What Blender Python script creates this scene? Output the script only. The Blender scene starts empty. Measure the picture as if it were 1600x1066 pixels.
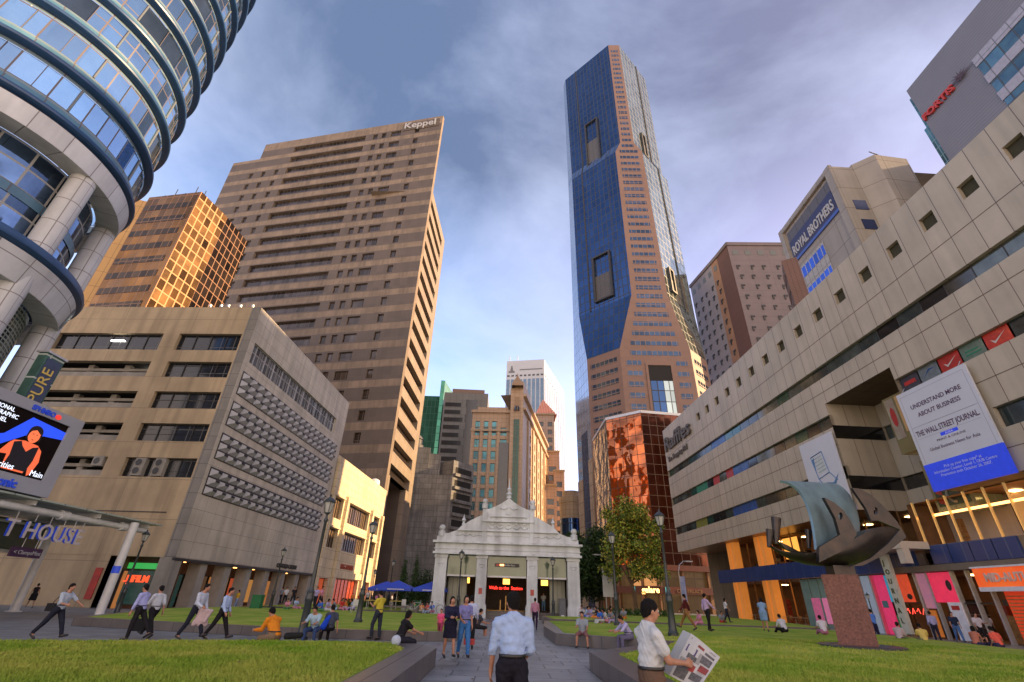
import bpy, bmesh, math, random
import numpy as np
from mathutils import Vector, Matrix
random.seed(7); RNG=np.random.default_rng(5)
S=bpy.context.scene; COL=S.collection
# ------------------------------------------------------------------ camera
FPX=727.6; TH=math.radians(28.98); RO=math.radians(1.92); EYE=1.62
Fv=Vector((0,math.cos(TH),math.sin(TH))); Uv=Vector((0,-math.sin(TH),math.cos(TH))); Rv=Vector((1,0,0))
Xc=Rv*math.cos(RO)+Uv*math.sin(RO); Yc=-Rv*math.sin(RO)+Uv*math.cos(RO); Zc=-Fv
cam=bpy.data.cameras.new('camera'); cam.sensor_width=36; cam.lens=36*FPX/1600; cam.clip_start=.1; cam.clip_end=6000
co=bpy.data.objects.new('camera',cam); COL.objects.link(co)
co.matrix_world=Matrix(((Xc.x,Yc.x,Zc.x,0),(Xc.y,Yc.y,Zc.y,0),(Xc.z,Yc.z,Zc.z,EYE),(0,0,0,1)))
S.camera=co
# ------------------------------------------------------------------ light
SUN_AZ=90.5; SUN_EL=21.0
SKY_STR=.15; SUN_STR=5.0
S.view_settings.view_transform='Standard'; S.view_settings.look='None'; S.view_settings.gamma=1; S.view_settings.exposure=1.2
w=bpy.data.worlds.new('World'); S.world=w; w.use_nodes=True
nt=w.node_tree; nt.nodes.clear()
def N(t,**k):
    n=nt.nodes.new(t)
    for a,b in k.items(): setattr(n,a,b)
    return n
out=N('ShaderNodeOutputWorld'); bg=N('ShaderNodeBackground'); bg.inputs[1].default_value=SKY_STR
sky=N('ShaderNodeTexSky'); sky.sky_type='NISHITA'; sky.sun_disc=False
sky.sun_elevation=math.radians(SUN_EL); sky.sun_rotation=math.radians(SUN_AZ); sky.altitude=0; sky.air_density=1.2; sky.dust_density=1.5; sky.ozone_density=2.0
tc=N('ShaderNodeTexCoord'); sep=N('ShaderNodeSeparateXYZ'); nt.links.new(tc.outputs['Generated'],sep.inputs[0])
# cloud layer: project the view direction on a high plane
addz=N('ShaderNodeMath',operation='ADD'); addz.inputs[1].default_value=.12; nt.links.new(sep.outputs[2],addz.inputs[0])
mxz=N('ShaderNodeMath',operation='MAXIMUM'); mxz.inputs[1].default_value=.05; nt.links.new(addz.outputs[0],mxz.inputs[0])
dx=N('ShaderNodeMath',operation='DIVIDE'); dy=N('ShaderNodeMath',operation='DIVIDE')
nt.links.new(sep.outputs[0],dx.inputs[0]); nt.links.new(mxz.outputs[0],dx.inputs[1]); nt.links.new(sep.outputs[1],dy.inputs[0]); nt.links.new(mxz.outputs[0],dy.inputs[1])
cb=N('ShaderNodeCombineXYZ'); nt.links.new(dx.outputs[0],cb.inputs[0]); nt.links.new(dy.outputs[0],cb.inputs[1])
n1=N('ShaderNodeTexNoise'); n1.inputs['Scale'].default_value=1.5; n1.inputs['Detail'].default_value=9; n1.inputs['Roughness'].default_value=.58; n1.inputs['Distortion'].default_value=.35
n2=N('ShaderNodeTexNoise'); n2.inputs['Scale'].default_value=.8; n2.inputs['Detail'].default_value=3
nt.links.new(cb.outputs[0],n1.inputs['Vector']); nt.links.new(cb.outputs[0],n2.inputs['Vector'])
mm=N('ShaderNodeMath',operation='MULTIPLY_ADD'); mm.inputs[1].default_value=.6; nt.links.new(n2.outputs[0],mm.inputs[0]); nt.links.new(n1.outputs[0],mm.inputs[2])
cr=N('ShaderNodeMapRange'); cr.inputs[1].default_value=.70; cr.inputs[2].default_value=1.02; nt.links.new(mm.outputs[0],cr.inputs[0])
# haze of the evening sky: a pale blue towards the left, lilac towards the sun, both thinning with height
mr=N('ShaderNodeMapRange'); mr.inputs[1].default_value=-.15; mr.inputs[2].default_value=.55; nt.links.new(sep.outputs[0],mr.inputs[0])
hc=N('ShaderNodeMix',data_type='RGBA'); hc.inputs[6].default_value=(1.75,2.45,4.3,1); hc.inputs[7].default_value=(3.0,2.85,4.35,1); nt.links.new(mr.outputs[0],hc.inputs[0])
hz=N('ShaderNodeMapRange'); hz.inputs[1].default_value=.0; hz.inputs[2].default_value=.75; hz.inputs[3].default_value=2.0; hz.inputs[4].default_value=.28; nt.links.new(sep.outputs[2],hz.inputs[0])
hm=N('ShaderNodeVectorMath',operation='SCALE'); nt.links.new(hc.outputs[2],hm.inputs[0]); nt.links.new(hz.outputs[0],hm.inputs[3])
m1=N('ShaderNodeMix',data_type='RGBA'); m1.inputs[0].default_value=.9; nt.links.new(sky.outputs[0],m1.inputs[6]); nt.links.new(hm.outputs[0],m1.inputs[7])
cc=N('ShaderNodeMath',operation='MULTIPLY'); cc.inputs[1].default_value=.5; nt.links.new(cr.outputs[0],cc.inputs[0])
m2=N('ShaderNodeMix',data_type='RGBA'); m2.inputs[7].default_value=(2.9,3.25,4.4,1); nt.links.new(cc.outputs[0],m2.inputs[0]); nt.links.new(m1.outputs[2],m2.inputs[6])
# warm glow added to the unseen low sky behind the viewer, warming facades
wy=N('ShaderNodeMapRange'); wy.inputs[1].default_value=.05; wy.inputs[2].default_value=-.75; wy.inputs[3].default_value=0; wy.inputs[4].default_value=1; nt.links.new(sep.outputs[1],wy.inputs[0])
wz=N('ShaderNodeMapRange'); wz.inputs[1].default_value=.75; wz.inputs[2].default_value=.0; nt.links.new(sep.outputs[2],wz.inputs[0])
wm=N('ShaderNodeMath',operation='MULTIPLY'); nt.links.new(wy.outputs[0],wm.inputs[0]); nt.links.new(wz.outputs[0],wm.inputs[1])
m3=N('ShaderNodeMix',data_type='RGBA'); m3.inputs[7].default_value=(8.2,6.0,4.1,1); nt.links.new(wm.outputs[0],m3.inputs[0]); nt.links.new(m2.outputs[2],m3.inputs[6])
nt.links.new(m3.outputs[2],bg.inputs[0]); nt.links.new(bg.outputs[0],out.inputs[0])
sl=bpy.data.lights.new('sun','SUN'); sl.energy=SUN_STR; sl.angle=math.radians(.5); sl.color=(1,.66,.34)
so=bpy.data.objects.new('sun',sl); COL.objects.link(so)
_d=Vector((math.sin(math.radians(SUN_AZ))*math.cos(math.radians(SUN_EL)),math.cos(math.radians(SUN_AZ))*math.cos(math.radians(SUN_EL)),math.sin(math.radians(SUN_EL))))
so.rotation_euler=_d.to_track_quat('Z','Y').to_euler(); so.location=(60,20,120)
# ------------------------------------------------------------------ helpers
def ray(x,y):
    a=x-800; b=y-533
    return Fv*FPX+Rv*(a*math.cos(RO)+b*math.sin(RO))+Uv*(a*math.sin(RO)-b*math.cos(RO))
def G(x,y,z=0):
    v=ray(x,y); t=(z-EYE)/v.z; return Vector((v.x*t,v.y*t,z))
def AD(azd,D,z=0):
    a=math.radians(azd); return Vector((D*math.sin(a),D*math.cos(a),z))
class Pln:
    """a vertical facade plane: origin, direction (azimuth) running to the viewer's right"""
    def __init__(s,x,y,az):
        s.o=Vector((x,y,0)); a=math.radians(az); s.d=Vector((math.sin(a),math.cos(a),0)); s.n=Vector((s.d.y,-s.d.x,0))
    def uz(s,px,py):
        v=ray(px,py); E=Vector((0,0,EYE)); t=(s.o-E).dot(s.n)/v.dot(s.n); p=E+v*t
        return (p-s.o).dot(s.d),p.z
    def P(s,u,z,off=0): return s.o+s.d*u+Vector((0,0,z))+s.n*off
def plane2(a,b):
    return Pln(a[0],a[1],math.degrees(math.atan2(b[0]-a[0],b[1]-a[1])))
class MB:
    def __init__(s): s.v=[];s.f=[];s.uv=[];s.m=[]
    def quad(s,a,b,c,d,uv=None,m=0):
        i=len(s.v); s.v+= [tuple(a),tuple(b),tuple(c),tuple(d)]; s.f.append((i,i+1,i+2,i+3)); s.m.append(m)
        if uv is None:
            a,b,d=Vector(a),Vector(b),Vector(d); w_=(b-a).length; h_=(d-a).length; uv=[(0,0),(w_,0),(w_,h_),(0,h_)]
        s.uv+=list(uv)
    def poly(s,pts,m=0,uv=None):
        i=len(s.v); s.v+=[tuple(p) for p in pts]; s.f.append(tuple(range(i,i+len(pts)))); s.m.append(m)
        s.uv+= list(uv) if uv else [(p[0],p[1]) for p in pts]
    def box(s,c,sz,M=None,m=0,rot=0):
        """box by centre and size; faces carry metric uv"""
        hx,hy,hz=sz[0]/2,sz[1]/2,sz[2]/2; R_=Matrix.Rotation(rot,3,'Z'); c=Vector(c)
        def p(x,y,z):
            q=c+R_@Vector((x*hx,y*hy,z*hz)); return M@q if M else q
        for (a,b,c_,d) in (((-1,-1,-1),(1,-1,-1),(1,-1,1),(-1,-1,1)),((1,-1,-1),(1,1,-1),(1,1,1),(1,-1,1)),((1,1,-1),(-1,1,-1),(-1,1,1),(1,1,1)),((-1,1,-1),(-1,-1,-1),(-1,-1,1),(-1,1,1)),((-1,-1,1),(1,-1,1),(1,1,1),(-1,1,1)),((-1,1,-1),(1,1,-1),(1,-1,-1),(-1,-1,-1))):
            s.quad(p(*a),p(*b),p(*c_),p(*d),m=m)
    def prism(s,poly,z0,z1,m=0,mt=None,cap=True):
        """vertical prism on a counter-clockwise plan polygon"""
        n=len(poly); acc=0
        for i in range(n):
            a=poly[i];b=poly[(i+1)%n]; L=math.hypot(b[0]-a[0],b[1]-a[1])
            s.quad((a[0],a[1],z0),(b[0],b[1],z0),(b[0],b[1],z1),(a[0],a[1],z1),uv=[(acc,z0),(acc+L,z0),(acc+L,z1),(acc,z1)],m=m); acc+=L
        if cap:
            s.poly([(p[0],p[1],z1) for p in poly],m=m if mt is None else mt); s.poly([(p[0],p[1],z0) for p in reversed(poly)],m=m if mt is None else mt)
    def pbox(s,pl,u0,u1,z0,z1,o0,o1,m=0):
        """box on a facade plane between offsets o0<o1 (outwards)"""
        A=[pl.P(u0,z0,o1),pl.P(u1,z0,o1),pl.P(u1,z1,o1),pl.P(u0,z1,o1)]; B=[pl.P(u0,z0,o0),pl.P(u1,z0,o0),pl.P(u1,z1,o0),pl.P(u0,z1,o0)]
        s.quad(*A,uv=[(u0,z0),(u1,z0),(u1,z1),(u0,z1)],m=m); s.quad(A[1],B[1],B[2],A[2],m=m); s.quad(B[0],A[0],A[3],B[3],m=m); s.quad(A[3],A[2],B[2],B[3],m=m); s.quad(B[0],B[1],A[1],A[0],m=m); s.quad(B[1],B[0],B[3],B[2],m=m)
    def wall(s,pl,u0,u1,z0,z1,holes=(),depth=.4,m=0,mr=None,off=0):
        """facade sheet with real rectangular openings and reveals"""
        mr=m if mr is None else mr
        us=sorted(set([u0,u1]+[min(max(x,u0),u1) for h in holes for x in h[:2]])); zs=sorted(set([z0,z1]+[min(max(x,z0),z1) for h in holes for x in h[2:4]]))
        ui={u:i for i,u in enumerate(us)}; zi={z:i for i,z in enumerate(zs)}
        occ=np.zeros((len(us),len(zs)),bool)
        for h in holes:
            a,b,c,d=[min(max(h[0],u0),u1),min(max(h[1],u0),u1),min(max(h[2],z0),z1),min(max(h[3],z0),z1)]
            occ[ui[a]:ui[b],zi[c]:zi[d]]=True
            P=pl.P
            if b-a<1e-4 or d-c<1e-4: continue
            s.quad(P(a,c,off),P(b,c,off),P(b,c,off-depth),P(a,c,off-depth),m=mr); s.quad(P(a,d,off-depth),P(b,d,off-depth),P(b,d,off),P(a,d,off),m=mr)
            s.quad(P(a,c,off-depth),P(a,d,off-depth),P(a,d,off),P(a,c,off),m=mr); s.quad(P(b,c,off),P(b,d,off),P(b,d,off-depth),P(b,c,off-depth),m=mr)
        for j in range(len(zs)-1):
            i=0
            while i<len(us)-1:
                if occ[i,j]: i+=1; continue
                k=i
                while k<len(us)-1 and not occ[k,j]: k+=1
                a,b,c,d=us[i],us[k],zs[j],zs[j+1]
                s.quad(pl.P(a,c,off),pl.P(b,c,off),pl.P(b,d,off),pl.P(a,d,off),uv=[(a,c),(b,c),(b,d),(a,d)],m=m); i=k
    def tube(s,p0,p1,r0,r1=None,n=10,m=0,cap=True):
        r1=r0 if r1 is None else r1; p0,p1=Vector(p0),Vector(p1); d=(p1-p0)
        if d.length<1e-6: return
        q=d.to_track_quat('Z','Y'); ring=lambda p,r:[p+q@Vector((r*math.cos(2*math.pi*i/n),r*math.sin(2*math.pi*i/n),0)) for i in range(n)]
        A=ring(p0,r0);B=ring(p1,r1)
        for i in range(n): s.quad(A[i],A[(i+1)%n],B[(i+1)%n],B[i],m=m)
        if cap: s.poly(list(reversed(A)),m=m); s.poly(B,m=m)
    def path(s,pts,r,n=8,m=0):
        for a,b in zip(pts[:-1],pts[1:]): s.tube(a,b,r,r,n,m)
    def lathe(s,c,prof,n=16,m=0,a0=0,a1=2*math.pi,uvr=1.0):
        """surface of revolution about a vertical axis; prof = [(r,z)...]"""
        c=Vector(c); k=n if abs(a1-a0-2*math.pi)<1e-6 else n
        for i in range(n):
            t0=a0+(a1-a0)*i/n; t1=a0+(a1-a0)*(i+1)/n
            for (r0,z0),(r1,z1) in zip(prof[:-1],prof[1:]):
                P=[c+Vector((r0*math.cos(t0),r0*math.sin(t0),z0)),c+Vector((r0*math.cos(t1),r0*math.sin(t1),z0)),c+Vector((r1*math.cos(t1),r1*math.sin(t1),z1)),c+Vector((r1*math.cos(t0),r1*math.sin(t0),z1))]
                R_=max(r0,r1); s.quad(*P,uv=[(t0*R_,z0),(t1*R_,z0),(t1*R_,z1),(t0*R_,z1)],m=m)
    def build(s,name,mats,parent=None,smooth=False,weld=False,bevel=0):
        me=bpy.data.meshes.new(name); me.from_pydata(s.v,[],s.f)
        if not isinstance(mats,(list,tuple)): mats=[mats]
        for mt in mats: me.materials.append(mt)
        me.polygons.foreach_set('material_index',s.m)
        uvl=me.uv_layers.new(name='uv'); flat=np.array(s.uv,dtype=np.float32).ravel(); uvl.data.foreach_set('uv',flat)
        if weld or smooth:
            bm=bmesh.new(); bm.from_mesh(me); bmesh.ops.remove_doubles(bm,verts=bm.verts,dist=1e-4); bm.to_mesh(me); bm.free()
        if smooth:
            me.polygons.foreach_set('use_smooth',[True]*len(me.polygons)); 
            try: me.set_sharp_from_angle(angle=math.radians(40))
            except Exception: pass
        me.update(); o=bpy.data.objects.new(name,me); COL.objects.link(o)
        if parent is not None:
            o.parent=parent; o.matrix_parent_inverse=Matrix.Translation(parent.location).inverted() if parent.type=='EMPTY' and not parent.get('local') else Matrix.Identity(4)
        return o
def tag(o,label=None,cat=None,group=None,kind=None):
    if label: o['label']=label
    if cat: o['category']=cat
    if group: o['group']=group
    if kind: o['kind']=kind
    return o
def thing(name,label,cat,loc=(0,0,0),group=None,local=False,rz=0):
    """Empty at the thing's base. local=True: children are built around the origin and move with it"""
    e=bpy.data.objects.new(name,None); COL.objects.link(e); e.location=loc; e.empty_display_size=.5
    if local: e['local']=1; e.rotation_euler=(0,0,rz)
    return tag(e,label,cat,group)
def text(body,size,ex,mat,name,parent=None,M=None,align='LEFT',bold=0,shear=0,sx=1.0):
    cu=bpy.data.curves.new(name,'FONT'); cu.body=body; cu.size=size; cu.extrude=ex; cu.align_x=align; cu.offset=bold; cu.shear=shear; cu.resolution_u=3
    t=bpy.data.objects.new(name,cu); me=bpy.data.meshes.new_from_object(t); bpy.data.objects.remove(t); bpy.data.curves.remove(cu)
    me.name=name; me.materials.clear(); me.materials.append(mat)
    if sx!=1.0: me.transform(Matrix.Diagonal((sx,1,1,1)))
    if M is not None: me.transform(M)
    o=bpy.data.objects.new(name,me); COL.objects.link(o)
    if parent is not None:
        o.parent=parent; o.matrix_parent_inverse=Matrix.Translation(parent.location).inverted() if parent.type=='EMPTY' and not parent.get('local') else Matrix.Identity(4)
    return o
def plM(pl,u,z,off):
    """matrix laying text (x right, y up, z out) on a facade plane"""
    p=pl.P(u,z,off); d,n=pl.d,pl.n
    return Matrix(((d.x,0,n.x,p.x),(d.y,0,n.y,p.y),(0,1,0,p.z),(0,0,0,1)))
def copy_tree(o,parent=None):
    c=o.copy(); COL.objects.link(c)
    if parent is not None: c.parent=parent
    for ch in list(o.children): copy_tree(ch,c)
    return c
# ------------------------------------------------------------------ materials
def C4(c): return (c[0],c[1],c[2],1)
def mat(name,c,c2=None,rough=.7,metal=0,noise=.25,ns=3.0,grid=None,gc=None,gm=.02,var=0,bump=.0,bs=30,spec=.5,emit=None,es=1,coat=0,trans=0,offset=0,grime=0,wav=0,wavs=.3):
    """procedural material. grid=(w,h): panel joints / mullions in metric uv; var: tone change per panel; wav: slow ripple of the glass"""
    m=bpy.data.materials.new(name); m.use_nodes=True; t=m.node_tree; b=t.nodes['Principled BSDF']; L=t.links.new
    def n_(k,**kw):
        q=t.nodes.new(k)
        for a,v in kw.items(): setattr(q,a,v)
        return q
    co_=n_('ShaderNodeTexCoord')
    c2=c2 or tuple(x*(1-noise) for x in c)
    nz=n_('ShaderNodeTexNoise'); nz.inputs['Scale'].default_value=ns; nz.inputs['Detail'].default_value=6; nz.inputs['Roughness'].default_value=.6; L(co_.outputs['Object'],nz.inputs['Vector'])
    mrn=n_('ShaderNodeMapRange'); mrn.inputs[1].default_value=.3; mrn.inputs[2].default_value=.7; L(nz.outputs[0],mrn.inputs[0])
    mx=n_('ShaderNodeMix',data_type='RGBA'); mx.inputs[6].default_value=C4(c); mx.inputs[7].default_value=C4(c2); L(mrn.outputs[0],mx.inputs[0])
    cur=mx.outputs[2]; heights=[]
    if grime:
        g=n_('ShaderNodeTexNoise'); g.inputs['Scale'].default_value=1; g.inputs['Detail'].default_value=5; mp=n_('ShaderNodeMapping'); mp.inputs['Scale'].default_value=(1.3,1.3,.07); L(co_.outputs['Object'],mp.inputs[0]); L(mp.outputs[0],g.inputs['Vector'])
        gr=n_('ShaderNodeMapRange'); gr.inputs[1].default_value=.42; gr.inputs[2].default_value=.66; gr.inputs[3].default_value=1; gr.inputs[4].default_value=1-grime; L(g.outputs[0],gr.inputs[0])
        q=n_('ShaderNodeVectorMath',operation='SCALE'); L(cur,q.inputs[0]); L(gr.outputs[0],q.inputs[3]); cur=q.outputs[0]
        g2=n_('ShaderNodeTexNoise'); g2.inputs['Scale'].default_value=.22; g2.inputs['Detail'].default_value=7; g2.inputs['Roughness'].default_value=.65; L(co_.outputs['Object'],g2.inputs['Vector'])
        gr2=n_('ShaderNodeMapRange'); gr2.inputs[1].default_value=.35; gr2.inputs[2].default_value=.65; gr2.inputs[3].default_value=1.06; gr2.inputs[4].default_value=1-grime*.8; L(g2.outputs[0],gr2.inputs[0])
        q=n_('ShaderNodeVectorMath',operation='SCALE'); L(cur,q.inputs[0]); L(gr2.outputs[0],q.inputs[3]); cur=q.outputs[0]
    if grid:
        br=n_('ShaderNodeTexBrick'); br.offset=offset; br.squash=1; br.inputs['Scale'].default_value=1; br.inputs['Brick Width'].default_value=grid[0]; br.inputs['Row Height'].default_value=grid[1]; br.inputs['Mortar Size'].default_value=gm; br.inputs['Mortar Smooth'].default_value=0; br.inputs['Bias'].default_value=0
        br.inputs['Color1'].default_value=(1-var,1-var,1-var,1); br.inputs['Color2'].default_value=(1+var*.6,1+var*.6,1+var*.6,1); br.inputs['Mortar'].default_value=(1,1,1,1)
        L(co_.outputs['UV'],br.inputs['Vector'])
        q=n_('ShaderNodeMix',data_type='RGBA',blend_type='MULTIPLY'); q.inputs[0].default_value=1; L(cur,q.inputs[6]); L(br.outputs['Color'],q.inputs[7])
        q2=n_('ShaderNodeMix',data_type='RGBA'); L(br.outputs['Fac'],q2.inputs[0]); L(q.outputs[2],q2.inputs[6]); q2.inputs[7].default_value=C4(gc or tuple(x*.35 for x in c)); cur=q2.outputs[2]
        if rough<.4:
            rr=n_('ShaderNodeMapRange'); rr.inputs[3].default_value=rough; rr.inputs[4].default_value=.5; L(br.outputs['Fac'],rr.inputs[0]); L(rr.outputs[0],b.inputs['Roughness'])
            if metal>0:
                rm=n_('ShaderNodeMapRange'); rm.inputs[3].default_value=metal; rm.inputs[4].default_value=.0; L(br.outputs['Fac'],rm.inputs[0]); L(rm.outputs[0],b.inputs['Metallic'])
    L(cur,b.inputs['Base Color'])
    if not (grid and rough<.4): b.inputs['Roughness'].default_value=rough; 
    if not (grid and rough<.4 and metal>0): b.inputs['Metallic'].default_value=metal
    b.inputs['Specular IOR Level'].default_value=spec; b.inputs['Coat Weight'].default_value=coat
    if trans: b.inputs['Transmission Weight'].default_value=trans
    if emit: b.inputs['Emission Color'].default_value=C4(emit); b.inputs['Emission Strength'].default_value=es
    if bump or wav:
        bn=n_('ShaderNodeTexNoise'); bn.inputs['Scale'].default_value=wavs if wav else bs; bn.inputs['Detail'].default_value=1.5 if wav else 5; L(co_.outputs['Object'],bn.inputs['Vector'])
        bb=n_('ShaderNodeBump'); bb.inputs['Strength'].default_value=1 if wav else bump; bb.inputs['Distance'].default_value=wav if wav else .02; L(bn.outputs[0],bb.inputs['Height']); L(bb.outputs[0],b.inputs['Normal'])
    return m
def stripes(name,colors,axis,widths,rough=.7,**k): pass
# ------------------------------------------------------------------ implicit bodies (surface nets)
def snets(D,org,h):
    nx,ny,nz=D.shape; s=D<0
    cnt=np.zeros((nx-1,ny-1,nz-1),np.float32); acc=np.zeros((nx-1,ny-1,nz-1,3),np.float32)
    base=np.indices((nx,ny,nz)).astype(np.float32)
    cr=[]
    for ax in range(3):
        sl0=[slice(None)]*3; sl1=[slice(None)]*3; sl0[ax]=slice(0,-1); sl1[ax]=slice(1,None)
        a=D[tuple(sl0)];b=D[tuple(sl1)]; c=s[tuple(sl0)]!=s[tuple(sl1)]; t=np.where(c,a/np.where(c,a-b,1),0)
        cr.append((c,s[tuple(sl0)])); o1,o2=[i for i in range(3) if i!=ax]
        for d1 in (0,1):
            for d2 in (0,1):
                sl=[slice(None)]*3; sl[o1]=slice(d1,D.shape[o1]-1+d1); sl[o2]=slice(d2,D.shape[o2]-1+d2); sl=tuple(sl)
                cc=c[sl].astype(np.float32); cnt+=cc
                for k in range(3):
                    p=base[k][tuple(sl0)][sl] + (t[sl] if k==ax else 0)
                    acc[...,k]+=p*cc
    m=cnt>0; idx=-np.ones(cnt.shape,np.int64); idx[m]=np.arange(m.sum())
    V=acc[m]/cnt[m][:,None]*h+np.array(org,np.float32)
    Fs=[]
    for ax in range(3):
        c,s0=cr[ax]; o1,o2=[(1,2),(2,0),(0,1)][ax]
        sl=[slice(None)]*3; sl[o1]=slice(1,-1); sl[o2]=slice(1,-1)
        I=np.argwhere(c[tuple(sl)]); 
        if len(I)==0: continue
        I[:,o1]+=1; I[:,o2]+=1
        ins=s0[I[:,0],I[:,1],I[:,2]]
        def g(a,b):
            J=I.copy(); J[:,o1]-=a; J[:,o2]-=b; return idx[J[:,0],J[:,1],J[:,2]]
        q=np.stack([g(1,1),g(0,1),g(0,0),g(1,0)],1)
        q=np.where(ins[:,None],q,q[:,::-1]); Fs.append(q)
    return V,np.concatenate(Fs)
def smin(a,b,k):
    h=np.clip(.5+.5*(b-a)/k,0,1); return b*(1-h)+a*h-k*h*(1-h)
class Sdf:
    """smooth union of tapered capsules and ellipsoids"""
    def __init__(s): s.p=[]
    def cap(s,a,b,ra,rb=None,k=None,flat=None): s.p.append(('c',np.array(a,np.float32),np.array(b,np.float32),ra,ra if rb is None else rb,k)); return s
    def ell(s,c,r,R=None,k=None,sub=False): s.p.append(('e',np.array(c,np.float32),np.array(r,np.float32),R,sub,k)); return s
    def bounds(s,pad):
        lo=np.full(3,1e9);hi=-lo
        for p in s.p:
            if p[0]=='c':
                for q,r in ((p[1],p[3]),(p[2],p[4])): lo=np.minimum(lo,q-r);hi=np.maximum(hi,q+r)
            elif not p[4]: r=max(p[2]) if p[3] is not None else p[2]; lo=np.minimum(lo,p[1]-r);hi=np.maximum(hi,p[1]+r)
        return lo-pad,hi+pad
    def mesh(s,h,k=.02,clips=(),grow=0,fn=None):
        lo,hi=s.bounds(h*2+grow); n=np.maximum(np.ceil((hi-lo)/h).astype(int)+1,4)
        g=[lo[i]+h*np.arange(n[i],dtype=np.float32) for i in range(3)]
        P=np.stack(np.meshgrid(*g,indexing='ij'),-1).astype(np.float32); D=None; subs=[]
        for p in s.p:
            if p[0]=='c':
                ab=p[2]-p[1]; L=float(ab@ab)+1e-9; t=np.clip(((P-p[1])@ab)/L,0,1); d=np.sqrt(((P-(p[1]+t[...,None]*ab))**2).sum(-1))-(p[3]+t*(p[4]-p[3])); kk=p[5] or k
            else:
                Q=P-p[1]
                if p[3] is not None: Q=Q@p[3]
                q=Q/p[2]; l=np.sqrt((q**2).sum(-1))+1e-6; q2=np.sqrt(((Q/(p[2]**2))**2).sum(-1))+1e-6; d=l*(l-1)/q2; kk=p[5] or k
                if p[4]: subs.append((d,kk)); continue
            D=d if D is None else smin(D,d,kk)
        for d,kk in subs: D=-smin(-D,d,kk)
        D=D-grow
        if fn is not None: D=D+fn(P)
        for (q,nrm) in clips:   # keep the side where (P-q).n < 0
            nn=np.array(nrm,np.float32); nn=nn/np.linalg.norm(nn); D=np.maximum(D,(P-np.array(q,np.float32))@nn)
        D[0]=D[-1]=1;D[:,0]=D[:,-1]=1;D[:,:,0]=D[:,:,-1]=1
        if not (D<0).any(): return None
        return snets(D,lo,h)
def sdf_obj(name,vf,mat_,parent):
    if vf is None: return None
    V,F_=vf; me=bpy.data.meshes.new(name); me.vertices.add(len(V)); me.vertices.foreach_set('co',V.astype(np.float32).ravel())
    nf=len(F_); me.loops.add(nf*4); me.loops.foreach_set('vertex_index',F_.astype(np.int32).ravel()); me.polygons.add(nf)
    me.polygons.foreach_set('loop_start',np.arange(0,nf*4,4,dtype=np.int32)); me.polygons.foreach_set('loop_total',np.full(nf,4,np.int32)); me.polygons.foreach_set('use_smooth',np.ones(nf,bool))
    me.materials.append(mat_); me.update(); me.validate()
    o=bpy.data.objects.new(name,me); COL.objects.link(o); o.parent=parent; return o
# ------------------------------------------------------------------ people
PM={}
def cloth(c,rough=.85):
    key=('cl',)+tuple(c)
    if key not in PM: PM[key]=mat('cloth_%d'%len(PM),c,rough=rough,noise=.2,ns=7,bump=.9,bs=16,spec=.15)
    return PM[key]
SKIN=mat('skin',(.42,.21,.13),(.36,.17,.10),rough=.5,ns=12,spec=.4); HAIR=mat('hair',(.010,.008,.007),rough=.6,ns=60,bump=.8,bs=160,spec=.15); SHOE=mat('shoe',(.015,.013,.012),rough=.35)
BAGB=cloth((.02,.02,.022)); EYE_M=mat('eye',(.03,.02,.018),rough=.1); EYEW=mat('eye_white',(.7,.68,.65),rough=.2); LIP=mat('lip',(.35,.12,.09),rough=.5)
def rotx(v,a): c,s=math.cos(a),math.sin(a); return np.array((v[0],v[1]*c-v[2]*s,v[1]*s+v[2]*c))
def roty(v,a): c,s=math.cos(a),math.sin(a); return np.array((v[0]*c+v[2]*s,v[1],-v[0]*s+v[2]*c))
def rotz(v,a): c,s=math.cos(a),math.sin(a); return np.array((v[0]*c-v[1]*s,v[0]*s+v[1]*c,v[2]))
D2=math.radians
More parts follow.
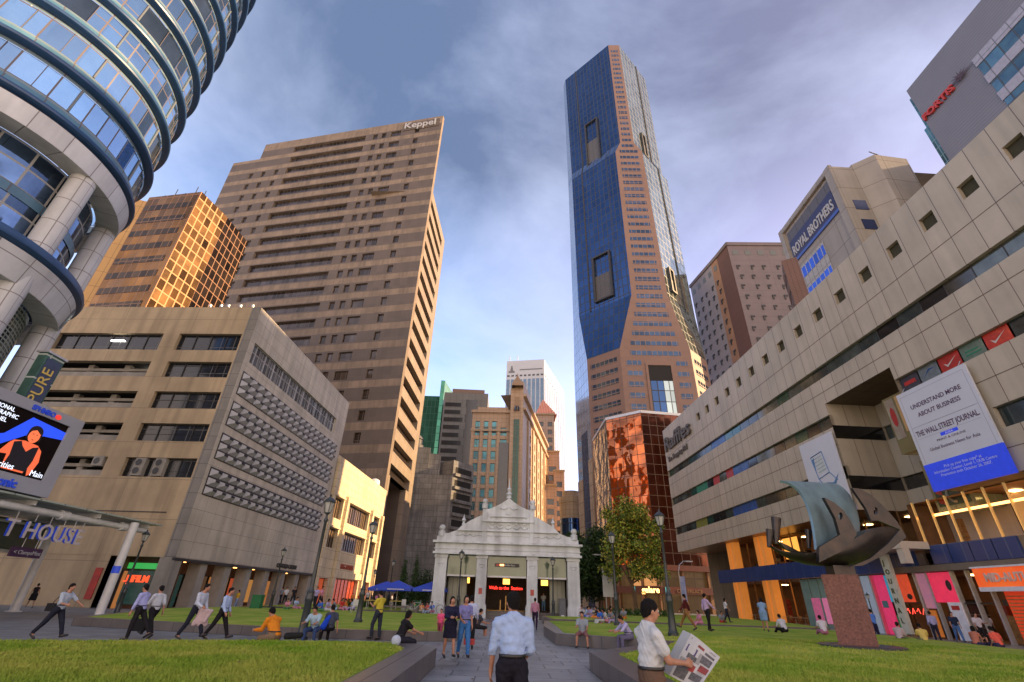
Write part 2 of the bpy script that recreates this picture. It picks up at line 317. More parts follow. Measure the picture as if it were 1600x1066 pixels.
def person(label,loc,rz,H=1.70,res=.03,pose=None,shirt=(.5,.5,.5),legs=(.03,.03,.04),sleeve='short',bottom='trousers',hair='short',fem=False,seat=None,group=None,collar=False,shoe=None,skin=None,extra=None,top_hem=-.02,faceres=False):
    """one figure. local frame: x right, y forwards, z up. pose angles in degrees.
    L/R thigh (forward+), knee (bend), arm (forward+), abd (outwards), elbow (bend), lean, head (yaw), nod"""
    p=dict(tL=0,tR=0,kL=2,kR=2,sL=2,sR=2,aL=5,aR=5,bL=8,bR=8,eL=12,eR=12,iL=0,iR=0,lean=0,head=0,nod=0,side=0); p.update(pose or {})
    s=H/1.72; sk=skin or SKIN
    J={}; pel=np.array((0,0,0.))
    hipw=.095*s; shw=(.168 if fem else .19)*s
    for sd,k in ((-1,'L'),(1,'R')):
        hip=np.array((sd*hipw,0,-.03*s)); t=D2(p['t'+k]); sp=D2(p['s'+k])
        d=rotz(rotx(np.array((0,0,-1.)),t),0); d=np.array((sd*math.sin(sp)*1.0+d[0],d[1]*math.cos(sp),d[2]*math.cos(sp) if abs(d[2])>.3 else d[2]))
        d/=np.linalg.norm(d); knee=hip+d*.43*s
        sh=rotx(np.array((0,0,-1.)),t-D2(p['k'+k])); sh=sh+np.array((sd*math.sin(sp)*.3,0,0)); sh/=np.linalg.norm(sh)
        ank=knee+sh*.41*s
        fd=rotx(np.array((0,1.,-.25)),(t-D2(p['k'+k]))*(.85 if seat is None else .0)); fd/=np.linalg.norm(fd); toe=ank+fd*.165*s+np.array((0,0,-.0))
        J['hip'+k]=hip;J['knee'+k]=knee;J['ank'+k]=ank;J['toe'+k]=toe
    ln=D2(p['lean']); R=lambda v: rotx(roty(np.array(v,float)*s,D2(p['side'])),-ln)
    J['waist']=R((0,0,.13)); J['chest']=R((0,.01,.33)); J['neck']=R((0,-.005,.50)); J['nk2']=R((0,.012,.575))
    hd=D2(p['head']); 
    def HR(v):
        v=np.array(v,float)*s; v=rotx(v,-D2(p['nod'])-ln*.4); v=rotz(v,hd); return v
    J['head']=J['nk2']+HR((0,.02,.095))
    for sd,k in ((-1,'L'),(1,'R')):
        shl=R((sd*shw/s,-.01,.435)); a=D2(p['a'+k]); b=D2(p['b'+k])
        d=rotx(np.array((0,0,-1.)),a); d=np.array((sd*math.sin(b),d[1]*math.cos(b),d[2]*math.cos(b))); d/=np.linalg.norm(d)
        el=shl+d*.275*s
        f=rotx(np.array((0,0,-1.)),a+D2(p['e'+k])); f=f+np.array((sd*(math.sin(b)*.3)-sd*math.sin(D2(p['i'+k])),0,0)); f/=np.linalg.norm(f)
        wr=el+f*.25*s; J['shl'+k]=shl;J['el'+k]=el;J['wr'+k]=wr;J['fd'+k]=f
    low=min(J['ankL'][2],J['ankR'][2],J['toeL'][2]+.02*s,J['toeR'][2]+.02*s)
    dz=(-low+.07*s) if seat is None else seat+.10*s
    for k in J:
        if not k.startswith('fd'): J[k]=J[k]+np.array((0,0,dz))
    pc=np.array((0,0,dz))
    e=thing('person',label,'person',loc,group,local=True,rz=rz)
    def core(b,g=0):
        b.ell(pc+np.array((0,0,.02*s)),((.165 if fem else .155)*s+g,.115*s+g,.12*s+g),k=.05)
        b.cap(pc+np.array((0,0,.03*s)),J['waist'],.115*s+g,(.10 if fem else .115)*s+g,k=.05)
        Rm=np.array([rotx(np.array(v,float),-ln) for v in ((1,0,0),(0,1,0),(0,0,1))]).T.astype(np.float32)
        b.ell(J['waist']+(J['chest']-J['waist'])*.35,((.128 if fem else .145)*s+g,.105*s+g,.14*s+g),Rm,k=.06)
        b.ell(J['chest'],((.15 if fem else .172)*s+g,.112*s+g,.165*s+g),Rm,k=.06)
        if fem: 
            for sd in(-1,1): b.ell(J['chest']+R((sd*.07,.085,.01)),(.055*s+g,)*3,k=.04)
        for sd in 'LR': b.cap(J['neck']+R((0,-.01,.0)),J['shl'+sd],.060*s+g,.044*s+g,k=.05)
    body=Sdf(); core(body)
    body.cap(J['neck'],J['nk2'],.056*s,.052*s,k=.03)
    hR=np.array([HR(v)/s for v in ((1,0,0),(0,1,0),(0,0,1))]).T.astype(np.float32)
    hd0=J['head']; body.ell(hd0+HR((0,-.008,.02)),(.077*s,.096*s,.098*s),hR,k=.02); body.ell(hd0+HR((0,.028,-.045)),(.056*s,.062*s,.072*s),hR,k=.03)
    if res<.032:
        body.cap(hd0+HR((0,.088,.002)),hd0+HR((0,.104,-.03)),.009*s,.013*s,k=.012)
        for sd in (-1,1): body.ell(hd0+HR((sd*.076,-.005,-.012)),(.012*s,.02*s,.032*s),hR,k=.008)
    if res<.02:
        for sd in (-1,1): body.ell(hd0+HR((sd*.032,.096,.008)),(.017*s,.014*s,.011*s),hR,k=.012,sub=True); body.cap(hd0+HR((sd*.015,.088,.028)),hd0+HR((sd*.048,.078,.028)),.009*s,.007*s,k=.01)
        body.cap(hd0+HR((-.02,.082,-.058)),hd0+HR((.02,.082,-.058)),.010*s,.010*s,k=.01)
    for k,sd in (('L',-1),('R',1)):
        body.cap(J['hip'+k],J['knee'+k],(.088 if not fem else .09)*s,.054*s,k=.03); m_=J['knee'+k]+(J['ank'+k]-J['knee'+k])*.32
        body.cap(J['knee'+k],m_,.050*s,.053*s,k=.02); body.cap(m_,J['ank'+k],.053*s,.036*s,k=.02); body.cap(J['ank'+k],J['toe'+k],.037*s,.028*s,k=.02)
        body.cap(J['shl'+k],J['el'+k],.050*s,.038*s,k=.03); body.cap(J['el'+k],J['wr'+k],.038*s,.026*s,k=.02)
        f=J['fd'+k]; up=np.array((sd*-1.,0,0))*.9; side=np.cross(f,up); side/=np.linalg.norm(side)+1e-6; pn=np.cross(side,f)
        w0=J['wr'+k]; pal=w0+f*.045*s; body.cap(w0,pal+side*.018*s,.023*s,.021*s,k=.015); body.cap(w0,pal-side*.018*s,.023*s,.021*s,k=.015)
        kk=.006 if res<.02 else .012
        for i,(o_,ln_) in enumerate(((-.030,.052),(-.010,.066),(.011,.070),(.031,.060))):
            b0=w0+f*.082*s+side*o_*s; b1=b0+f*ln_*.55*s+pn*.010*s; b2=b1+f*ln_*.4*s+pn*.026*s
            body.cap(w0+f*.05*s+side*o_*.8*s,b0,.0125*s,.011*s,k=kk); body.cap(b0,b1,.0105*s,.0095*s,k=kk); body.cap(b1,b2,.0095*s,.008*s,k=kk)
        t0=w0+f*.025*s+side*.026*s; t1=t0+(f*.6+side*.7)*.036*s; body.cap(t0,t1,.013*s,.011*s,k=kk); body.cap(t1,t1+(f*.9+pn*.2)*.032*s,.011*s,.009*s,k=kk)
    bo=sdf_obj('body',body.mesh(res,k=.02),sk,e)
    # hair
    hh=Sdf(); hh.ell(hd0+HR((0,-.016,.028)),(.086*s,.102*s,.102*s),hR)
    hh.ell(hd0+HR((0,-.052,-.03)),(.066*s,.055*s,.075*s),hR,k=.03)
    hc=[(hd0+HR((0,.058,.02)),HR((0,1,-.75)))]
    if hair in('long','bob'):
        L_=.30 if hair=='long' else .13
        hh.cap(hd0+HR((0,-.05,0)),hd0+HR((0,-.075,-L_)),.075*s,.055*s,k=.03); 
        for sd in (-1,1): hh.cap(hd0+HR((sd*.06,-.015,0)),hd0+HR((sd*.07,-.025,-L_*.8)),.036*s,.03*s,k=.02)
    elif hair=='tail': hh.cap(hd0+HR((0,-.10,.03)),hd0+HR((0,-.16,-.05)),.035*s,.02*s,k=.02); hc.append((hd0+HR((0,0,-.06)),HR((0,0,-1))))
    else: hc.append((hd0+HR((0,-.08,-.088)),HR((0,.75,-1)))); 
    fnh=(lambda P: .007*np.sin(P[...,0]*160+P[...,2]*40)*np.sin(P[...,1]*120+2*np.sin(P[...,2]*60))) if res<.02 else None
    sdf_obj('hair',hh.mesh(min(res,.02) if res>.02 else res,clips=hc,fn=fnh),HAIR,e)
    # top
    g=.014 if res>.02 else .010
    th_=Sdf(); core(th_,g)
    slv={'none':0,'short':.62,'half':1.0,'long':1.0}[sleeve]
    for k in 'LR':
        if slv: th_.cap(J['shl'+k],J['shl'+k]+(J['el'+k]-J['shl'+k])*slv,.056*s+g,(.050 if slv<1 else .043)*s+g,k=.03)
        if sleeve=='long': th_.cap(J['el'+k],J['el'+k]+(J['wr'+k]-J['el'+k])*.93,.044*s+g,.03*s+g,k=.02)
    if collar: th_.cap(J['neck']+R((0,0,.0)),J['nk2']-R((0,0,.01)),.070*s,.066*s,k=.02)
    hem=pc+np.array((0,0,(top_hem)*s)); tn=J['neck']+ (J['nk2']-J['neck'])*(.72 if collar else .15)
    cl=[(hem,(0,-math.sin(ln)*.4,-1)),(tn,(J['nk2']-J['neck']))]
    fold=(lambda P:.007*np.sin(P[...,0]*34+6*np.sin(P[...,2]*9+P[...,1]*5))*np.sin(P[...,2]*21+P[...,0]*17+2*np.sin(P[...,0]*11))+.003*np.sin(P[...,2]*70+P[...,0]*46+4*np.sin(P[...,0]*23+P[...,1]*19))) if res<.02 else (lambda P:.004*np.sin(P[...,0]*40+P[...,2]*25+3*np.sin(P[...,2]*14)))
    if len(th_.p): sdf_obj('shirt',th_.mesh(res,k=.03,clips=cl,fn=fold),cloth(shirt),e)
    # bottom
    tb=Sdf(); g2=.012
    if bottom in('skirt','dress'):
        kz=min(J['kneeL'][2],J['kneeR'][2]); my=(J['kneeL'][1]+J['kneeR'][1])/2
        tb.ell(pc+np.array((0,0,.02*s)),(.172*s,.128*s,.12*s),k=.05); 
        for k in 'LR': tb.cap(J['hip'+k],J['knee'+k],.11*s,.10*s,k=.12)
        tb.cap(pc,(0,my,kz),.13*s,.125*s,k=.1); cb_=[(pc+np.array((0,0,.14*s)),(0,0,1)),((0,my,kz+.04*s),(0,(my-0)*.5,-1) if seat is None else (0,1,-.3))]
    else:
        tb.ell(pc+np.array((0,0,.01*s)),(.160*s+g2,.118*s+g2,.125*s+g2),k=.05); tb.cap(pc+np.array((-.04*s,0,.04*s)),J['waist']+np.array((-.04*s,0,0)),.115*s,.10*s,k=.04); tb.cap(pc+np.array((.04*s,0,.04*s)),J['waist']+np.array((.04*s,0,0)),.115*s,.10*s,k=.04)
        full=.95 if bottom=='trousers' else 0
        for k in 'LR':
            tb.cap(J['hip'+k],J['knee'+k],.092*s+g2,.062*s+g2,k=.03)
            if full: tb.cap(J['knee'+k],J['knee'+k]+(J['ank'+k]-J['knee'+k])*.9,.060*s+g2,.046*s+g2,k=.02)
        cb_=[(pc+np.array((0,0,.115*s)),(0,0,1))]
    sdf_obj('skirt' if bottom in('skirt','dress') else ('trousers' if bottom=='trousers' else 'shorts'),tb.mesh(res,k=.03,clips=cb_,fn=fold),cloth(legs),e)
    if bottom=='trousers' and res<.025:
        bl=Sdf(); bl.ell(pc+np.array((0,0,.105*s)),(.15*s,.12*s,.1*s)); core(bl,.019); sdf_obj('belt',bl.mesh(res*.8,clips=[(pc+np.array((0,0,.12*s)),(0,0,1)),(pc+np.array((0,0,.085*s)),(0,0,-1))]),SHOE,e)
    for k in 'LR':
        sh=Sdf(); sh.cap(J['ank'+k]+np.array((0,-.03*s,-.02*s)),J['toe'+k]+(J['toe'+k]-J['ank'+k])*.18,.047*s,.038*s,k=.02)
        sdf_obj('shoe',sh.mesh(res,k=.02,grow=.0,clips=[]),cloth(shoe) if shoe else SHOE,e)
    if res<.02:
        for sd in (-1,1):
            q=Sdf(); q.ell(hd0+HR((sd*.031,.081,.008)),(.012*s,)*3); sdf_obj('eye',q.mesh(.004),EYEW,e)
            q=Sdf(); q.ell(hd0+HR((sd*.031,.088,.008)),(.0065*s,)*3); sdf_obj('iris',q.mesh(.003),EYE_M,e)
        q=Sdf(); q.cap(hd0+HR((-.017,.091,-.058)),hd0+HR((.017,.091,-.058)),.005*s,.005*s); sdf_obj('lips',q.mesh(.004),LIP,e)
    e['J']=0; del e['J']
    return e,J
# ------------------------------------------------------------------ shared materials
BEIGE=mat('beige_panel',(.57,.51,.42),(.50,.45,.36),rough=.75,ns=.4,grid=(1.7,1.3),gm=.014,var=.06,grime=.22,bump=.1,bs=8,gc=(.2,.16,.12))
BEIGE2=mat('tan_render',(.50,.385,.235),(.45,.34,.21),rough=.85,ns=.3,grid=(8,3.4),gm=.02,grime=.24,bump=.1,bs=6,gc=(.22,.17,.11))
GREYST=mat('grey_granite_panel',(.27,.25,.22),(.20,.185,.165),rough=.75,ns=.6,grid=(1.3,1.3),gm=.02,var=.08,grime=.15)
DGLASS=mat('dark_window_glass',(.02,.024,.03),(.012,.014,.018),rough=.08,spec=.5,ns=.3,grid=(1.4,3),gm=.04,gc=(.09,.09,.09),var=.3)
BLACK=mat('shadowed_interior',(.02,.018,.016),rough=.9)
DFRAME=mat('dark_frame',(.035,.033,.032),rough=.5)
CONC=mat('concrete',(.36,.33,.28),(.28,.26,.22),rough=.85,ns=1,bump=.2,grime=.2)
WHITE=mat('white_paint',(.72,.72,.70),(.62,.62,.60),rough=.5,ns=2,grime=.12)
STEEL=mat('pale_steel',(.55,.56,.57),rough=.35,metal=.5)
ORLIGHT=mat('warm_shop_light',(.9,.5,.2),emit=(1,.42,.12),es=2.2)
WARMINT=mat('warm_shop_interior',(.35,.14,.05),(.12,.05,.02),rough=.6,ns=1.2,emit=(.8,.25,.06),es=.25)
GREENM=mat('green_sign',(.03,.25,.07),rough=.5,emit=(.05,.5,.1),es=.3)
def windows(pl,rects,root,m,name='window',off=-.35,cap=100,frame=None,mull=0):
    """one pane object per opening, the surplus beyond cap in one stuff part"""
    rest=MB(); 
    for i,(a,b,c,d) in enumerate(rects):
        q=MB() if i<cap else rest
        q.quad(pl.P(a,c,off),pl.P(b,c,off),pl.P(b,d,off),pl.P(a,d,off),uv=[(a,c),(b,c),(b,d),(a,d)])
        if i<cap:
            o=q.build(name,m,root)
            if frame is not None and mull:
                f=MB(); n=max(1,int(round((b-a)/mull)))
                for k in range(n+1): u=a+(b-a)*k/n; f.pbox(pl,u-.04,u+.04,c,d,off+.003,off+.09)
                f.pbox(pl,a,b,c,c+.08,off+.003,off+.1); f.pbox(pl,a,b,d-.08,d,off+.003,off+.1)
                f.build('frame',frame,o)
    if rest.f: o=rest.build(name,m,root); o['kind']='stuff'
# ------------------------------------------------------------------ Clifford Centre: the beige block at left
r=thing('office_block','beige stone office block with four bands of grey hooded vents, left of the lawn','office block',(-34,55,0))
pf=Pln(-27.6,43.4,2.8)            # face to the lawn
Lf=28.6; Hc=28.8
mb=MB()
wb=(.9,25.0,22.6,24.9)
mb.wall(pf,0,Lf,3.85,Hc,[wb],depth=.45)
d1=plane2((-50.5,44.6),(-27.6,43.4))   # face towards the tower
ps=d1; Ls=(Vector((-27.6,43.4,0))-ps.o).length
holes=[];holesL=[]
def fr(p1,p2,p3,p4):   # left top,right top,right bottom,left bottom -> rect on ps
    q=[ps.uz(*p) for p in (p1,p2,p3,p4)]; return (min(q[0][0],q[3][0])*.5+max(q[0][0],q[3][0])*.5,q[1][0]*.5+q[2][0]*.5,(q[2][1]+q[3][1])/2,(q[0][1]+q[1][1])/2)
s_=.4126
def z7(x,y): return (80+x*s_,440+y*s_)
wr=[fr(z7(478,198),z7(718,198),z7(700,260),z7(458,260)),fr(z7(438,304),z7(682,304),z7(665,362),z7(417,362)),fr(z7(390,417),z7(641,417),z7(625,480),z7(367,480)),fr(z7(340,537),z7(600,538),z7(581,605),z7(316,604)),fr(z7(288,667),z7(557,668),z7(540,740),z7(262,740))]
wl=[fr(z7(60,200),z7(417,198),z7(395,262),z7(32,262)),fr(z7(60,304),z7(373,304),z7(352,364),z7(40,362)),fr(z7(20,416),z7(326,416),z7(303,480),z7(0,480)),fr(z7(-30,535),z7(272,535),z7(250,603),z7(-60,603)),fr(z7(-60,662),z7(217,664),z7(196,738),z7(-90,738))]
uR=[sum(q[0] for q in wr)/5,sum(q[1] for q in wr)/5]; uL=[min(q[0] for q in wl),sum(q[1] for q in wl)/5]
wr=[(uR[0],uR[1],q[2],q[3]) for q in wr]; wl=[(max(1,uL[0]-1),uL[1],q[2],q[3]) for q in wr]
mb.wall(ps,0,Ls-1.0,3.85,Hc,wr+wl,depth=.6,m=1,mr=1)
mb.wall(ps,Ls-1.0,Ls,3.85,Hc,[],m=2)
# base wall behind the canopy, roof, back
mb.wall(ps,0,Ls-5.6,0,3.85,[],m=1)
c0=ps.o; c1=Vector((-27.6,43.4,0)); c2=pf.P(Lf,0); c3=ps.o+pf.d*Lf
mb.poly([(c.x,c.y,Hc) for c in (c0,c1,c2,c3)],m=2); mb.quad((c2.x,c2.y,0),(c3.x,c3.y,0),(c3.x,c3.y,Hc),(c2.x,c2.y,Hc),m=2); mb.quad((c3.x,c3.y,0),(c0.x,c0.y,0),(c0.x,c0.y,Hc),(c3.x,c3.y,Hc),m=2)
inn=lambda a,b:ps.o+ps.d*a+pf.d*b
i0,i1,i2,i3=[pf.P(u,3.85,o) for u,o in ((0,0),(Lf,0),(Lf,-20),(0,-20))]
mb.quad(i3,i2,i1,i0,m=3)                      # soffit above the arcade
for zz in (7.5,11,14.5,18,21.8,25.6): mb.quad(pf.P(.4,zz,-.5),pf.P(.4,zz,-9),pf.P(Lf,zz,-9),pf.P(Lf,zz,-.5),m=3)
mb.build('wall',[BEIGE,BEIGE2,GREYST,CONC],r)
windows(pf,[(wb[0]+i*(wb[1]-wb[0])/12,wb[0]+(i+1)*(wb[1]-wb[0])/12,wb[2],wb[3]) for i in range(12)],r,mat('ribbon_glass',(.16,.18,.2),(.08,.09,.1),rough=.08,metal=.35,ns=.8,grid=(.68,2.4),gm=.05,gc=(.3,.29,.27),var=.5),'window',off=-.3,frame=STEEL,mull=1.0)
windows(ps,wr+wl[:1],r,DGLASS,'window',off=-.45,frame=DFRAME,mull=1.9)
# open storeys at the left: dark decks with slabs, columns, lamps, condensers
mb=MB()
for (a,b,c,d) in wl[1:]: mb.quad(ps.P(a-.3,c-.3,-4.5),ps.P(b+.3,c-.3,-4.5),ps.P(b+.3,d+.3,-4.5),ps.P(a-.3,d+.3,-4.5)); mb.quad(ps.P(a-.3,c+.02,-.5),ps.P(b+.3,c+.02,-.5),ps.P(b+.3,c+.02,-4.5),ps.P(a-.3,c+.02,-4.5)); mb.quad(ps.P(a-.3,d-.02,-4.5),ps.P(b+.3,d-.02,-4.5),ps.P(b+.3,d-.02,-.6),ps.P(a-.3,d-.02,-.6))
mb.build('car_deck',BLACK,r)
mb=MB()
for (a,b,c,d) in wl[1:]:
    mb.pbox(ps,a,b,d-.75,d-.45,-1.2,-.9); 
    for k in (.38,.72): u=a+(b-a)*k; mb.pbox(ps,u-.3,u+.3,c,d,-1.5,-1.0)
    mb.pbox(ps,a,b,c,c+.55,-.35,-.2)
mb.build('beam',CONC,r)
lm=mat('tube_light',(1,1,1),emit=(1,.95,.85),es=6)
for k,(q,f) in enumerate(((wl[1],.82),(wl[0],.5))):
    mb=MB(); u=q[0]+(q[1]-q[0])*f; mb.pbox(ps,u,u+1.5,q[3]-.55 if k==0 else q[3]-.8,q[3]-.46 if k==0 else q[3]-.7,-2.2 if k==0 else -.4,-2.1 if k==0 else -.3); mb.build('tube_light',lm,r)
for k,(q,f) in enumerate(((wl[4],.93),(wr[4],.22),(wr[4],.5))):
    mb=MB(); u=q[0]+(q[1]-q[0])*f; z=q[2]+(.9 if k==0 else .1); mb.pbox(ps,u-.5,u+.5,z,z+(.9 if k==0 else 1.6),-.44 if k else -.5,.0 if k else .05)
    for j in range(1 if k==0 else 2):
        cz=z+.45+j*.75; pts=[ps.P(u-.1+.3*math.cos(t*math.pi/6),cz+.3*math.sin(t*math.pi/6),.06) for t in range(12)]; mb.poly(pts,m=1)
    mb.build('condenser',[CONC,DFRAME],r)
mb=MB(); qx=fr(z7(0,815),z7(505,822),z7(505,826),z7(0,819)); mb.pbox(ps,1,Ls-2.2,7.35,7.43,.0,.05); mb.build('drain_line',DFRAME,r)
# hooded vents: 4 bands x 3 rows x 17
VENT=mat('vent_grey',(.44,.44,.45),(.34,.34,.35),rough=.55,ns=2); VSH=mat('vent_slot',(.02,.02,.025),rough=.6)
NV=17; du=(26.6-.6)/NV; rest=MB(); cnt=0; back=MB(); fr_=MB()
for b in range(4):
    z0=21.35-3*.81-b*3.27
    back.pbox(pf,.55,.65+NV*du,z0-.05,z0+2.48,.003,.03)
for c in range(NV):
    for b in range(4):
        for rr in range(3):
            z0=21.35-3*.81-b*3.27+rr*.81; u0=.6+c*du+.10; u1=u0+du-.2; z0+=.05; z1=z0+.66
            q=MB() if cnt<100 else rest; cnt+=1
            A=[pf.P(u0,z0,.03),pf.P(u1,z0,.03),pf.P(u1,z1,.03),pf.P(u0,z1,.03)]
            B=[pf.P(u0+du*.40,z0+.34,.40),pf.P(u1-.06,z0+.34,.40),pf.P(u1-.06,z0+.54,.40),pf.P(u0+du*.40,z0+.54,.40)]
            for k in range(4): q.quad(A[k],A[(k+1)%4],B[(k+1)%4],B[k])
            q.quad(*B,m=1)
            if q is not rest: q.build('vent_hood',[VENT,VSH],r)
o=rest.build('vent_hood',[VENT,VSH],r); o['kind']='stuff'
back.build('vent_band',DFRAME,r)
# arcade columns and shop fronts
for k in range(8):
    u=.5+k*(Lf-1.0)/7; mb=MB(); mb.pbox(pf,u-.5,u+.5,0,3.85,-1.3,-.15 if k else -.002); mb.build('column',CONC,r)
mb=MB(); mb.pbox(pf,0,Lf,3.62,3.85,-.25,.05); mb.build('fascia',DFRAME,r)
mb=MB(); mb.quad(pf.P(-.2,0,-4.6),pf.P(Lf,0,-4.6),pf.P(Lf,3.85,-4.6),pf.P(-.2,3.85,-4.6)); mb.quad(ps.P(Ls-5.6,0,-1.2),ps.P(Ls,0,-1.2),ps.P(Ls,3.85,-1.2),ps.P(Ls-5.6,3.85,-1.2)); mb.build('arcade_wall',mat('arcade_wall',(.16,.07,.035),(.05,.03,.02),rough=.5,ns=.7),r)
sc=[((.20,.07,.03),(.9,.35,.1)),((.04,.03,.03),(.2,.1,.05)),((.3,.12,.04),(1,.45,.12)),((.03,.06,.05),(.03,.08,.07)),((.3,.04,.02),(.9,.15,.05)),((.16,.08,.03),(.8,.4,.12))]
SHOPM=[mat('shop_glow_%d'%i,a,tuple(x*.3 for x in a),rough=.25,ns=1.8,emit=b,es=.16,noise=.9) for i,(a,b) in enumerate(sc)]
for k in range(14):
    u=.6+k*2.0; mb=MB(); mb.pbox(pf,u,u+1.75,.35 if k%3 else .0,2.75,-4.59,-4.5); o=mb.build('shop_window',SHOPM[(k*5)%6],r)
    mb=MB(); mb.pbox(pf,u-.04,u+1.79,2.75,2.85,-4.59,-4.44); mb.pbox(pf,u-.06,u+.04,0,2.85,-4.59,-4.44); mb.build('frame',DFRAME,o)
for k in range(9):
    mb=MB(); mb.pbox(pf,1.6+k*3.1,2.0+k*3.1,3.7,3.8,-3,-2.4); mb.build('down_light',ORLIGHT,r)
text('CLIFFORD CENTRE',.62,.06,mat('dark_letters',(.05,.045,.04),rough=.6),'lettering',r,plM(pf,17.6,4.1,.06),bold=.012)
t=MB(); t.pbox(ps,Ls-5.0,Ls-1.4,2.95,3.4,-1.1,-1.0); t.build('shop_sign',GREENM,r)
text('FUJIFILM',.72,.05,mat('red_letters',(.8,.08,.03),emit=(1,.1,.03),es=.5),'lettering',r,plM(ps,Ls-5.0,1.95,-1.0),bold=.02)
t=MB(); t.pbox(ps,Ls-5.3,Ls-1.0,0.3,2.8,-1.19,-1.12); t.build('shop_window',SHOPM[3],r)
for k,u in enumerate((Ls-6.3,)): t=MB(); t.pbox(ps,u-.1,u+.5,.6,2.9,.02,.1); t.build('red_banner',mat('red_banner',(.55,.04,.02),(.3,.03,.02),rough=.6),r)
# rooftop lamps
for k in range(5):
    px=(392,372,352,340,322)[k]; u,z=ps.uz(px,478); mb=MB(); mb.lathe(ps.P(min(u,Ls-1)*.97+.3,Hc,-.8),[(.05,0),(.05,.5),(.14,.55),(.14,.85),(0,.9)],8); mb.build('roof_lamp',STEEL,r)
# ------------------------------------------------------------------ sunlit bank block (next to it)
r=thing('bank_building','sunlit cream stone building, three storeys, between the beige vent block and striped slab tower','bank building',(-30,88,0))
pb=Pln(-26.15,72.1,2.8); Lb=27.5; Hb=20.4
CREAM=mat('cream_stone',(.68,.56,.36),(.58,.47,.30),rough=.7,ns=.7,grid=(1.6,1.2),gm=.02,var=.07,bump=.1,bs=6,gc=(.22,.16,.1),grime=.15)
CRDK=mat('ribbed_bronze_window',(.09,.06,.04),(.05,.035,.025),rough=.2,ns=1,metal=.3,grid=(.8,5),gm=.07,gc=(.26,.18,.11),spec=.8)
hl=[]
for (z0,z1) in ((4.9+2.6,10.2),(11.6,14.6)):
    for (u0,u1) in ((1.2,5.6),(7.6,19.0),(21.0,25.5)): hl.append((u0,u1,z0,z1))
dr=[(1.4,5.4,0,3.5),(7.6,19.0,0,3.6),(21.0,25.5,0,3.5)]
mb=MB(); mb.wall(pb,0,Lb,0,Hb,hl+dr,depth=.7,mr=0)
e0,e1=pb.P(0,0),pb.P(Lb,0); f1,f0=pb.P(Lb,0,-14),pb.P(0,0,-14)
mb.quad((e1.x,e1.y,0),(f1.x,f1.y,0),(f1.x,f1.y,Hb),(e1.x,e1.y,Hb)); mb.quad((f0.x,f0.y,0),(e0.x,e0.y,0),(e0.x,e0.y,Hb),(f0.x,f0.y,Hb)); mb.poly([(p.x,p.y,Hb) for p in (e0,e1,f1,f0)])
mb.build('wall',CREAM,r)
for u in (6.6,20.0,.35,26.6): 
    q=MB(); q.pbox(pb,u-.45,u+.45,0,Hb-.6 if u in(.35,) else 15.3,.003,.5); q.build('pilaster',CREAM,r)
for (a,b,c,d) in hl:
    q=MB(); q.pbox(pb,a-.2,b+.2,d+.05,d+.3,.003,.25); q.build('lintel',CREAM,r)
windows(pb,hl,r,CRDK,off=-.6,frame=DFRAME,mull=1.0)
windows(pb,dr,r,SHOPM[4],'shop_window',off=-.65,frame=DFRAME,mull=1.6)
q=MB(); q.pbox(pb,7.2,19.4,3.7,4.6,.003,.35); q.build('canopy',CREAM,r)
text('UAG ADVISIS',1.0,.06,mat('red_brown_letters',(.35,.06,.02),rough=.6),'lettering',r,plM(pb,9.2,5.0,.06),bold=.02)
q=MB(); q.lathe(pb.P(22,Hb,-1.0),[(1.0,0),(1.0,.6),(.9,.9),(.5,1.15),(0,1.25)],14); q.lathe(pb.P(24,Hb,-1.2),[(.35,0),(.35,1.2),(0,1.25)],10); q.build('roof_tank',WHITE,r)
# ------------------------------------------------------------------ striped slab tower (Keppel)
r=thing('office_tower','tall brown striped slab tower with long recessed windows, behind the beige vent block','office tower',(-70,135,0))
pk=plane2((-116.5,133.6),(-29.3,115.0)); Lk=(Vector((-29.3,115,0))-pk.o).length
KST=mat('slab_stone',(.235,.175,.125),(.20,.15,.105),rough=.7,ns=.12,grid=(2.2,3),gm=.03,var=.14,gc=(.17,.13,.1),grime=.25)
# alternating darker belts are a second stone
KDK=mat('slab_stone_dark',(.105,.08,.065),(.08,.062,.05),rough=.6,ns=.15,grid=(2.2,3),gm=.03,var=.12,gc=(.1,.08,.07))
PIT=6.02; rows=[157.1-PIT*i for i in range(22)]
def U(px,py): return pk.uz(px,py)[0]
uw0,uw1=U(459,234),U(571,216)
g1=[U(583,216),U(596,214),U(608,210)]; 
holes=[];ribs=[];smalls=[]
for i,z in enumerate(rows):
    if i<20: holes.append((uw0,uw1,z-1.5,z+1.5)); ribs.append(holes[-1])
    for j,(a,wd) in enumerate(((uw1+3.2,1.9),(uw1+6.8,1.9),(uw1+10.6,4.2),(uw1+20.4,1.9))):
        if (j<3 and i>19) or (j==3 and i>20): continue
        q=(a,a+wd,z-1.5,z+1.3); holes.append(q); smalls.append(q)
    if 2<=i<14:
        for a in (uw0-5.2,uw0-11,uw0-16.5): q=(a,a+1.8,z-1.5,z+1.3); holes.append(q); smalls.append(q)
HT=163.2; 
mb=MB()
zlev=[]
us=Lk-(pk.o-Vector((0,0,0))).length*0
uL=U(410,240)
belts=[]
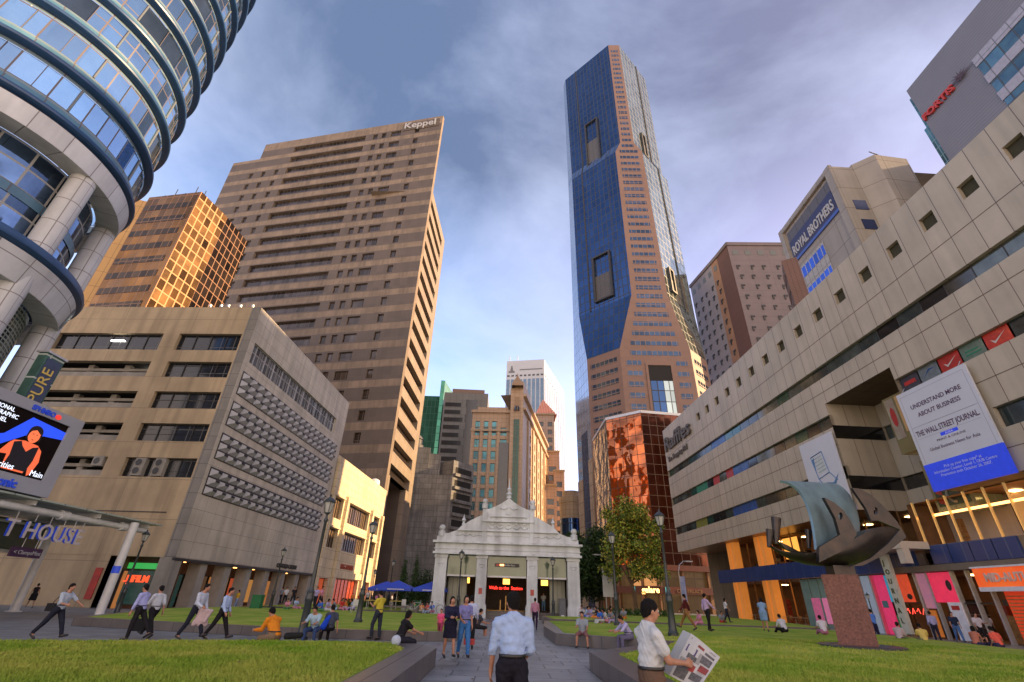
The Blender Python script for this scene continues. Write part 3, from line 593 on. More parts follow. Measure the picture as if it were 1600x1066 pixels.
# stone field in belts: each belt is a real course of the darker stone between the floors
zs=[0]; 
for z in sorted(rows): zs+= [z-2.0,z+1.9]
zs.append(HT)
for a,b in zip(zs[:-1],zs[1:]):
    dark=any(abs((a+b)/2-z)<1.2 for z in rows)
    hh=[(h[0],h[1],max(h[2],a),min(h[3],b)) for h in holes if h[3]>a+.01 and h[2]<b-.01]
    top=b
    for (ua,ub,zt) in ((0,uL,154.5),(uL,Lk,HT)):
        bb=min(b,zt)
        if bb<=a: continue
        h2=[(max(h[0],ua),min(h[1],ub),h[2],min(h[3],bb)) for h in hh if h[1]>ua and h[0]<ub]
        mb.wall(pk,ua,ub,a,bb,h2,depth=1.2,m=1 if (dark and a<158) else 0,mr=0)
pkr=Pln(-29.3,115,2.8)      # side face
HR_=124.5; DEP=27.5
# thin front blade: its far side and edges
P=pk.P
mb.quad(P(Lk,0,0),P(Lk,0,-1.4),P(Lk,HT,-1.4),P(Lk,HT,0)); mb.quad(P(Lk,HR_,-1.4),P(uL,HR_,-1.4),P(uL,HT,-1.4),P(Lk,HT,-1.4)); mb.quad(P(uL,HT,0),P(Lk,HT,0),P(Lk,HT,-1.4),P(uL,HT,-1.4)); mb.quad(P(0,154.5,0),P(uL,154.5,0),P(uL,154.5,-1.4),P(0,154.5,-1.4)); mb.quad(P(uL,154.5,-1.4),P(uL,154.5,0),P(uL,HT,0),P(uL,HT,-1.4))
mb.quad(P(0,0,-30),P(0,0,0),P(0,154.5,0),P(0,154.5,-30)); mb.quad(P(Lk-12,0,-27),P(0,0,-27),P(0,HR_-1,-27),P(Lk-12,HR_-1,-27))
mb.quad(P(0,HR_-1,-1.4),P(Lk-12,HR_-1,-1.4),P(Lk-12,HR_-1,-27),P(0,HR_-1,-27))
mb.build('wall',[KST,KDK],r)
KGL=mat('slab_window_glass',(.09,.08,.08),(.05,.04,.035),rough=.07,metal=.55,ns=.15,grid=(1.5,4),gm=.08,gc=(.05,.04,.04),var=.5,wav=.05,wavs=.25)
windows(pk,ribs,r,KGL,'window_band',off=-.9)
windows(pk,smalls,r,KGL,'window',off=-.5,cap=96)
# side: stone piers with slanting recess bands, arch at the foot
mb=MB(); KSS=mat('slab_side_stone',(.27,.215,.16),(.22,.175,.13),rough=.7,ns=.2,grid=(3,3),gm=.03,var=.05,grime=.1)
sh=[(1.8,DEP-4.5,z-1.7,z+1.3) for z in [HR_-5-6.02*i for i in range(16)]]+[(3.2,DEP-7.5,0,27.5)]
mb.wall(pkr,1.5,DEP,0,HR_,sh,depth=1.6); mb.quad(pkr.P(1.5,HR_,0),pkr.P(DEP,HR_,0),pkr.P(DEP,HR_,-22),pkr.P(1.5,HR_,-22)); mb.quad(pkr.P(DEP,0,0),pkr.P(DEP,0,-22),pkr.P(DEP,HR_,-22),pkr.P(DEP,HR_,0)); mb.build('side_wall',KSS,r)
windows(pkr,sh[:-1],r,mat('side_dark_glass',(.05,.04,.035),rough=.15,ns=.2,metal=.3),'window_band',off=-1.5)
mb=MB(); q=sh[-1]; mb.quad(pkr.P(q[0],0,-9),pkr.P(q[1],0,-9),pkr.P(q[1],27.5,-9),pkr.P(q[0],27.5,-9)); mb.quad(pkr.P(q[0],27.5,-9),pkr.P(q[1],27.5,-9),pkr.P(q[1],27.5,-1.6),pkr.P(q[0],27.5,-1.6)); mb.quad(pkr.P(q[1],0,-1.6),pkr.P(q[1],27.5,-1.6),pkr.P(q[1],27.5,-9),pkr.P(q[1],0,-9)); mb.build('porch',KDK,r)
q=MB(); q.pbox(pk,U(634,192)-.5,Lk-1.2,157.6,161.8,.05,.2); q.build('sign_back',KDK,r); text('Keppel',4.6,.2,mat('sign_white',(.42,.41,.40),rough=.5),'lettering',r,plM(pk,U(634,192),158.3,.4),bold=.08)
mb=MB(); mb.path([P(U(490,215),163,-4),P(U(490,215),166,-4),P(U(484,212),168,-4)],.25,6); mb.build('antenna',STEEL,r)
# ------------------------------------------------------------------ bronze glass tower behind
r=thing('office_tower','copper coloured mirror glass tower with faceted corner, above the beige block at far left','office tower',(-62,80,0))
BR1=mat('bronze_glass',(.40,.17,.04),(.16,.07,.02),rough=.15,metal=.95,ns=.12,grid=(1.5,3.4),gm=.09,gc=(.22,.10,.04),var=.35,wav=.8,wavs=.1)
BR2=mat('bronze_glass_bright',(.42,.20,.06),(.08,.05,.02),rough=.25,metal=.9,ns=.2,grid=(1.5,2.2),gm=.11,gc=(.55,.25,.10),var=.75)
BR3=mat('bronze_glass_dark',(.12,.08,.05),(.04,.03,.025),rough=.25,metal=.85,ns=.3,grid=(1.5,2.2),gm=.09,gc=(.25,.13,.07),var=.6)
H_=72; BDK=mat('bronze_dark_band',(.05,.03,.015),(.09,.05,.02),rough=.15,metal=.8,ns=.3,grid=(1.5,5),gm=.09,gc=(.16,.08,.03),var=.6); pts=[AD(-46.9,104),AD(-42.8,94),AD(-39.35,98.5),AD(-36.3,104.5)]  # dark glass of the window ribbons on the left face
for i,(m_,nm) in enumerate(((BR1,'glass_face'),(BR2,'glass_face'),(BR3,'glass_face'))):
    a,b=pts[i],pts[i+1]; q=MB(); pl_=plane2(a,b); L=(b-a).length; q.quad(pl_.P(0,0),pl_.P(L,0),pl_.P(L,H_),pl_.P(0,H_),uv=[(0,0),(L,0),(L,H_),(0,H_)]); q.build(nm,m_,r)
    if i==0:
        for k in range(19): q=MB(); q.pbox(pl_,.3,L-1.2,H_-4-k*3.4,H_-2.6-k*3.4,.01,.06); q.build('window_band',BDK,r)
q=MB(); bk=[AD(-37,128),AD(-46,128)]
pp=pts+bk; q.poly([(p.x,p.y,H_) for p in pp]); 
for a,b in ((pts[3],bk[0]),(bk[0],bk[1]),(bk[1],pts[0])): q.quad((a.x,a.y,0),(b.x,b.y,0),(b.x,b.y,H_),(a.x,a.y,H_))
q.build('roof',KDK,r)
q=MB(); a=AD(-48.6,106);b=AD(-46.9,104.2); q.quad((a.x,a.y,0),(b.x,b.y,0),(b.x,b.y,H_-1),(a.x,a.y,H_-1)); c_=AD(-48,125); q.quad((c_.x,c_.y,0),(a.x,a.y,0),(a.x,a.y,H_-1),(c_.x,c_.y,H_-1)); q.poly([(p.x,p.y,H_-1) for p in (a,b,c_)]); q.build('side_wall',mat('ochre_wall',(.5,.3,.12),(.42,.25,.1),rough=.8,ns=.2,grid=(3,3.3),gm=.04),r)
for k in range(5):
    q=MB(); p=pts[1]+(pts[0]-pts[1])*(.2*k+.1); q.path([p+Vector((0,2,H_)),p+Vector((0,2,H_+2.5+1.5*(k%2)))],.08,5); q.build('antenna',DFRAME,r)
# ------------------------------------------------------------------ round tower at far left
r=thing('round_tower','round blue glass tower ringed with dark blue ledges and white columns at far left','office tower',(-39.2,23.8,0))
RC=Vector((-39.2,23.8,0)); NVY=mat('navy_ledge',(.025,.075,.19),(.018,.055,.14),rough=.35,ns=1); 
TG=mat('round_tower_glass',(.36,.58,.80),(.28,.48,.72),rough=.04,metal=.92,ns=.4,grid=(2.1,3),gm=.05,gc=(.12,.1,.1),var=.22)
TD=mat('round_tower_dark_pane',(.06,.09,.14),(.03,.05,.08),rough=.05,metal=.6,ns=.4)
SPN=mat('pale_blue_spandrel',(.09,.20,.28),(.06,.15,.23),rough=.3,metal=.0,ns=.5,grid=(2.1,3),gm=.04,gc=(.08,.08,.1),var=.15)
LSP=mat('light_spandrel',(.17,.24,.28),rough=.35,ns=.5,grid=(2.1,3),gm=.04,gc=(.12,.1,.1),var=.12)
WPN=mat('white_cladding',(.60,.61,.61),(.52,.53,.53),rough=.5,ns=.7,grid=(2.1,1.9),gm=.03,gc=(.2,.18,.17),var=.06,grime=.15)
A0,A1=math.radians(-100),math.radians(120); NS=72
YL=mat('office_tube_light',(1,.85,.5),emit=(1,.75,.25),es=1.5)
PR_=2*math.pi/27
z=29.0; fl=0; nmul=0; REST=MB()
while z<96:
    q=MB(); q.lathe(RC,[(8.6,z-.3),(8.95,z-.28),(9.16,z-.14),(9.2,z),(9.12,z+.16),(8.95,z+.22),(8.7,z+.22)],NS,a0=A0,a1=A1); q.build('ledge',NVY,r,smooth=True)
    q=MB(); q.lathe(RC,[(8.80,z+.22),(8.72,z+.78)],NS,a0=A0,a1=A1); q.build('spandrel',SPN,r)
    q=MB(); q.lathe(RC,[(8.72,z+.78),(8.72,z+.95)],NS,a0=A0,a1=A1); q.build('light_spandrel',LSP,r); q=MB(); q.lathe(RC,[(8.72,z+3.2),(8.6,z+3.6)],NS,a0=A0,a1=A1); q.build('light_spandrel',LSP,r)
    q=MB(); ndk=random.Random(fl)
    for k in range(int((A1-A0)/PR_)):
        t0=A0+k*PR_; dk=(k%9==(2)) or ndk.random()<.1
        q.lathe(RC,[(8.64 if dk else 8.67,z+.95),(8.64 if dk else 8.67,z+3.2)],2,a0=t0,a1=t0+PR_,m=1 if dk else 0)
    q.build('window_band',[TG,TD],r)
    q=MB()
    for k in range(0,int((A1-A0)/PR_)+1):
        t=A0+k*PR_; m_=RC+Vector((8.72*math.cos(t),8.72*math.sin(t),0)); rad=.075 if k%3==0 else .025
        (q.tube(m_+Vector((0,0,z+.95)),m_+Vector((0,0,z+3.2)),rad,n=6))
        if 80>math.degrees(t)>-75 and nmul<96: q.build('mullion',LSP,r); q=MB(); nmul+=1
    if q.f: REST.v+=q.v; REST.f+=[tuple(i+len(REST.v)-len(q.v) for i in f) for f in q.f]; REST.uv+=q.uv; REST.m+=q.m
    q=MB(); n=0
    for k in (2,11,20): 
        if ndk.random()<.7: t=A0+(k+.4)*PR_; p=RC+Vector((8.68*math.cos(t),8.68*math.sin(t),0)); tn=Vector((-math.sin(t),math.cos(t),0)); q.tube(p+tn*-.3+Vector((0,0,z+1.6)),p+tn*.45+Vector((0,0,z+2.6)),.04,n=5); n+=1
    if n: q.build('tube_light',YL,r)
    z+=3.85; fl+=1
o=REST.build('mullion',LSP,r); o['kind']='stuff'
q=MB(); q.lathe(RC,[(8.3,28.55),(8.95,28.5),(8.8,27.0),(7.3,27.0)],NS,a0=A0,a1=A1); q.build('fascia',WPN,r)
q=MB(); q.lathe(RC,[(8.3,19.55),(8.85,19.6),(9.15,19.8),(9.2,20.05),(9.1,20.3),(8.7,20.4),(7.3,20.6)],NS,a0=A0,a1=A1); q.build('ledge',NVY,r,smooth=True)
q=MB(); q.lathe(RC,[(8.3,19.6),(8.9,19.55),(8.6,17.7),(7.2,17.7)],NS,a0=A0,a1=A1); q.build('fascia',WPN,r)
q=MB()
for k in range(27):
    if k%5: continue
    t=A0+(k+.5)*PR_; q.lathe(RC,[(8.93,19.5),(8.64,17.8)],3,a0=t,a1=t+PR_)
q.build('blue_panel',SPN,r)
TG2=mat('drum_glass',(.16,.26,.42),(.05,.08,.14),rough=.04,metal=.85,ns=.35,grid=(1.9,1.5),gm=.07,gc=(.3,.3,.28),var=.6)
TG3=mat('drum_glass_green',(.10,.17,.15),(.05,.09,.09),rough=.08,metal=.7,ns=.4,grid=(.5,.28),gm=.05,gc=(.25,.28,.24),var=.4)
q=MB(); q.lathe(RC,[(7.1,20.5),(7.1,27.1)],NS,a0=A0,a1=A1); q.build('glass_drum',TG2,r)
q=MB(); q.lathe(RC,[(7.15,23.3),(7.15,24.0)],NS,a0=A0,a1=A1); q.build('spandrel',SPN,r)
q=MB(); q.lathe(RC,[(7.0,6),(7.0,17.8)],NS,a0=A0,a1=A1); q.build('glass_drum',TG3,r)
q=MB(); q.lathe(RC,[(7.0,0),(7.0,6)],NS,a0=A0,a1=A1); q.build('base_wall',BEIGE2,r)
for k in range(8):
    t=math.radians(3.3+45*k); p=RC+Vector((8.0*math.cos(t),8.0*math.sin(t),0))
    q=MB(); q.lathe(p,[(.75,0),(.75,6),(.72,6.03),(.75,6.06),(.75,11),(.72,11.03),(.75,11.06),(.75,16),(.75,27.1)],20); 
    q.build('column',WPN,r,smooth=True)
# ------------------------------------------------------------------ sign box, screen, canopy
r=thing('sign_box','green glass box sign reading PURE beside the round tower','sign',(-29,29,0))
pg=Pln(-29.6,20,0); u1,z1=pg.uz(108,563); u0,z0=pg.uz(64,640)
q=MB(); GG=mat('green_tint_glass',(.12,.24,.2),(.07,.15,.13),rough=.1,metal=.5,ns=1,grid=(1.2,1.6),gm=.05,gc=(.4,.45,.42)); q.pbox(pg,u1-1.5,u1-.2,z0,z1-.2,-.6,0); q.build('glass_box',GG,r)
q=MB(); q.pbox(pg,u1-1.6,u1-.1,z1-.2,z1-.08,-.7,.1); q.tube(pg.P(u1-1,0,-.4),pg.P(u1-1,z0,-.4),.12); q.build('frame',STEEL,r)
q=MB(); q.pbox(pg,u1-1.35,u1-.35,z0-.3,z1-.5,.01,.06); q.build('sign_panel',mat('navy_panel',(.05,.07,.14),rough=.5),r)
M_=plM(pg,u1-.62,z0+.1,.07)@Matrix.Rotation(math.radians(90),4,'Z'); text('PURE',1.0,.02,mat('yellow_letters',(.75,.55,.12),rough=.5),'lettering',r,M_)
r=thing('video_screen','large outdoor video screen in a grey frame showing a dark haired woman in black','screen',(-26,23,5.3))
pv=Pln(-26,10,0); uR,zB=pv.uz(78,778); uR2,zT=pv.uz(131,659); uR=(uR+uR2)/2; zB=5.85
pu1,pz1=pv.uz(114,659); pu0,_=pv.uz(10.5,620); _,pz0=pv.uz(70.5,753); pz1=zT-.55; pu0=min(pu0,uR-6.4)
q=MB(); FRM=mat('screen_frame',(.36,.37,.40),(.33,.34,.37),rough=.4,ns=1); q.pbox(pv,pu0-.5,uR,zB,pz0,-.6,0); q.pbox(pv,pu0-.5,uR,pz1,zT,-.6,0); q.pbox(pv,pu0-.5,pu0,pz0,pz1,-.6,0); q.pbox(pv,pu1,uR,pz0,pz1,-.6,0); q.build('frame',FRM,r)
q=MB(); q.pbox(pv,pu0-.3,uR-.2,zB-.6,zB,-.5,-.2); q.build('bracket',DFRAME,r)
def em(n,c,e=1.0): return mat(n,tuple(x*.05 for x in c),emit=c,es=e*.75,noise=.1,ns=30,spec=.1)
q=MB(); q.pbox(pv,pu0,pu1,pz0,pz1,-.5,-.1); q.build('display',mat('display_dark',(.004,.003,.003),(.012,.005,.003),rough=.5,ns=22,noise=.5,spec=.1),r)
W_,H_=pu1-pu0,pz1-pz0
def sp(pts,off=-.09):
    if off>-.0899 and off!=-.07 or (off==-.07 and max(p[0] for p in pts)>.5): pts=[(.70+(a-.70)*.74,b*.9) for a,b in pts]
    return [pv.P(pu0+W_*a,pz0+H_*b,off) for a,b in pts]
q=MB(); q.poly(sp([(0,.5),(.18,.62),(.35,.5),(.42,.55),(.6,.93),(1,.88),(1,.74),(.8,.7),(.62,.62),(.42,.36),(.2,.40),(0,.3)])); q.build('blue_glow',em('screen_blue',(.02,.06,.6)),r)
q=MB(); q.poly(sp([(.36,.28),(.44,.5),(.48,.56),(.62,.6),(.82,.58),(.9,.5),(.94,.3),(.9,.06),(.86,.02),(.82,.2),(.8,.05),(.5,.05),(.48,.3)],-.085)); q.build('skin_tone',em('screen_skin',(.6,.10,.04)),r)
q=MB(); q.poly(sp([(.49,.53),(.58,.58),(.62,.5),(.7,.42),(.76,.52),(.84,.56),(.85,.3),(.82,.08),(.5,.08),(.52,.3)],-.08)); q.build('dress',em('screen_black',(.01,.008,.01)),r)
q=MB(); q.poly(sp([(.70+.085*math.cos(t*math.pi/8),.74+.15*math.sin(t*math.pi/8)) for t in range(16)],-.075)); q.build('face',em('screen_face',(.65,.13,.05)),r)
q=MB(); q.poly(sp([(.70+.1*math.cos(t*math.pi/8),.80+.12*math.sin(t*math.pi/8)) for t in range(0,9)]+[(.61,.72),(.64,.8),(.7,.84),(.77,.78)],-.07)); q.poly(sp([(.60,.80),(.595,.66),(.615,.62),(.625,.8)],-.072)); q.poly(sp([(.775,.8),(.785,.62),(.805,.66),(.80,.82)],-.072)); q.poly(sp([(.655,.755),(.685,.765),(.685,.745)],-.0705)); q.poly(sp([(.72,.765),(.75,.755),(.72,.745)],-.0705)); q.poly(sp([(.68,.655),(.725,.655),(.70,.64)],-.0705)); q.build('hair',em('screen_hair',(.012,.008,.008)),r)
q=MB(); a,b=.03,.8
for (x0,x1,y0,y1) in ((0,.07,.0,.02),(0,.07,.11,.13),(0,.012,0,.13),(.058,.07,0,.13)): q.poly(sp([(a+x0,b+y0),(a+x1,b+y0),(a+x1,b+y1),(a+x0,b+y1)],-.07))
q.build('emblem',em('screen_yellow',(1,.3,.05)),r)
TW=em('screen_text',(.8,.85,1)); text('NATIONAL\nGEOGRAPHIC\nCHANNEL',.3,.005,TW,'lettering',r,plM(pv,pu0+W_*.13,pz0+H_*.9,-.07))
text('to Myanmar cities',.42,.005,TW,'lettering',r,plM(pv,pu0+W_*.12,pz0+H_*.06,-.06)); text('Main',.42,.005,TW,'lettering',r,plM(pv,pu0+W_*.84,pz0+H_*.04,-.06))
BLU=mat('blue_letters',(.03,.08,.62),rough=.45,emit=(.02,.07,.6),es=.1)
text('Panasonic',.62,.03,BLU,'lettering',r,plM(pv,uR-4.6,zB+.12,.04),bold=.015); text('SPHMBO',.38,.02,BLU,'lettering',r,plM(pv,pu0+W_*.52,pz1+.12,.03),bold=.01)
q=MB(); q.poly([pv.P(pu0+W_*.82+.2*math.cos(t*.785),pz1+.22+.14*math.sin(t*.785),.03) for t in range(8)]); q.build('badge',mat('red_badge',(.8,.05,.04),emit=(.8,.03,.02),es=.5),r)
r=thing('entrance_canopy','white steel canopy with glass roof over the pavement, under the video screen','canopy',(-25,30,0))
py=Pln(-24.6,6,0); ue,ze=py.uz(231,822)
zb=4.95; ue=28.6
q=MB(); q.tube(py.P(0,zb,0),py.P(ue,zb,0),.17,n=14); 
for k in range(5): u=ue-2.5-4.6*k; q.tube(py.P(u,zb,0),py.P(u+.5,zb,0),.25,n=14)
q.tube(py.P(0,zb,-6.5),py.P(ue,zb,-6.5),.17,n=14); q.build('beam',WHITE,r,smooth=True)
q=MB(); q.pbox(py,0,ue+.7,zb+.42,zb+.5,-8,.5); q.build('roof_edge',mat('canopy_sheet',(.38,.44,.38),(.3,.35,.3),rough=.35,ns=.6,grid=(1.5,1.5),gm=.04),r)
for k in range(7):
    u=ue-.3-4.4*k; q=MB(); q.pbox(py,u-.06,u+.06,zb+.17,zb+.42,-8,.3); q.build('rib',WHITE,r)
for k,(a,b) in enumerate(((-24.15,32.7),(-30.6,27.2),(-24.3,18.2),(-30.8,34.4))):
    q=MB(); q.lathe((a,b,0),[(.42,0),(.42,.05),(.24,.08),(.24,zb+.3)],18); o=q.build('column',WHITE,r,smooth=True)
    if k==0: q=MB(); q.lathe((a,b,2.3),[(.25,0),(.25,.4)],12,a0=-2.4,a1=-.2); q.build('plate',BLU,o)
q=MB(); q.pbox(py,2,ue-.5,3.3,zb+.2,-6.45,-6.35); q.build('glass_screen',mat('green_tint_screen',(.10,.15,.11),(.07,.1,.08),rough=.15,ns=.7,grid=(2.4,1.6),gm=.04,spec=.8),r)
q=MB(); q.tube(py.P(2,3.3,-6.3),py.P(ue-.4,3.3,-6.3),.1); q.build('rail',WHITE,r)
r=thing('hanging_letters','row of big grey block letters with blue sides hanging under the white canopy','sign',(-24.5,20,3.6))
uE,_=py.uz(125,833); body='T HOUSE'
gr_=mat('grey_letter_face',(.58,.53,.53),rough=.6,spec=.2); 
t1=text(body,1.12,.12,BLU,'letter_side',None,None,bold=.03); wd=max(v.co.x for v in t1.data.vertices); bpy.data.objects.remove(t1)
uc=uE-wd
for ch in body:
    tt=text(ch if ch!=' ' else 'I',1.12,.1,BLU,'tmp'); cw=max(v.co.x for v in tt.data.vertices)+.1; bpy.data.objects.remove(tt)
    if ch!=' ':
        lo=text(ch,1.12,.06,BLU,'letter',r,plM(py,uc,3.62,.0),bold=.0); text(ch,1.12,.012,gr_,'letter_face',lo,plM(py,uc,3.62,.08),bold=.012)
        q=MB(); q.tube(py.P(uc+cw*.5,4.4,.05),py.P(uc+cw*.5,zb,.05),.02,n=5); q.build('hanger',STEEL,r)
    uc+=cw
r=thing('hanging_sign','small dark plum sign board hanging below the big canopy letters','sign',(-24.6,19,2.8))
a,_=py.uz(18,858); b,_=py.uz(68,858); q=MB(); q.pbox(py,a,b,2.75,3.2,-.08,.02); q.build('board',mat('plum_board',(.05,.015,.06),rough=.4),r); text('< ClampsMint',.27,.01,mat('grey_text',(.4,.4,.4)),'lettering',r,plM(py,a+.15,2.88,.03)); 
q=MB(); q.tube(py.P(a+.5,3.2,0),py.P(a+.5,3.65,0),.015,n=5); q.tube(py.P(b-.5,3.2,0),py.P(b-.5,3.65,0),.015,n=5); q.build('hanger',STEEL,r)
# ------------------------------------------------------------------ Republic-Plaza-like tower
r=thing('skyscraper','tallest tower, blue glass with brown stone corner that flares towards its base','skyscraper',(52,171,0))
a0=AD(18.2,156.8); pc_=Pln(a0.x,a0.y,91.5)
LV=[((950,70),(968,77),(883.5,125),(880.5,131)),((968.4,219),(991,227),(891.5,232),(886,240)),((961.4,236),(1003.6,239),(892,242),(886.5,250)),((986.7,461),(1043,461),(903,455),(894.5,470)),((968.4,545),(1078,545.5),(917,560),(896.5,560))]
lev=[]
for i,(l,rr,bl,sl_) in enumerate(LV):
    ul,zl=pc_.uz(*l); ur,zr=pc_.uz(*rr); z=(zl+zr)/2 if i else 278.; 
    PLv=pc_.P(ul,0);PRv=pc_.P(ur,0); v=ray(*bl); az=math.atan2(v.x,v.y); 
    dL=Vector((-math.sin(math.radians(46)),math.cos(math.radians(46)),0))
    # intersect PL+t*dL with azimuth ray
    def isect(P,d,azr):
        n=Vector((math.cos(azr),-math.sin(azr),0)); return P+d*(-P.dot(n)/d.dot(n))
    B=isect(PLv,dL,az); v=ray(*sl_); Bs=isect(B,Vector((-.18,1,0)),math.atan2(v.x,v.y))
    if (Bs-B).length>16 or (Bs-B).dot(Vector((0,1,0)))<0: Bs=B+Vector((-.6,6,0))
    dR=Vector((math.sin(math.radians(46)),math.cos(math.radians(46)),0)); Lr=(B-PLv).length
    Rr=PRv+dR*Lr*(.92); R2=Rr+Vector((1,9,0)); bkR=R2+Vector((-12,18,0)); bkL=Bs+Vector((6,18,0))
    lev.append((z,[B,PLv,PRv,Rr,R2,bkR,bkL,Bs]))
lev.append((0,lev[-1][1]))
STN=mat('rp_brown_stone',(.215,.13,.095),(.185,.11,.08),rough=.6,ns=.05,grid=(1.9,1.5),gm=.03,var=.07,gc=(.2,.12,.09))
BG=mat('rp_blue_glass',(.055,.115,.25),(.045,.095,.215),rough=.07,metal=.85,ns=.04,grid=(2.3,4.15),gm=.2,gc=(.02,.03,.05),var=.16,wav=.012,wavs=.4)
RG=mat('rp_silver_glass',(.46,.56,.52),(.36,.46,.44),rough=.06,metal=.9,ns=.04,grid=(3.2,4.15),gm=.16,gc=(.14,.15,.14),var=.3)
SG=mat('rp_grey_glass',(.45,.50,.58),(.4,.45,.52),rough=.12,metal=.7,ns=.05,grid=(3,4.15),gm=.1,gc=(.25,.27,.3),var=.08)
def strip(i0,i1,m,name,lv=range(5)):
    q=MB()
    for k in lv:
        (zt,pt),(zb_,pb_)=lev[k],lev[k+1]; A,B,C,D=pb_[i0],pb_[i1],pt[i1],pt[i0]
        La=(B-A).length;Lc=(C-D).length; u0=-(La)/2
        q.quad((A.x,A.y,zb_),(B.x,B.y,zb_),(C.x,C.y,zt),(D.x,D.y,zt),uv=[(u0,zb_),(-u0,zb_),(Lc/2,zt),(-Lc/2,zt)])
    return q.build(name,m,r)
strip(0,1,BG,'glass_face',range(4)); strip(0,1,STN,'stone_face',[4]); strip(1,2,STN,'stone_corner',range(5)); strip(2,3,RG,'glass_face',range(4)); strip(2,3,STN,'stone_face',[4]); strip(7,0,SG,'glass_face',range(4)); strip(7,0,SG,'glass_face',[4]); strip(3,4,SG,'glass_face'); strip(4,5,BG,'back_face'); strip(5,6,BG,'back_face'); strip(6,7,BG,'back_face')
q=MB(); q.poly([(p.x,p.y,278) for p in lev[0][1]]); q.build('roof',STN,r)
q=MB(); q.prism([(p.x,p.y) for p in (lev[0][1][1]+Vector((1,2,0)),lev[0][1][2]+Vector((0,2,0)),lev[0][1][2]+Vector((2,8,0)),lev[0][1][1]+Vector((-2,8,0)))],278,281.5); q.build('parapet',STN,r)
RW=mat('rp_ribbon',(.07,.12,.20),(.04,.07,.12),rough=.07,metal=.6,ns=.1,grid=(1.9,2),gm=.12,gc=(.2,.13,.1),var=.35)
def edge(z,i):
    for k in range(5):
        (zt,pt),(zb_,pb_)=lev[k],lev[k+1]
        if zb_<=z<=zt: f=(z-zb_)/(zt-zb_+1e-9); return pb_[i].lerp(pt[i],f)
    return lev[0][1][i]
z=272; zfl=lev[4][0]; portal=(None)
up0,zp1=pc_.uz(1012,571); up1,_=pc_.uz(1048,574)
while z>20:
    A=edge(z,1);B=edge(z,2); ua=(A-pc_.o).dot(pc_.d);ub=(B-pc_.o).dot(pc_.d); mgn=(ub-ua)*.13+.35
    segs=[(ua+mgn,ub-mgn)] if z>zp1+1 else [(ua+mgn*.5,up0-2.2),(up1+2.2,ub-mgn*.5)]
    for s0,s1 in segs:
        q=MB(); q.pbox(pc_,s0,s1,z-1,z+.9,.005,.09); q.build('window_ribbon',RW,r)
    z-=4.15
pr_=Pln(*pc_.P(up0,0).to_2d(),91.5); q=MB(); w_=up1-up0
q.pbox(pc_,up0-.9,up0,zp1-48,zp1+.9,.005,.35); q.pbox(pc_,up1,up1+.9,zp1-48,zp1+.9,.005,.35); q.pbox(pc_,up0,up1,zp1,zp1+.9,.005,.35); q.build('portal_frame',STN,r)
q=MB(); q.pbox(pc_,up0,up0+w_*.6,zp1-48,zp1,.01,.06); q.build('portal_glass',BG,r); q=MB(); q.pbox(pc_,up0+w_*.6,up1,zp1-48,zp1,.01,.08); q.build('portal_glass',RG,r); q=MB(); q.pbox(pc_,up0,up1,zp1-6,zp1,.07,.09); q.build('portal_shade',BLACK,r)
# left stone face ribbons
A,B=lev[4][1][0],lev[4][1][1]; pL_=plane2(A,B); Ll=(B-A).length; z=zfl-4
while z>15:
    q=MB(); q.pbox(pL_,1.5,Ll-1.5,z-1,z+.9,.005,.09); q.build('window_ribbon',RW,r); z-=4.15
A,B=lev[4][1][2],lev[4][1][3]; pR2=plane2(A,B); Lr=(B-A).length; z=zfl-4
while z>40:
    q=MB(); q.pbox(pR2,2,Lr-2,z-1,z+.9,.005,.09); q.build('window_ribbon',RW,r); z-=4.15
A,B=lev[4][1][7],lev[4][1][0]; pS_=plane2(A,B); q=MB(); q.pbox(pS_,(B-A).length*.35,(B-A).length*.75,0,zfl-27,.01,.12); q.build('tall_window',BG,r)
q=MB(); q.pbox(pS_,0,(B-A).length*.33,0,zfl-43,.01,.3); q.pbox(pS_,(B-A).length*.78,(B-A).length,0,zfl-38,.01,.3); q.build('stone_pier',mat('sunlit_buff_stone',(.5,.34,.2),rough=.7,ns=.2,grid=(2,4),gm=.1),r)  # buff stone of the two piers at the tower foot
# grooves and balcony recesses on the glass faces
def recess(lk,i0,i1,pts,name='recess'):
    A,B=lev[lk][1][i0],lev[lk][1][i1]; A2,B2=lev[lk+1][1][i0],lev[lk+1][1][i1]; pl_=plane2(A2,B2) 
    q4=[pl_.uz(*p) for p in pts]; u0=min(q_[0] for q_ in q4);u1=max(q_[0] for q_ in q4);z0=min(q_[1] for q_ in q4);z1=max(q_[1] for q_ in q4)
    q=MB(); q.pbox(pl_,u0,u0+.8,z0,z1,.0,.9); q.pbox(pl_,u1-.8,u1,z0,z1,.0,.9); q.pbox(pl_,u0+.8,u1-.8,z1-.8,z1,.0,.9); q.pbox(pl_,u0+.8,u1-.8,z0,z0+.8,.0,.9); o=q.build(name,DFRAME,r)
    q=MB(); zm=z0+(z1-z0)*.55; q.pbox(pl_,u0+.8,u1-.8,z0+.8,zm,.02,.3); q.build('louvre',mat('brown_louvre',(.10,.09,.08),(.06,.055,.05),rough=.5,grid=(2.3,1.4),gm=.15,gc=(.05,.05,.05)),o)
    return pl_
recess(0,0,1,[(914,198),(940,250)]); recess(2,0,1,[(926,405),(960,462)]); recess(0,2,3,[(1000,208),(1012,250)]); recess(2,2,3,[(1042,418),(1056,462)])
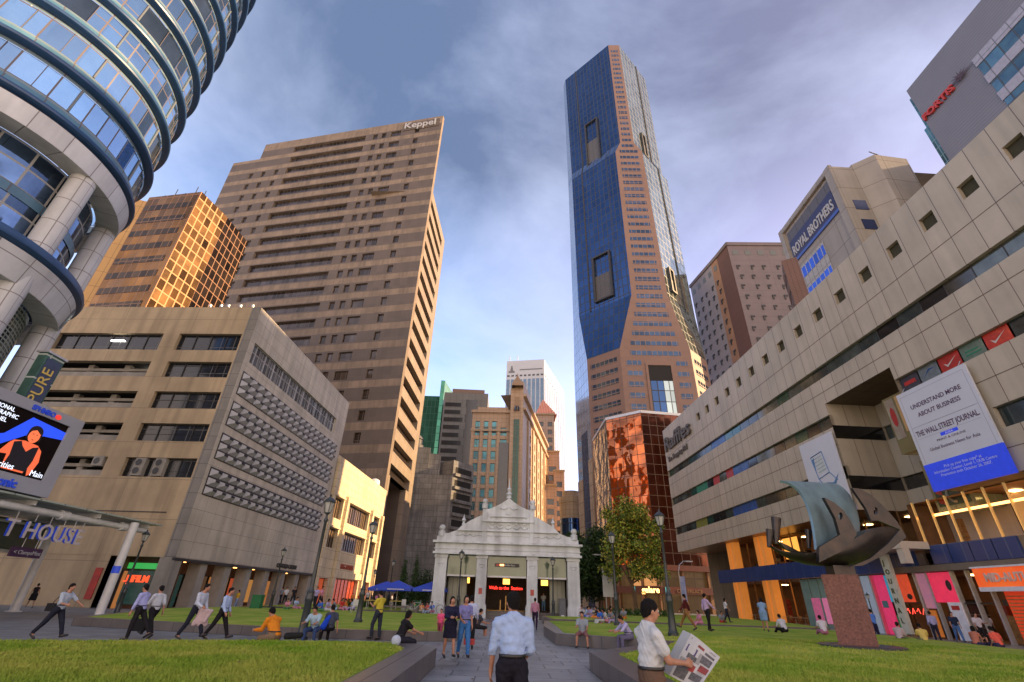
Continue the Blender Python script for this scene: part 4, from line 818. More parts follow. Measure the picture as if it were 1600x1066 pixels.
for lk,az_ in ((0,10.9),(1,10.9),(2,10.7)):
    (zt,pt),(zb_,pb_)=lev[lk],lev[lk+1]; f=.24; q=MB()
    for fx,wd in ((f,.35),(.5,.12),(.8,.12)):
        A=pb_[0].lerp(pb_[1],fx);B=pt[0].lerp(pt[1],fx); q.tube((A.x,A.y,zb_),(B.x,B.y,zt),wd,n=6)
    A=pb_[2].lerp(pb_[3],.62);B=pt[2].lerp(pt[3],.62); q.tube((A.x,A.y,zb_),(B.x,B.y,zt),.5,n=6)
    q.build('groove',DFRAME,r)
# ------------------------------------------------------------------ cluster at the end of the square
def simple_box(root,name,m,A,B,z0,z1,depth,mt=None):
    pl_=plane2(A,B); L=(B-A).length; q=MB()
    for (u0,o0,u1,o1) in ((0,0,L,0),(L,0,L,-depth),(L,-depth,0,-depth),(0,-depth,0,0)):
        P0,P1=pl_.P(u0,0,o0),pl_.P(u1,0,o1); d_=(P1-P0).length; q.quad((P0.x,P0.y,z0),(P1.x,P1.y,z0),(P1.x,P1.y,z1),(P0.x,P0.y,z1),uv=[(0,z0),(d_,z0),(d_,z1),(0,z1)])
    q.poly([tuple(pl_.P(u,z1,o)) for u,o in ((0,0),(L,0),(L,-depth),(0,-depth))],m=1 if mt else 0)
    q.build(name,[m,mt] if mt else m,root); return pl_,L
r=thing('stone_building','weathered grey granite building with stepped top and balconies, behind the white pavilion at left','stone building',(-22,155,0))
GS=mat('old_grey_granite',(.26,.25,.235),(.18,.175,.165),rough=.85,ns=.25,grid=(2.6,1.6),gm=.05,var=.12,grime=.35,gc=(.09,.085,.08),offset=.5,bump=.3,bs=3)
z_=lambda el,D: EYE+D*math.tan(math.radians(el))
pl_,L=simple_box(r,'wall',GS,AD(-11.9,150),AD(-6.6,148),0,z_(12.5,149),30)
simple_box(r,'stepped_top',GS,AD(-11.7,151),AD(-9.6,150.5),z_(12.5,149)-.5,z_(15.6,150),18); simple_box(r,'stepped_top',GS,AD(-9.6,151),AD(-8.2,151),z_(12.5,149)-.5,z_(15,150),18)
q=MB(); p=AD(-11.2,153); q.lathe((p.x,p.y,z_(15.6,150)-.3),[(2.2,0),(2.2,1.2),(1.6,1.5),(1.6,3.2),(1.9,3.3),(1.0,4.6),(0,5)],12); q.build('turret',GS,r)
pl2,L2=simple_box(r,'balcony_wing',GS,AD(-6.6,148.5),AD(-4.1,155),0,z_(14.2,150),20)
for k in range(9):
    z=4+k*3.9; q=MB(); q.pbox(pl2,1,L2-1,z,z+2.4,.01,.05); o=q.build('balcony_opening',BLACK,r); q=MB(); q.pbox(pl2,.6,L2-.6,z-.5,z+.4,.06,.8); q.build('balcony_slab',GS,r)
r=thing('office_tower','slim green glass tower behind the grey granite building','office tower',(-32,225,0))
GRN=mat('green_glass',(.08,.30,.20),(.05,.22,.15),rough=.12,metal=.7,ns=.05,grid=(2,3.6),gm=.12,gc=(.05,.14,.1),var=.25)
simple_box(r,'glass_block',GRN,AD(-11.6,230),AD(-8.9,228),0,z_(21.6,229),22)
A=AD(-9.2,226);B=AD(-8.7,226); simple_box(r,'glass_fin',GRN,A,B,0,z_(23.6,226),1.0); A=AD(-8.7,226); B=AD(-6.3,262)
simple_box(r,'glass_fin',mat('pale_green_glass',(.25,.5,.38),(.18,.42,.3),rough=.2,metal=.5,ns=.05,grid=(3,3.6),gm=.1,gc=(.2,.36,.3)),A,B,0,z_(23.6,226),2)
r=thing('office_tower','grey office tower with dark zigzag window stripe, right of the green glass tower','office tower',(-22,215,0))
GST=mat('grey_striped_wall',(.25,.245,.225),(.2,.195,.18),rough=.8,ns=.2,grid=(3,3.7),gm=.05)
Dk=mat('charcoal_glass',(.035,.037,.04),(.02,.022,.025),rough=.15,ns=.2,spec=.8)
pl_,L=simple_box(r,'wall',GST,AD(-8.6,214),AD(-2.9,212),0,z_(22.3,213),24)
simple_box(r,'penthouse',mat('brown_cap',(.25,.17,.14),rough=.8),AD(-7.6,216),AD(-3.4,215),z_(22.3,213),z_(23.0,213),15)
us=[0,.26,.47,.55,.74,1]
for k in range(18):
    z=18+k*3.75; f=1.1 if k%2 else 0
    for (a,b) in ((.04,.40 if k%3 else .46),(.53-f*.02,.74+f*.02)):
        q=MB(); q.pbox(pl_,L*a,L*b,z,z+(2.0 if a<.1 else 3.76),.02,.12); q.build('window_band',Dk,r)
r=thing('clock_tower_building','buff stone office building with teal windows and a slender peaked corner turret','office building',(-2,195,0))
BF=mat('buff_stone',(.52,.37,.25),(.46,.325,.22),rough=.65,ns=.1,grid=(1.8,1.8),gm=.04,var=.05)
TE=mat('teal_window',(.10,.30,.33),(.06,.2,.24),rough=.12,metal=.45,ns=.2,grid=(2.6,2.6),gm=.1,gc=(.2,.2,.18),var=.3)
LBF=mat('pale_buff_stone',(.5,.36,.22),(.44,.31,.19),rough=.6,ns=.1,grid=(1.8,1.8),gm=.04)
A,B=AD(-4.75,190),AD(.05,187); pl_,L=Pln(A.x,A.y,93),(B-A).length; Hh=z_(20.2,188)
cols=[(.09,.21),(.31,.43),(.53,.65),(.76,.92)]; rowz=[6+i*5.0 for i in range(12)]; hs=[]
for i,z in enumerate(rowz):
    if z+3.5>Hh-6: break
    for (a,b) in cols: hs.append((L*a,L*b,z,z+3.4))
hs+= [(L*a,L*b,Hh-6.3,Hh-3.6) for a,b in cols[:3]]
q=MB(); q.wall(pl_,0,L,0,Hh,hs,depth=.7); q.quad(pl_.P(0,0,-25),pl_.P(0,0,0),pl_.P(0,Hh,0),pl_.P(0,Hh,-25)); q.poly([tuple(pl_.P(u,Hh,o)) for u,o in ((0,0),(L,0),(L,-25),(0,-25))]); q.build('wall',BF,r)
windows(pl_,hs,r,TE,off=-.5,cap=60)
for (a,b) in ((0,.07),(.235,.29),(.455,.51),(.675,.74)): q=MB(); q.pbox(pl_,L*a,L*b,0,Hh-7,.003,.6); q.build('pier',BF,r)
q=MB(); q.pbox(pl_,-.5,L+.3,Hh,Hh+1.2,-1,.8); q.pbox(pl_,2,L-1,Hh+1.2,Hh+3.0,-8,-1); q.pbox(pl_,-.3,L,Hh-8.2,Hh-7.3,.61,.9); q.build('cornice',BF,r)
q=MB(); q.pbox(pl_,L*.745,L*.98,0,Hh-13,.61,.9); q.build('dark_strip',Dk,r)
# turret
A=AD(.1,186); B=AD(1.75,186); H2=z_(23.2,186); tp,TL=simple_box(r,'turret',BF,A,B,0,H2,6)
for s in (0,1): q=MB(); q.pbox(tp,TL*(0 if s==0 else .8),TL*(.2 if s==0 else 1),0,H2-4,.003,.5); q.build('pier',BF,r)
q=MB(); q.pbox(tp,TL*.28,TL*.72,0,H2-14,.01,.1); q.build('window_strip',mat('dark_green_glass',(.04,.09,.07),rough=.15,metal=.4,grid=(2.4,2.6),gm=.1,gc=(.1,.1,.07)),r)
q=MB(); cx,cy=(A.x+B.x)/2,(A.y+B.y)/2; q.lathe((cx,cy-1,H2),[(3.4,0),(3.0,1.6),(1.4,3.6),(.5,5),(0,7)],4,a0=math.pi/4,a1=2*math.pi+math.pi/4); q.pbox(tp,TL*.3,TL*.7,H2-8,H2-4,.05,.2); q.build('peaked_cap',mat('turret_cap',(.40,.27,.17),rough=.7),r)
q=MB(); q.lathe((cx,cy-.6,H2-9.5),[(1.1,-.8),(1.1,.8)],12); q.build('clock_face',Dk,r)
# sunlit side wing running away
A=AD(1.75,186); B=AD(4.75,262); pw=plane2(A,B); Lw=(B-A).length; Hw=z_(20.6,205); hs=[]
for i in range(12):
    for k in range(5): u=16+k*13.; hs.append((u,u+5,8+i*5,11.4+i*5))
q=MB(); q.wall(pw,0,Lw,0,Hw,hs,depth=.6); q.pbox(pw,0,Lw*.25,Hw,Hw+6,-4,-.003); q.poly([tuple(pw.P(u,Hw,o)) for u,o in ((0,0),(Lw,0),(Lw,-10),(0,-10))]); q.build('side_wall',LBF,r); windows(pw,hs,r,TE,off=-.5,cap=36)
for k in range(6): u=(13.0*k+11) ; q=MB(); q.pbox(pw,u,u+3,0,Hw-8,.003,.7); q.build('pier',LBF,r)
q=MB(); q.pbox(pw,0,Lw,Hw-7,Hw-6,.01,1.2); q.pbox(pw,0,Lw,Hw-1,Hw,.01,1.4); q.build('cornice',LBF,r)
r=thing('office_tower','stepped pink and buff tower with a red tiled pyramid roof','office tower',(25,275,0))
PK=mat('pink_buff_stone',(.55,.38,.28),(.48,.33,.24),rough=.65,ns=.1,grid=(1.8,1.8),gm=.04)
def tier(a0,a1,D,el,dep,side=True):
    A,B=AD(a0,D),AD(a1,D); H3=z_(el,D); pl_=Pln(A.x,A.y,94); L=(B-A).length; hs=[]; nc=max(1,int(L/4)); wv=L/nc
    z=20
    while z+4<H3-3:
        for c in range(nc): hs.append((c*wv+wv*.25,c*wv+wv*.78,z,z+2.9))
        z+=4.9
    q=MB(); q.wall(pl_,0,L,0,H3,hs,depth=.5); q.quad(pl_.P(L,0,0),pl_.P(L,0,-dep),pl_.P(L,H3,-dep),pl_.P(L,H3,0)); q.quad(pl_.P(0,0,-dep),pl_.P(0,0,0),pl_.P(0,H3,0),pl_.P(0,H3,-dep)); q.poly([tuple(pl_.P(u,H3,o)) for u,o in ((0,0),(L,0),(L,-dep),(0,-dep))]); q.build('wall',PK,r); windows(pl_,hs,r,Dk,off=-.4,cap=24)
    q=MB(); q.pbox(pl_,-.3,L+.3,H3-1,H3,.003,.9); q.build('cornice',LBF,r)
    if side:
        ps_=Pln(*pl_.P(L,0,0).to_2d(),4); z=24
        q=MB()
        while z<H3-4:
            for c in range(int(dep/5)): q.pbox(ps_,c*5+1.5,c*5+4,z,z+2.9,.01,.06)
            z+=4.9
        if q.f: o=q.build('side_windows',Dk,r)
    return pl_,L,H3
pl_,L,H3=tier(3.5,5.75,272,20.2,18)
q=MB(); c_=pl_.P(L/2,H3,-8); hw=L*.62
ap=c_+Vector((-1.5,0,12.5)); ring=[c_+Vector((sx*hw,sy*hw,0)) for sx,sy in ((-1,-1),(1,-1),(1,1),(-1,1))]
for k in range(4): a_,b_=ring[k],ring[(k+1)%4]; q.poly([a_,b_,ap],uv=[(0,0),(20,0),(10,20)])
q.build('pyramid_roof',mat('red_tile',(.42,.10,.07),(.32,.08,.05),rough=.6,ns=1,grid=(2.4,1.6),gm=.18,gc=(.5,.35,.28)),r)
tier(4.6,6.3,262,15.8,14); tier(5.6,6.85,255,13.6,12); tier(4.4,5.9,250,12.0,10,False); tier(6.4,7.3,262,10.8,12)
r=thing('office_tower','white ribbed tower with flat top, tallest behind the pyramid roofed tower','office tower',(20,360,0))
WR=mat('white_ribbed_wall',(.55,.56,.57),(.5,.51,.52),rough=.6,ns=.05,grid=(40,40),gm=.01)
A,B=AD(-.6,350),AD(4.5,345); H4=z_(26.6,348); pl_,L=simple_box(r,'wall',WR,A,B,0,H4,2); C_=AD(7.05,410)
pr2,L2=simple_box(r,'side_wall',WR,B,C_,0,H4-1,20)
WG=mat('tower_stripe_glass',(.14,.22,.30),(.1,.16,.24),rough=.12,metal=.6,ns=.1,grid=(2,4),gm=.1,gc=(.2,.24,.28))
for k in range(9): q=MB(); u=L*(k+.12)/9; q.pbox(pl_,u,u+L/9*.72,10,H4-17,.01,.1); q.build('window_strip',WG,r)
for k in range(11): q=MB(); u=L2*(k+.15)/11; q.pbox(pr2,u,u+L2/11*.5,10,H4-17,.01,.1); q.build('window_strip',WG,r)
for k in range(9): q=MB(); u=L*(k+.2)/9; q.pbox(pl_,u,u+L/9*.6,H4-14.5,H4-13,.01,.1); q.pbox(pr2,L2*(k+.2)/9,L2*(k+.2)/9+L2/9*.5,H4-14.5,H4-13,.01,.1); q.build('vent_slot',Dk,r)
q=MB(); q.pbox(pl_,L*.35,L*.95,H4-9,H4-8,.01,.1); cx=L*.14; q.poly([pl_.P(cx+2.6*math.cos(t*.628),H4-8+2.6*math.sin(t*.628),.15) for t in range(5)][::-1] if 0 else [pl_.P(cx+a,H4-8+b,.15) for a,b in ((-2.6,-3),(2.6,-3),(2.6,-1.6),(1.2,-1.2),(.4,3.4),(-.4,3.4),(-1.2,-1.2),(-2.6,-1.6))]); q.build('crown_mark',mat('mark_grey',(.2,.2,.2)),r)
for k in range(5): q=MB(); p=pl_.P(L*(k+.3)/4.6,H4,-1) if k<2 else pr2.P(L2*(k-1.4)/4,H4-1,-2); q.tube(p,p+Vector((0,0,5)),.35,n=6); q.build('mast',WR,r)
r=thing('rotunda_building','low round building of buff stone and blue glass, left of the skyscraper foot','building',(27,205,0))
p=AD(7.6,205); q=MB(); q.lathe(p,[(4.9,0),(4.9,37),(5.3,37.2),(5.3,39.5),(3.6,40),(3.6,42),(0,42.6)],24); q.build('wall',LBF,r); q=MB(); q.lathe(p,[(4.96,2),(4.96,31)],24,a0=math.pi*1.05,a1=math.pi*1.9); q.build('glass',BG,r)
# copper mirror building
r=thing('glass_building','low building of rippling copper mirror glass, behind the big tree and left of the mall','glass building',(36,122,0))
CG=mat('copper_mirror',(.48,.15,.06),(.34,.10,.04),rough=.05,metal=.97,ns=.3,grid=(2.05,2.5),gm=.07,gc=(.05,.02,.01),var=.25,wav=.9,wavs=.22)  # copper glass, its colour also holding orange reflections of lit surroundings
CG2=mat('copper_mirror_dark',(.20,.075,.045),(.14,.05,.035),rough=.08,metal=.95,ns=.12,grid=(2.05,2.5),gm=.07,gc=(.05,.02,.01),var=.25,wav=.12,wavs=.2)
CG3=mat('grey_mirror',(.22,.17,.14),(.14,.11,.09),rough=.1,metal=.9,ns=.3,grid=(2.05,2.5),gm=.07,gc=(.04,.03,.02),var=.3,wav=.4,wavs=.3)
HB=45.; P0,P1,P2,P3=AD(10.5,143),AD(12.25,124),AD(16.55,119.5),AD(22.5,126)
for A,B,m_ in ((P0,P1,CG3),(P1,P2,CG),(P2,P3,CG2)):
    pl_=plane2(A,B); L=(B-A).length; q=MB(); q.quad(pl_.P(0,9.3),pl_.P(L,9.3),pl_.P(L,HB),pl_.P(0,HB),uv=[(0,0),(L,0),(L,HB-9.3),(0,HB-9.3)]); q.build('glass_face',m_,r)
    q=MB(); q.pbox(pl_,0,L,HB,HB+.7,-1,.15); q.build('parapet',STEEL,r)
    q=MB(); q.pbox(pl_,0,L,8.2,9.3,-1,.1); q.pbox(pl_,0,L,3.6,5.0,-.5,.3); q.build('sign_band',mat('dark_red_band',(.13,.035,.02),(.09,.025,.015),rough=.4,ns=1),r)
    q=MB(); q.pbox(pl_,0,L,0,8.2,-2,-1.2); q.build('shop_back',mat('dim_shop',(.10,.07,.035),(.04,.03,.02),rough=.3,ns=1.2,grid=(3,3.4),gm=.15,gc=(.03,.02,.02),var=.6,emit=(.5,.25,.08),es=.05),r)
    for k in range(int(L/6)+1): q=MB(); q.pbox(pl_,max(k*6-.35,0),k*6+.35,0,3.6,-1.1,-.2); q.pbox(pl_,max(k*6-.25,0),k*6+.25,5,8.2,-1.1,-.3); q.build('pier',mat('brown_pier',(.28,.14,.06),rough=.6) if 'brown_pier' not in bpy.data.materials else bpy.data.materials['brown_pier'],r)
    if m_ is CG:
        q=MB(); q.pbox(pl_,L*.35,L*.9,5.1,8.1,-1.15,-.9); q.build('lit_shop',mat('lit_shop',(.5,.28,.12),(.3,.16,.08),rough=.5,ns=1.5,emit=(.9,.4,.12),es=.25),r)
        text('gelare',1.7,.06,mat('warm_sign',(1,.7,.3),emit=(1,.55,.15),es=2),'lettering',r,plM(pl_,L*.60,3.75,.33),bold=.03)
        q=MB(); q.pbox(pl_,L*.38,L*.44,3.75,4.9,.31,.4); q.build('teal_sign',mat('teal_sign',(.1,.45,.45),emit=(.1,.45,.45),es=.3),r)
    if m_ is CG2:
        q=MB(); q.pbox(pl_,L*.08,L*.15,3.75,4.9,.31,.4); q.build('teal_sign',bpy.data.materials['teal_sign'],r)
        text('CITY PALACE',1.0,.05,mat('dull_gold',(.35,.2,.08)),'lettering',r,plM(pl_,L*.26,3.9,.33))
P4,P5=AD(21.5,150),AD(11.5,155)
q=MB(); 
for a,b in ((P3,P4),(P4,P5),(P5,P0)): q.quad((a.x,a.y,0),(b.x,b.y,0),(b.x,b.y,HB),(a.x,a.y,HB))
q.poly([(p.x,p.y,HB) for p in (P0,P1,P2,P3,P4,P5)]); q.build('roof',KDK,r)
# ------------------------------------------------------------------ buildings behind the mall
z_=lambda el,D: EYE+D*math.tan(math.radians(el))
r=thing('apartment_block','grey and brown block dotted with small hooked windows, right of the skyscraper','apartment block',(60,105,0))
LV_=mat('lilac_grey_wall',(.27,.255,.28),(.23,.22,.24),rough=.8,ns=.2,grid=(8,3.1),gm=.03)
MB_=mat('maroon_brown_wall',(.12,.055,.045),(.10,.05,.04),rough=.8,ns=.2,grid=(8,3.1),gm=.03); PKB=mat('pinkish_brown_wall',(.155,.125,.13),(.13,.105,.11),rough=.8,ns=.2,grid=(8,3.1),gm=.03)
K_=1.6; H5=138.2; q0,q1,q2,q3=AD(25.0,206),AD(29.0,187),AD(30.6,180),AD(37.5,194); SM=mat('tan_strip',(.32,.18,.11),rough=.8,ns=.3)
fc=[(q0,AD(28.1,191),LV_),(AD(28.1,191),q1,SM),(q1,q2,MB_),(q2,q3,PKB)]
nhw=0; HWR=MB()
for A,B,m_ in fc:
    pl_=plane2(A,B); L=(B-A).length; q=MB(); q.quad(pl_.P(0,0),pl_.P(L,0),pl_.P(L,H5),pl_.P(0,H5),uv=[(0,0),(L,0),(L,H5),(0,H5)]); q.build('wall',m_,r)
    if m_ is MB_: continue
    n=max(1,int(L/4.6)); w_=L/n
    top=MB(); 
    for c in range(n): top.pbox(pl_,c*w_+w_*.3,c*w_+w_*.75,H5-5.1,H5-2.6,.01,.12)
    top.build('top_window',mat('sage_grey',(.12,.13,.12),rough=.4) if 'sage_grey' not in bpy.data.materials else bpy.data.materials['sage_grey'],r)
    for c in range(n):
        for k in range(12):
            q=MB()
            z=H5-12.8-k*5.0; u=c*w_+w_*(.35+.12*((k+c)%2)); q.pbox(pl_,u,u+1.4,z+1.5,z+2.1,.01,.4); q.pbox(pl_,u,u+.56,z,z+1.5,.01,.35)
            nhw+=1
            if nhw<=100: q.build('hooked_window',DFRAME,r)
            else: b_=len(HWR.v); HWR.v+=q.v; HWR.f+=[tuple(i_+b_ for i_ in f_) for f_ in q.f]; HWR.uv+=q.uv; HWR.m+=q.m
o=HWR.build('hooked_window',DFRAME,r); o['kind']='stuff'
q=MB(); q.poly([(p.x,p.y,H5) for p in (q0,q1,q2,q3,AD(36,230),AD(26,230))]); q.build('roof',KDK,r)
for A,B in ((q0,q1),(q1,q2),(q2,q3)): pl_=plane2(A,B); q=MB(); q.pbox(pl_,-.2,(B-A).length+.2,H5,H5+1.6,-1,.5); q.build('parapet',PKB,r)
q=MB(); 
for a,b in ((q3,AD(36,230)),(AD(26,230),q0)): q.quad((a.x,a.y,0),(b.x,b.y,0),(b.x,b.y,H5),(a.x,a.y,H5))
q.build('back_wall',PKB,r)
r=thing('terraced_block','stepped brown brick office block with dark ribbon windows, left of the ROYAL BROTHERS slab','office block',(55,80,0))
BK=mat('brown_brick',(.20,.11,.085),(.17,.095,.07),rough=.8,ns=.4,grid=(.6,.25),gm=.02)
for k,(el,a0,dz) in enumerate(((26.2,31.6,0),(29.5,33.2,0),(34.0,35.8,0))):
    A,B=AD(a0,75-k),AD(36.2,70-k); H6=z_(el-1.2,71); pl_=plane2(A,B); L=(B-A).length; q=MB()
    q.quad(pl_.P(0,0),pl_.P(L,0),pl_.P(L,H6),pl_.P(0,H6),uv=[(0,0),(L,0),(L,H6),(0,H6)]); q.poly([tuple(pl_.P(u,H6,o)) for u,o in ((0,0),(L,0),(L,-2),(0,-2))]); q.quad(pl_.P(0,0,-2),pl_.P(0,0,0),pl_.P(0,H6,0),pl_.P(0,H6,-2)); q.quad(pl_.P(L,0,0),pl_.P(L,0,-2),pl_.P(L,H6,-2),pl_.P(L,H6,0)); q.build('wall',BK,r)
    for j in range(5): q=MB(); z=H6-2.6-j*2.8; q.pbox(pl_,.8,L,z,z+1.2,.01,.06); q.build('ribbon_window',DGLASS,r)
# slab with the ROYAL BROTHERS sign
r=thing('office_block','beige panelled slab with a ROYAL BROTHERS sign and three rows of blue windows','office block',(57,58,0))
PB=mat('beige_cladding',(.34,.30,.25),(.30,.265,.22),rough=.65,ns=.3,grid=(4.2,4.2),gm=.05,gc=(.16,.13,.1),var=.04,grime=.1)
A=AD(37.05,83.5); B=AD(44.6,71.2); HR2=z_(40.9,71.2); pl_=plane2(A,B); L=(B-A).length
q=MB(); q.wall(pl_,0,L,0,HR2,[],m=0); Cc=pl_.P(L,0); pfr=Pln(Cc.x,Cc.y,88); q.wall(pfr,0,3.4,0,HR2+.2,[]); q.wall(pfr,3.4,20,0,HR2-3.2,[])
q.poly([tuple(v) for v in (pl_.P(0,HR2),pl_.P(L,HR2),pfr.P(18,HR2,0),pfr.P(18,HR2,-14))]); q.quad(pl_.P(0,0,-14),pl_.P(0,0,0),pl_.P(0,HR2,0),pl_.P(0,HR2,-14)); q.build('wall',PB,r)
q=MB(); q.pbox(pl_,0,1.1,0,HR2+.5,.003,.5); q.pbox(pl_,L-1.3,L-.003,0,HR2+.5,.003,.5); q.pbox(pl_,1.1,L-1.3,HR2-.5,HR2+.4,.003,.5); q.build('frame',PB,r)
u0,zb_=pl_.uz(1236,392); u1,zt_=pl_.uz(1306,298); uA,zA=pl_.uz(1232,372); uB,zB_=pl_.uz(1296,280)
z0=HR2-7.2; z1=HR2-3.2; q=MB(); q.pbox(pl_,1.6,L-1.7,z1-.1,HR2-1.2,.003,.12); q.build('grey_panel',mat('grey_sign_back',(.12,.115,.12),rough=.6,grid=(2.2,9),gm=.05),r)
q=MB(); q.pbox(pl_,1.6,L-1.7,z0,z1-.1,.003,.2); q.build('sign_board',mat('navy_sign',(.035,.04,.11),rough=.5),r); q=MB(); q.pbox(pl_,1.4,L-1.5,z0-.5,z0,.003,.25); q.build('sign_sill',mat('sign_blue',(.06,.12,.4),rough=.4),r)
t=text('ROYAL BROTHERS',2.6,.02,STEEL,'tmp',None,None); wd=max(v.co.x for v in t.data.vertices); bpy.data.objects.remove(t); sc_=(L-4.2)/wd
text('ROYAL BROTHERS',2.6,.06,mat('sign_letters',(.5,.49,.46),rough=.5),'lettering',r,plM(pl_,2.0,z0+.7,.25),bold=.05,sx=sc_)
BW=mat('royal_blue_window',(.06,.14,.55),(.04,.10,.4),rough=.08,metal=.6,ns=.5,grid=(1.15,3),gm=.1,gc=(.35,.35,.4),var=.25)
w0,_=pl_.uz(1243,402); w1,_=pl_.uz(1278,365); PAL=mat('pale_spandrel_panel',(.42,.40,.36),rough=.6,grid=(1.15,5),gm=.05)
q=MB(); q.pbox(pl_,1.3,L*.56,z0-16,z0-2.0,.003,.05); q.build('spandrel_panel',PAL,r)
for k in range(4): z=z0-4.4-k*4.2; q=MB(); q.pbox(pl_,1.4,L*.55,z,z+1.9,.055,.1); q.build('window_band',BW,r)
for k in range(5): z=HR2-9-k*3.9; q=MB(); q.pbox(pfr,1.0,3.0,z,z+1.9,.01,.08); q.build('window',mat('navy_window',(.03,.04,.10),rough=.15) if 'navy_window' not in bpy.data.materials else bpy.data.materials['navy_window'],r)
a_,_=pfr.uz(1340,250); b_,_=pfr.uz(1412,240); q=MB(); u0=3.4;
e1=pfr.P(3.4,0,0);e2=pfr.P(5.6,0,2.2); e3=e2+Vector((5.5,.6,0)); H7=HR2+.8
pp=[e1,e2,e3,e3+Vector((0,6,0)),e1+Vector((0,6,0))]
q.prism([(p.x,p.y) for p in pp],0,H7); q.build('stair_tower',PB,r); q=MB(); q.prism([(57,65.5),(69,64.5),(72,74),(60,74)],0,HR2-1); q.build('unseen_shade_wing',PB,r); q=MB(); q.path([Vector((e2.x-.6,e2.y,H7+.6)),Vector((e2.x+2.2,e2.y+1,H7+.9))],.08,5); q.path([Vector((e2.x+1,e2.y+.5,H7)),Vector((e2.x+1,e2.y+.5,H7+.8))],.06,5); q.build('antenna',DFRAME,r)  # the wing behind is unseen, added to keep sun off the vent block
# grey Fortis slab
r=thing('office_block','dark grey slab with a red FORTIS sign and teal windows, top right corner','office block',(60,28,0))
FG=mat('ribbed_grey_cladding',(.20,.195,.215),(.175,.17,.19),rough=.6,ns=.25,grid=(30,.42),gm=.04,gc=(.14,.135,.15))
pF=Pln(55,39.9,178.6); HF=66.6; LF=34
q=MB(); q.wall(pF,0,LF,0,HF,[]); q.quad(pF.P(0,0,-12),pF.P(0,0,0),pF.P(0,HF,0),pF.P(0,HF,-12)); q.poly([tuple(pF.P(u,HF,o)) for u,o in ((0,0),(LF,0),(LF,-12),(0,-12))]); q.build('wall',FG,r)
q=MB(); q.prism([(71,39.5),(86,39.5),(86,60),(71,50)],0,HF); q.build('unseen_shade_wing',FG,r)  # unseen wing added to block sun through the gap between the slabs
TGL=mat('teal_glass_edge',(.10,.24,.26),(.06,.16,.18),rough=.1,metal=.5,ns=1,grid=(1.4,1.4),gm=.06,gc=(.2,.3,.3),var=.4)
uf0,zf0=pF.uz(1441,166); uf1,_=pF.uz(1466,250)
q=MB(); q.prism([(56,39.9),(60,39.9),(60,41.3),(56,41.3)],0,HF-6.6); q.prism([(56,39.9),(60,39.9),(60,40.9),(56,40.9)],HF-6.6,HF-.5); q.build('glass_bay',TGL,r)
a_,zA=pF.uz(1447,182); b_,zB2=pF.uz(1487,138); text('FORTIS',1.3,.15,mat('fortis_red',(.55,.05,.04),rough=.5),'lettering',r,plM(pF,a_-.3,min(zA,zB2)-.6,.2),bold=.05,sx=1.12)
cx,cz=pF.uz(1502,120); q=MB(); 
for ang in range(0,180,30):
    t=math.radians(ang); l=2.0 if ang==0 else 1.25; d_=.16; a=Vector((math.cos(t),math.sin(t))); n=Vector((-a.y,a.x))*d_
    q.poly([pF.P(cx+a.x*l,cz+a.y*l*.8,.2+ang*.0008),pF.P(cx+n.x,cz+n.y,.2+ang*.0008),pF.P(cx-a.x*l,cz-a.y*l*.8,.2+ang*.0008),pF.P(cx-n.x,cz-n.y,.2+ang*.0008)])
q.build('emblem',mat('emblem_dark',(.09,.05,.06),rough=.5),r)
ul,zt2=pF.uz(1520,95); _,zb2=pF.uz(1571,164); TW_=mat('teal_office_window',(.10,.20,.24),(.06,.12,.18),rough=.1,metal=.5,ns=.8,grid=(1.7,4),gm=.08,gc=(.05,.06,.07),var=.5); PWH=mat('pale_lilac_spandrel',(.38,.37,.42),rough=.5,grid=(1.7,4),gm=.05)
for k in range(4):
    z=zt2-k*(zt2-zb2)/2.6; dz=(zt2-zb2)/2.6
    q=MB(); q.pbox(pF,ul,LF-4,z-dz*.42,z,.01,.18); q.build('spandrel',PWH,r); q=MB(); q.pbox(pF,ul+.1,LF-4,z-dz+.02,z-dz*.42-.02,.01,.1); q.build('window_band',TW_,r)
q=MB(); q.pbox(pF,ul+9,LF-2,zt2+4.5,zt2+6,.01,.15); q.build('spandrel',PWH,r); q=MB(); q.pbox(pF,ul+9,LF-2,zt2+2.7,zt2+4.4,.01,.1); q.build('window_band',TW_,r)
# ------------------------------------------------------------------ rooftop bits by the skyscraper foot
r=thing('rooftop_house','brown brick rooftop plant house with pipe rails, behind the far end of the mall roof','plant house',(40,98,30))
A,B=AD(22.3,108),AD(25.5,106); pl_,L=Pln(A.x,A.y,92),(B-A).length; q=MB(); q.pbox(pl_,0,L,20,z_(20.3,107),-8,0); q.build('wall',mat('rooftop_brick',(.36,.22,.14),rough=.7,grid=(1.2,.6),gm=.03),r)
q=MB(); q.pbox(pl_,L*.5,L*.8,z_(18.3,107),z_(19.6,107),.01,.1); q.build('vent_opening',BLACK,r)
q=MB()
zt=z_(20.3,107)
q.path([pl_.P(L*.3,zt,-1),pl_.P(L*.6,zt+1.8,-1),pl_.P(L*1.4,zt+2,-1),pl_.P(L*1.3,zt,-1)],.2,6); q.path([pl_.P(L*.6,zt+1.8,-1),pl_.P(L*.9,zt,-1),pl_.P(L*1.1,zt+2,-1)],.15,6); q.build('pipe',DFRAME,r)
q=MB(); 
for k in range(9): u=-6+k*.7; q.tube(pl_.P(u,28,-2),pl_.P(u+3.5+k*.1,z_(18.8+.12*k,107),-2),.06,n=4)
q.build('railing',STEEL,r)
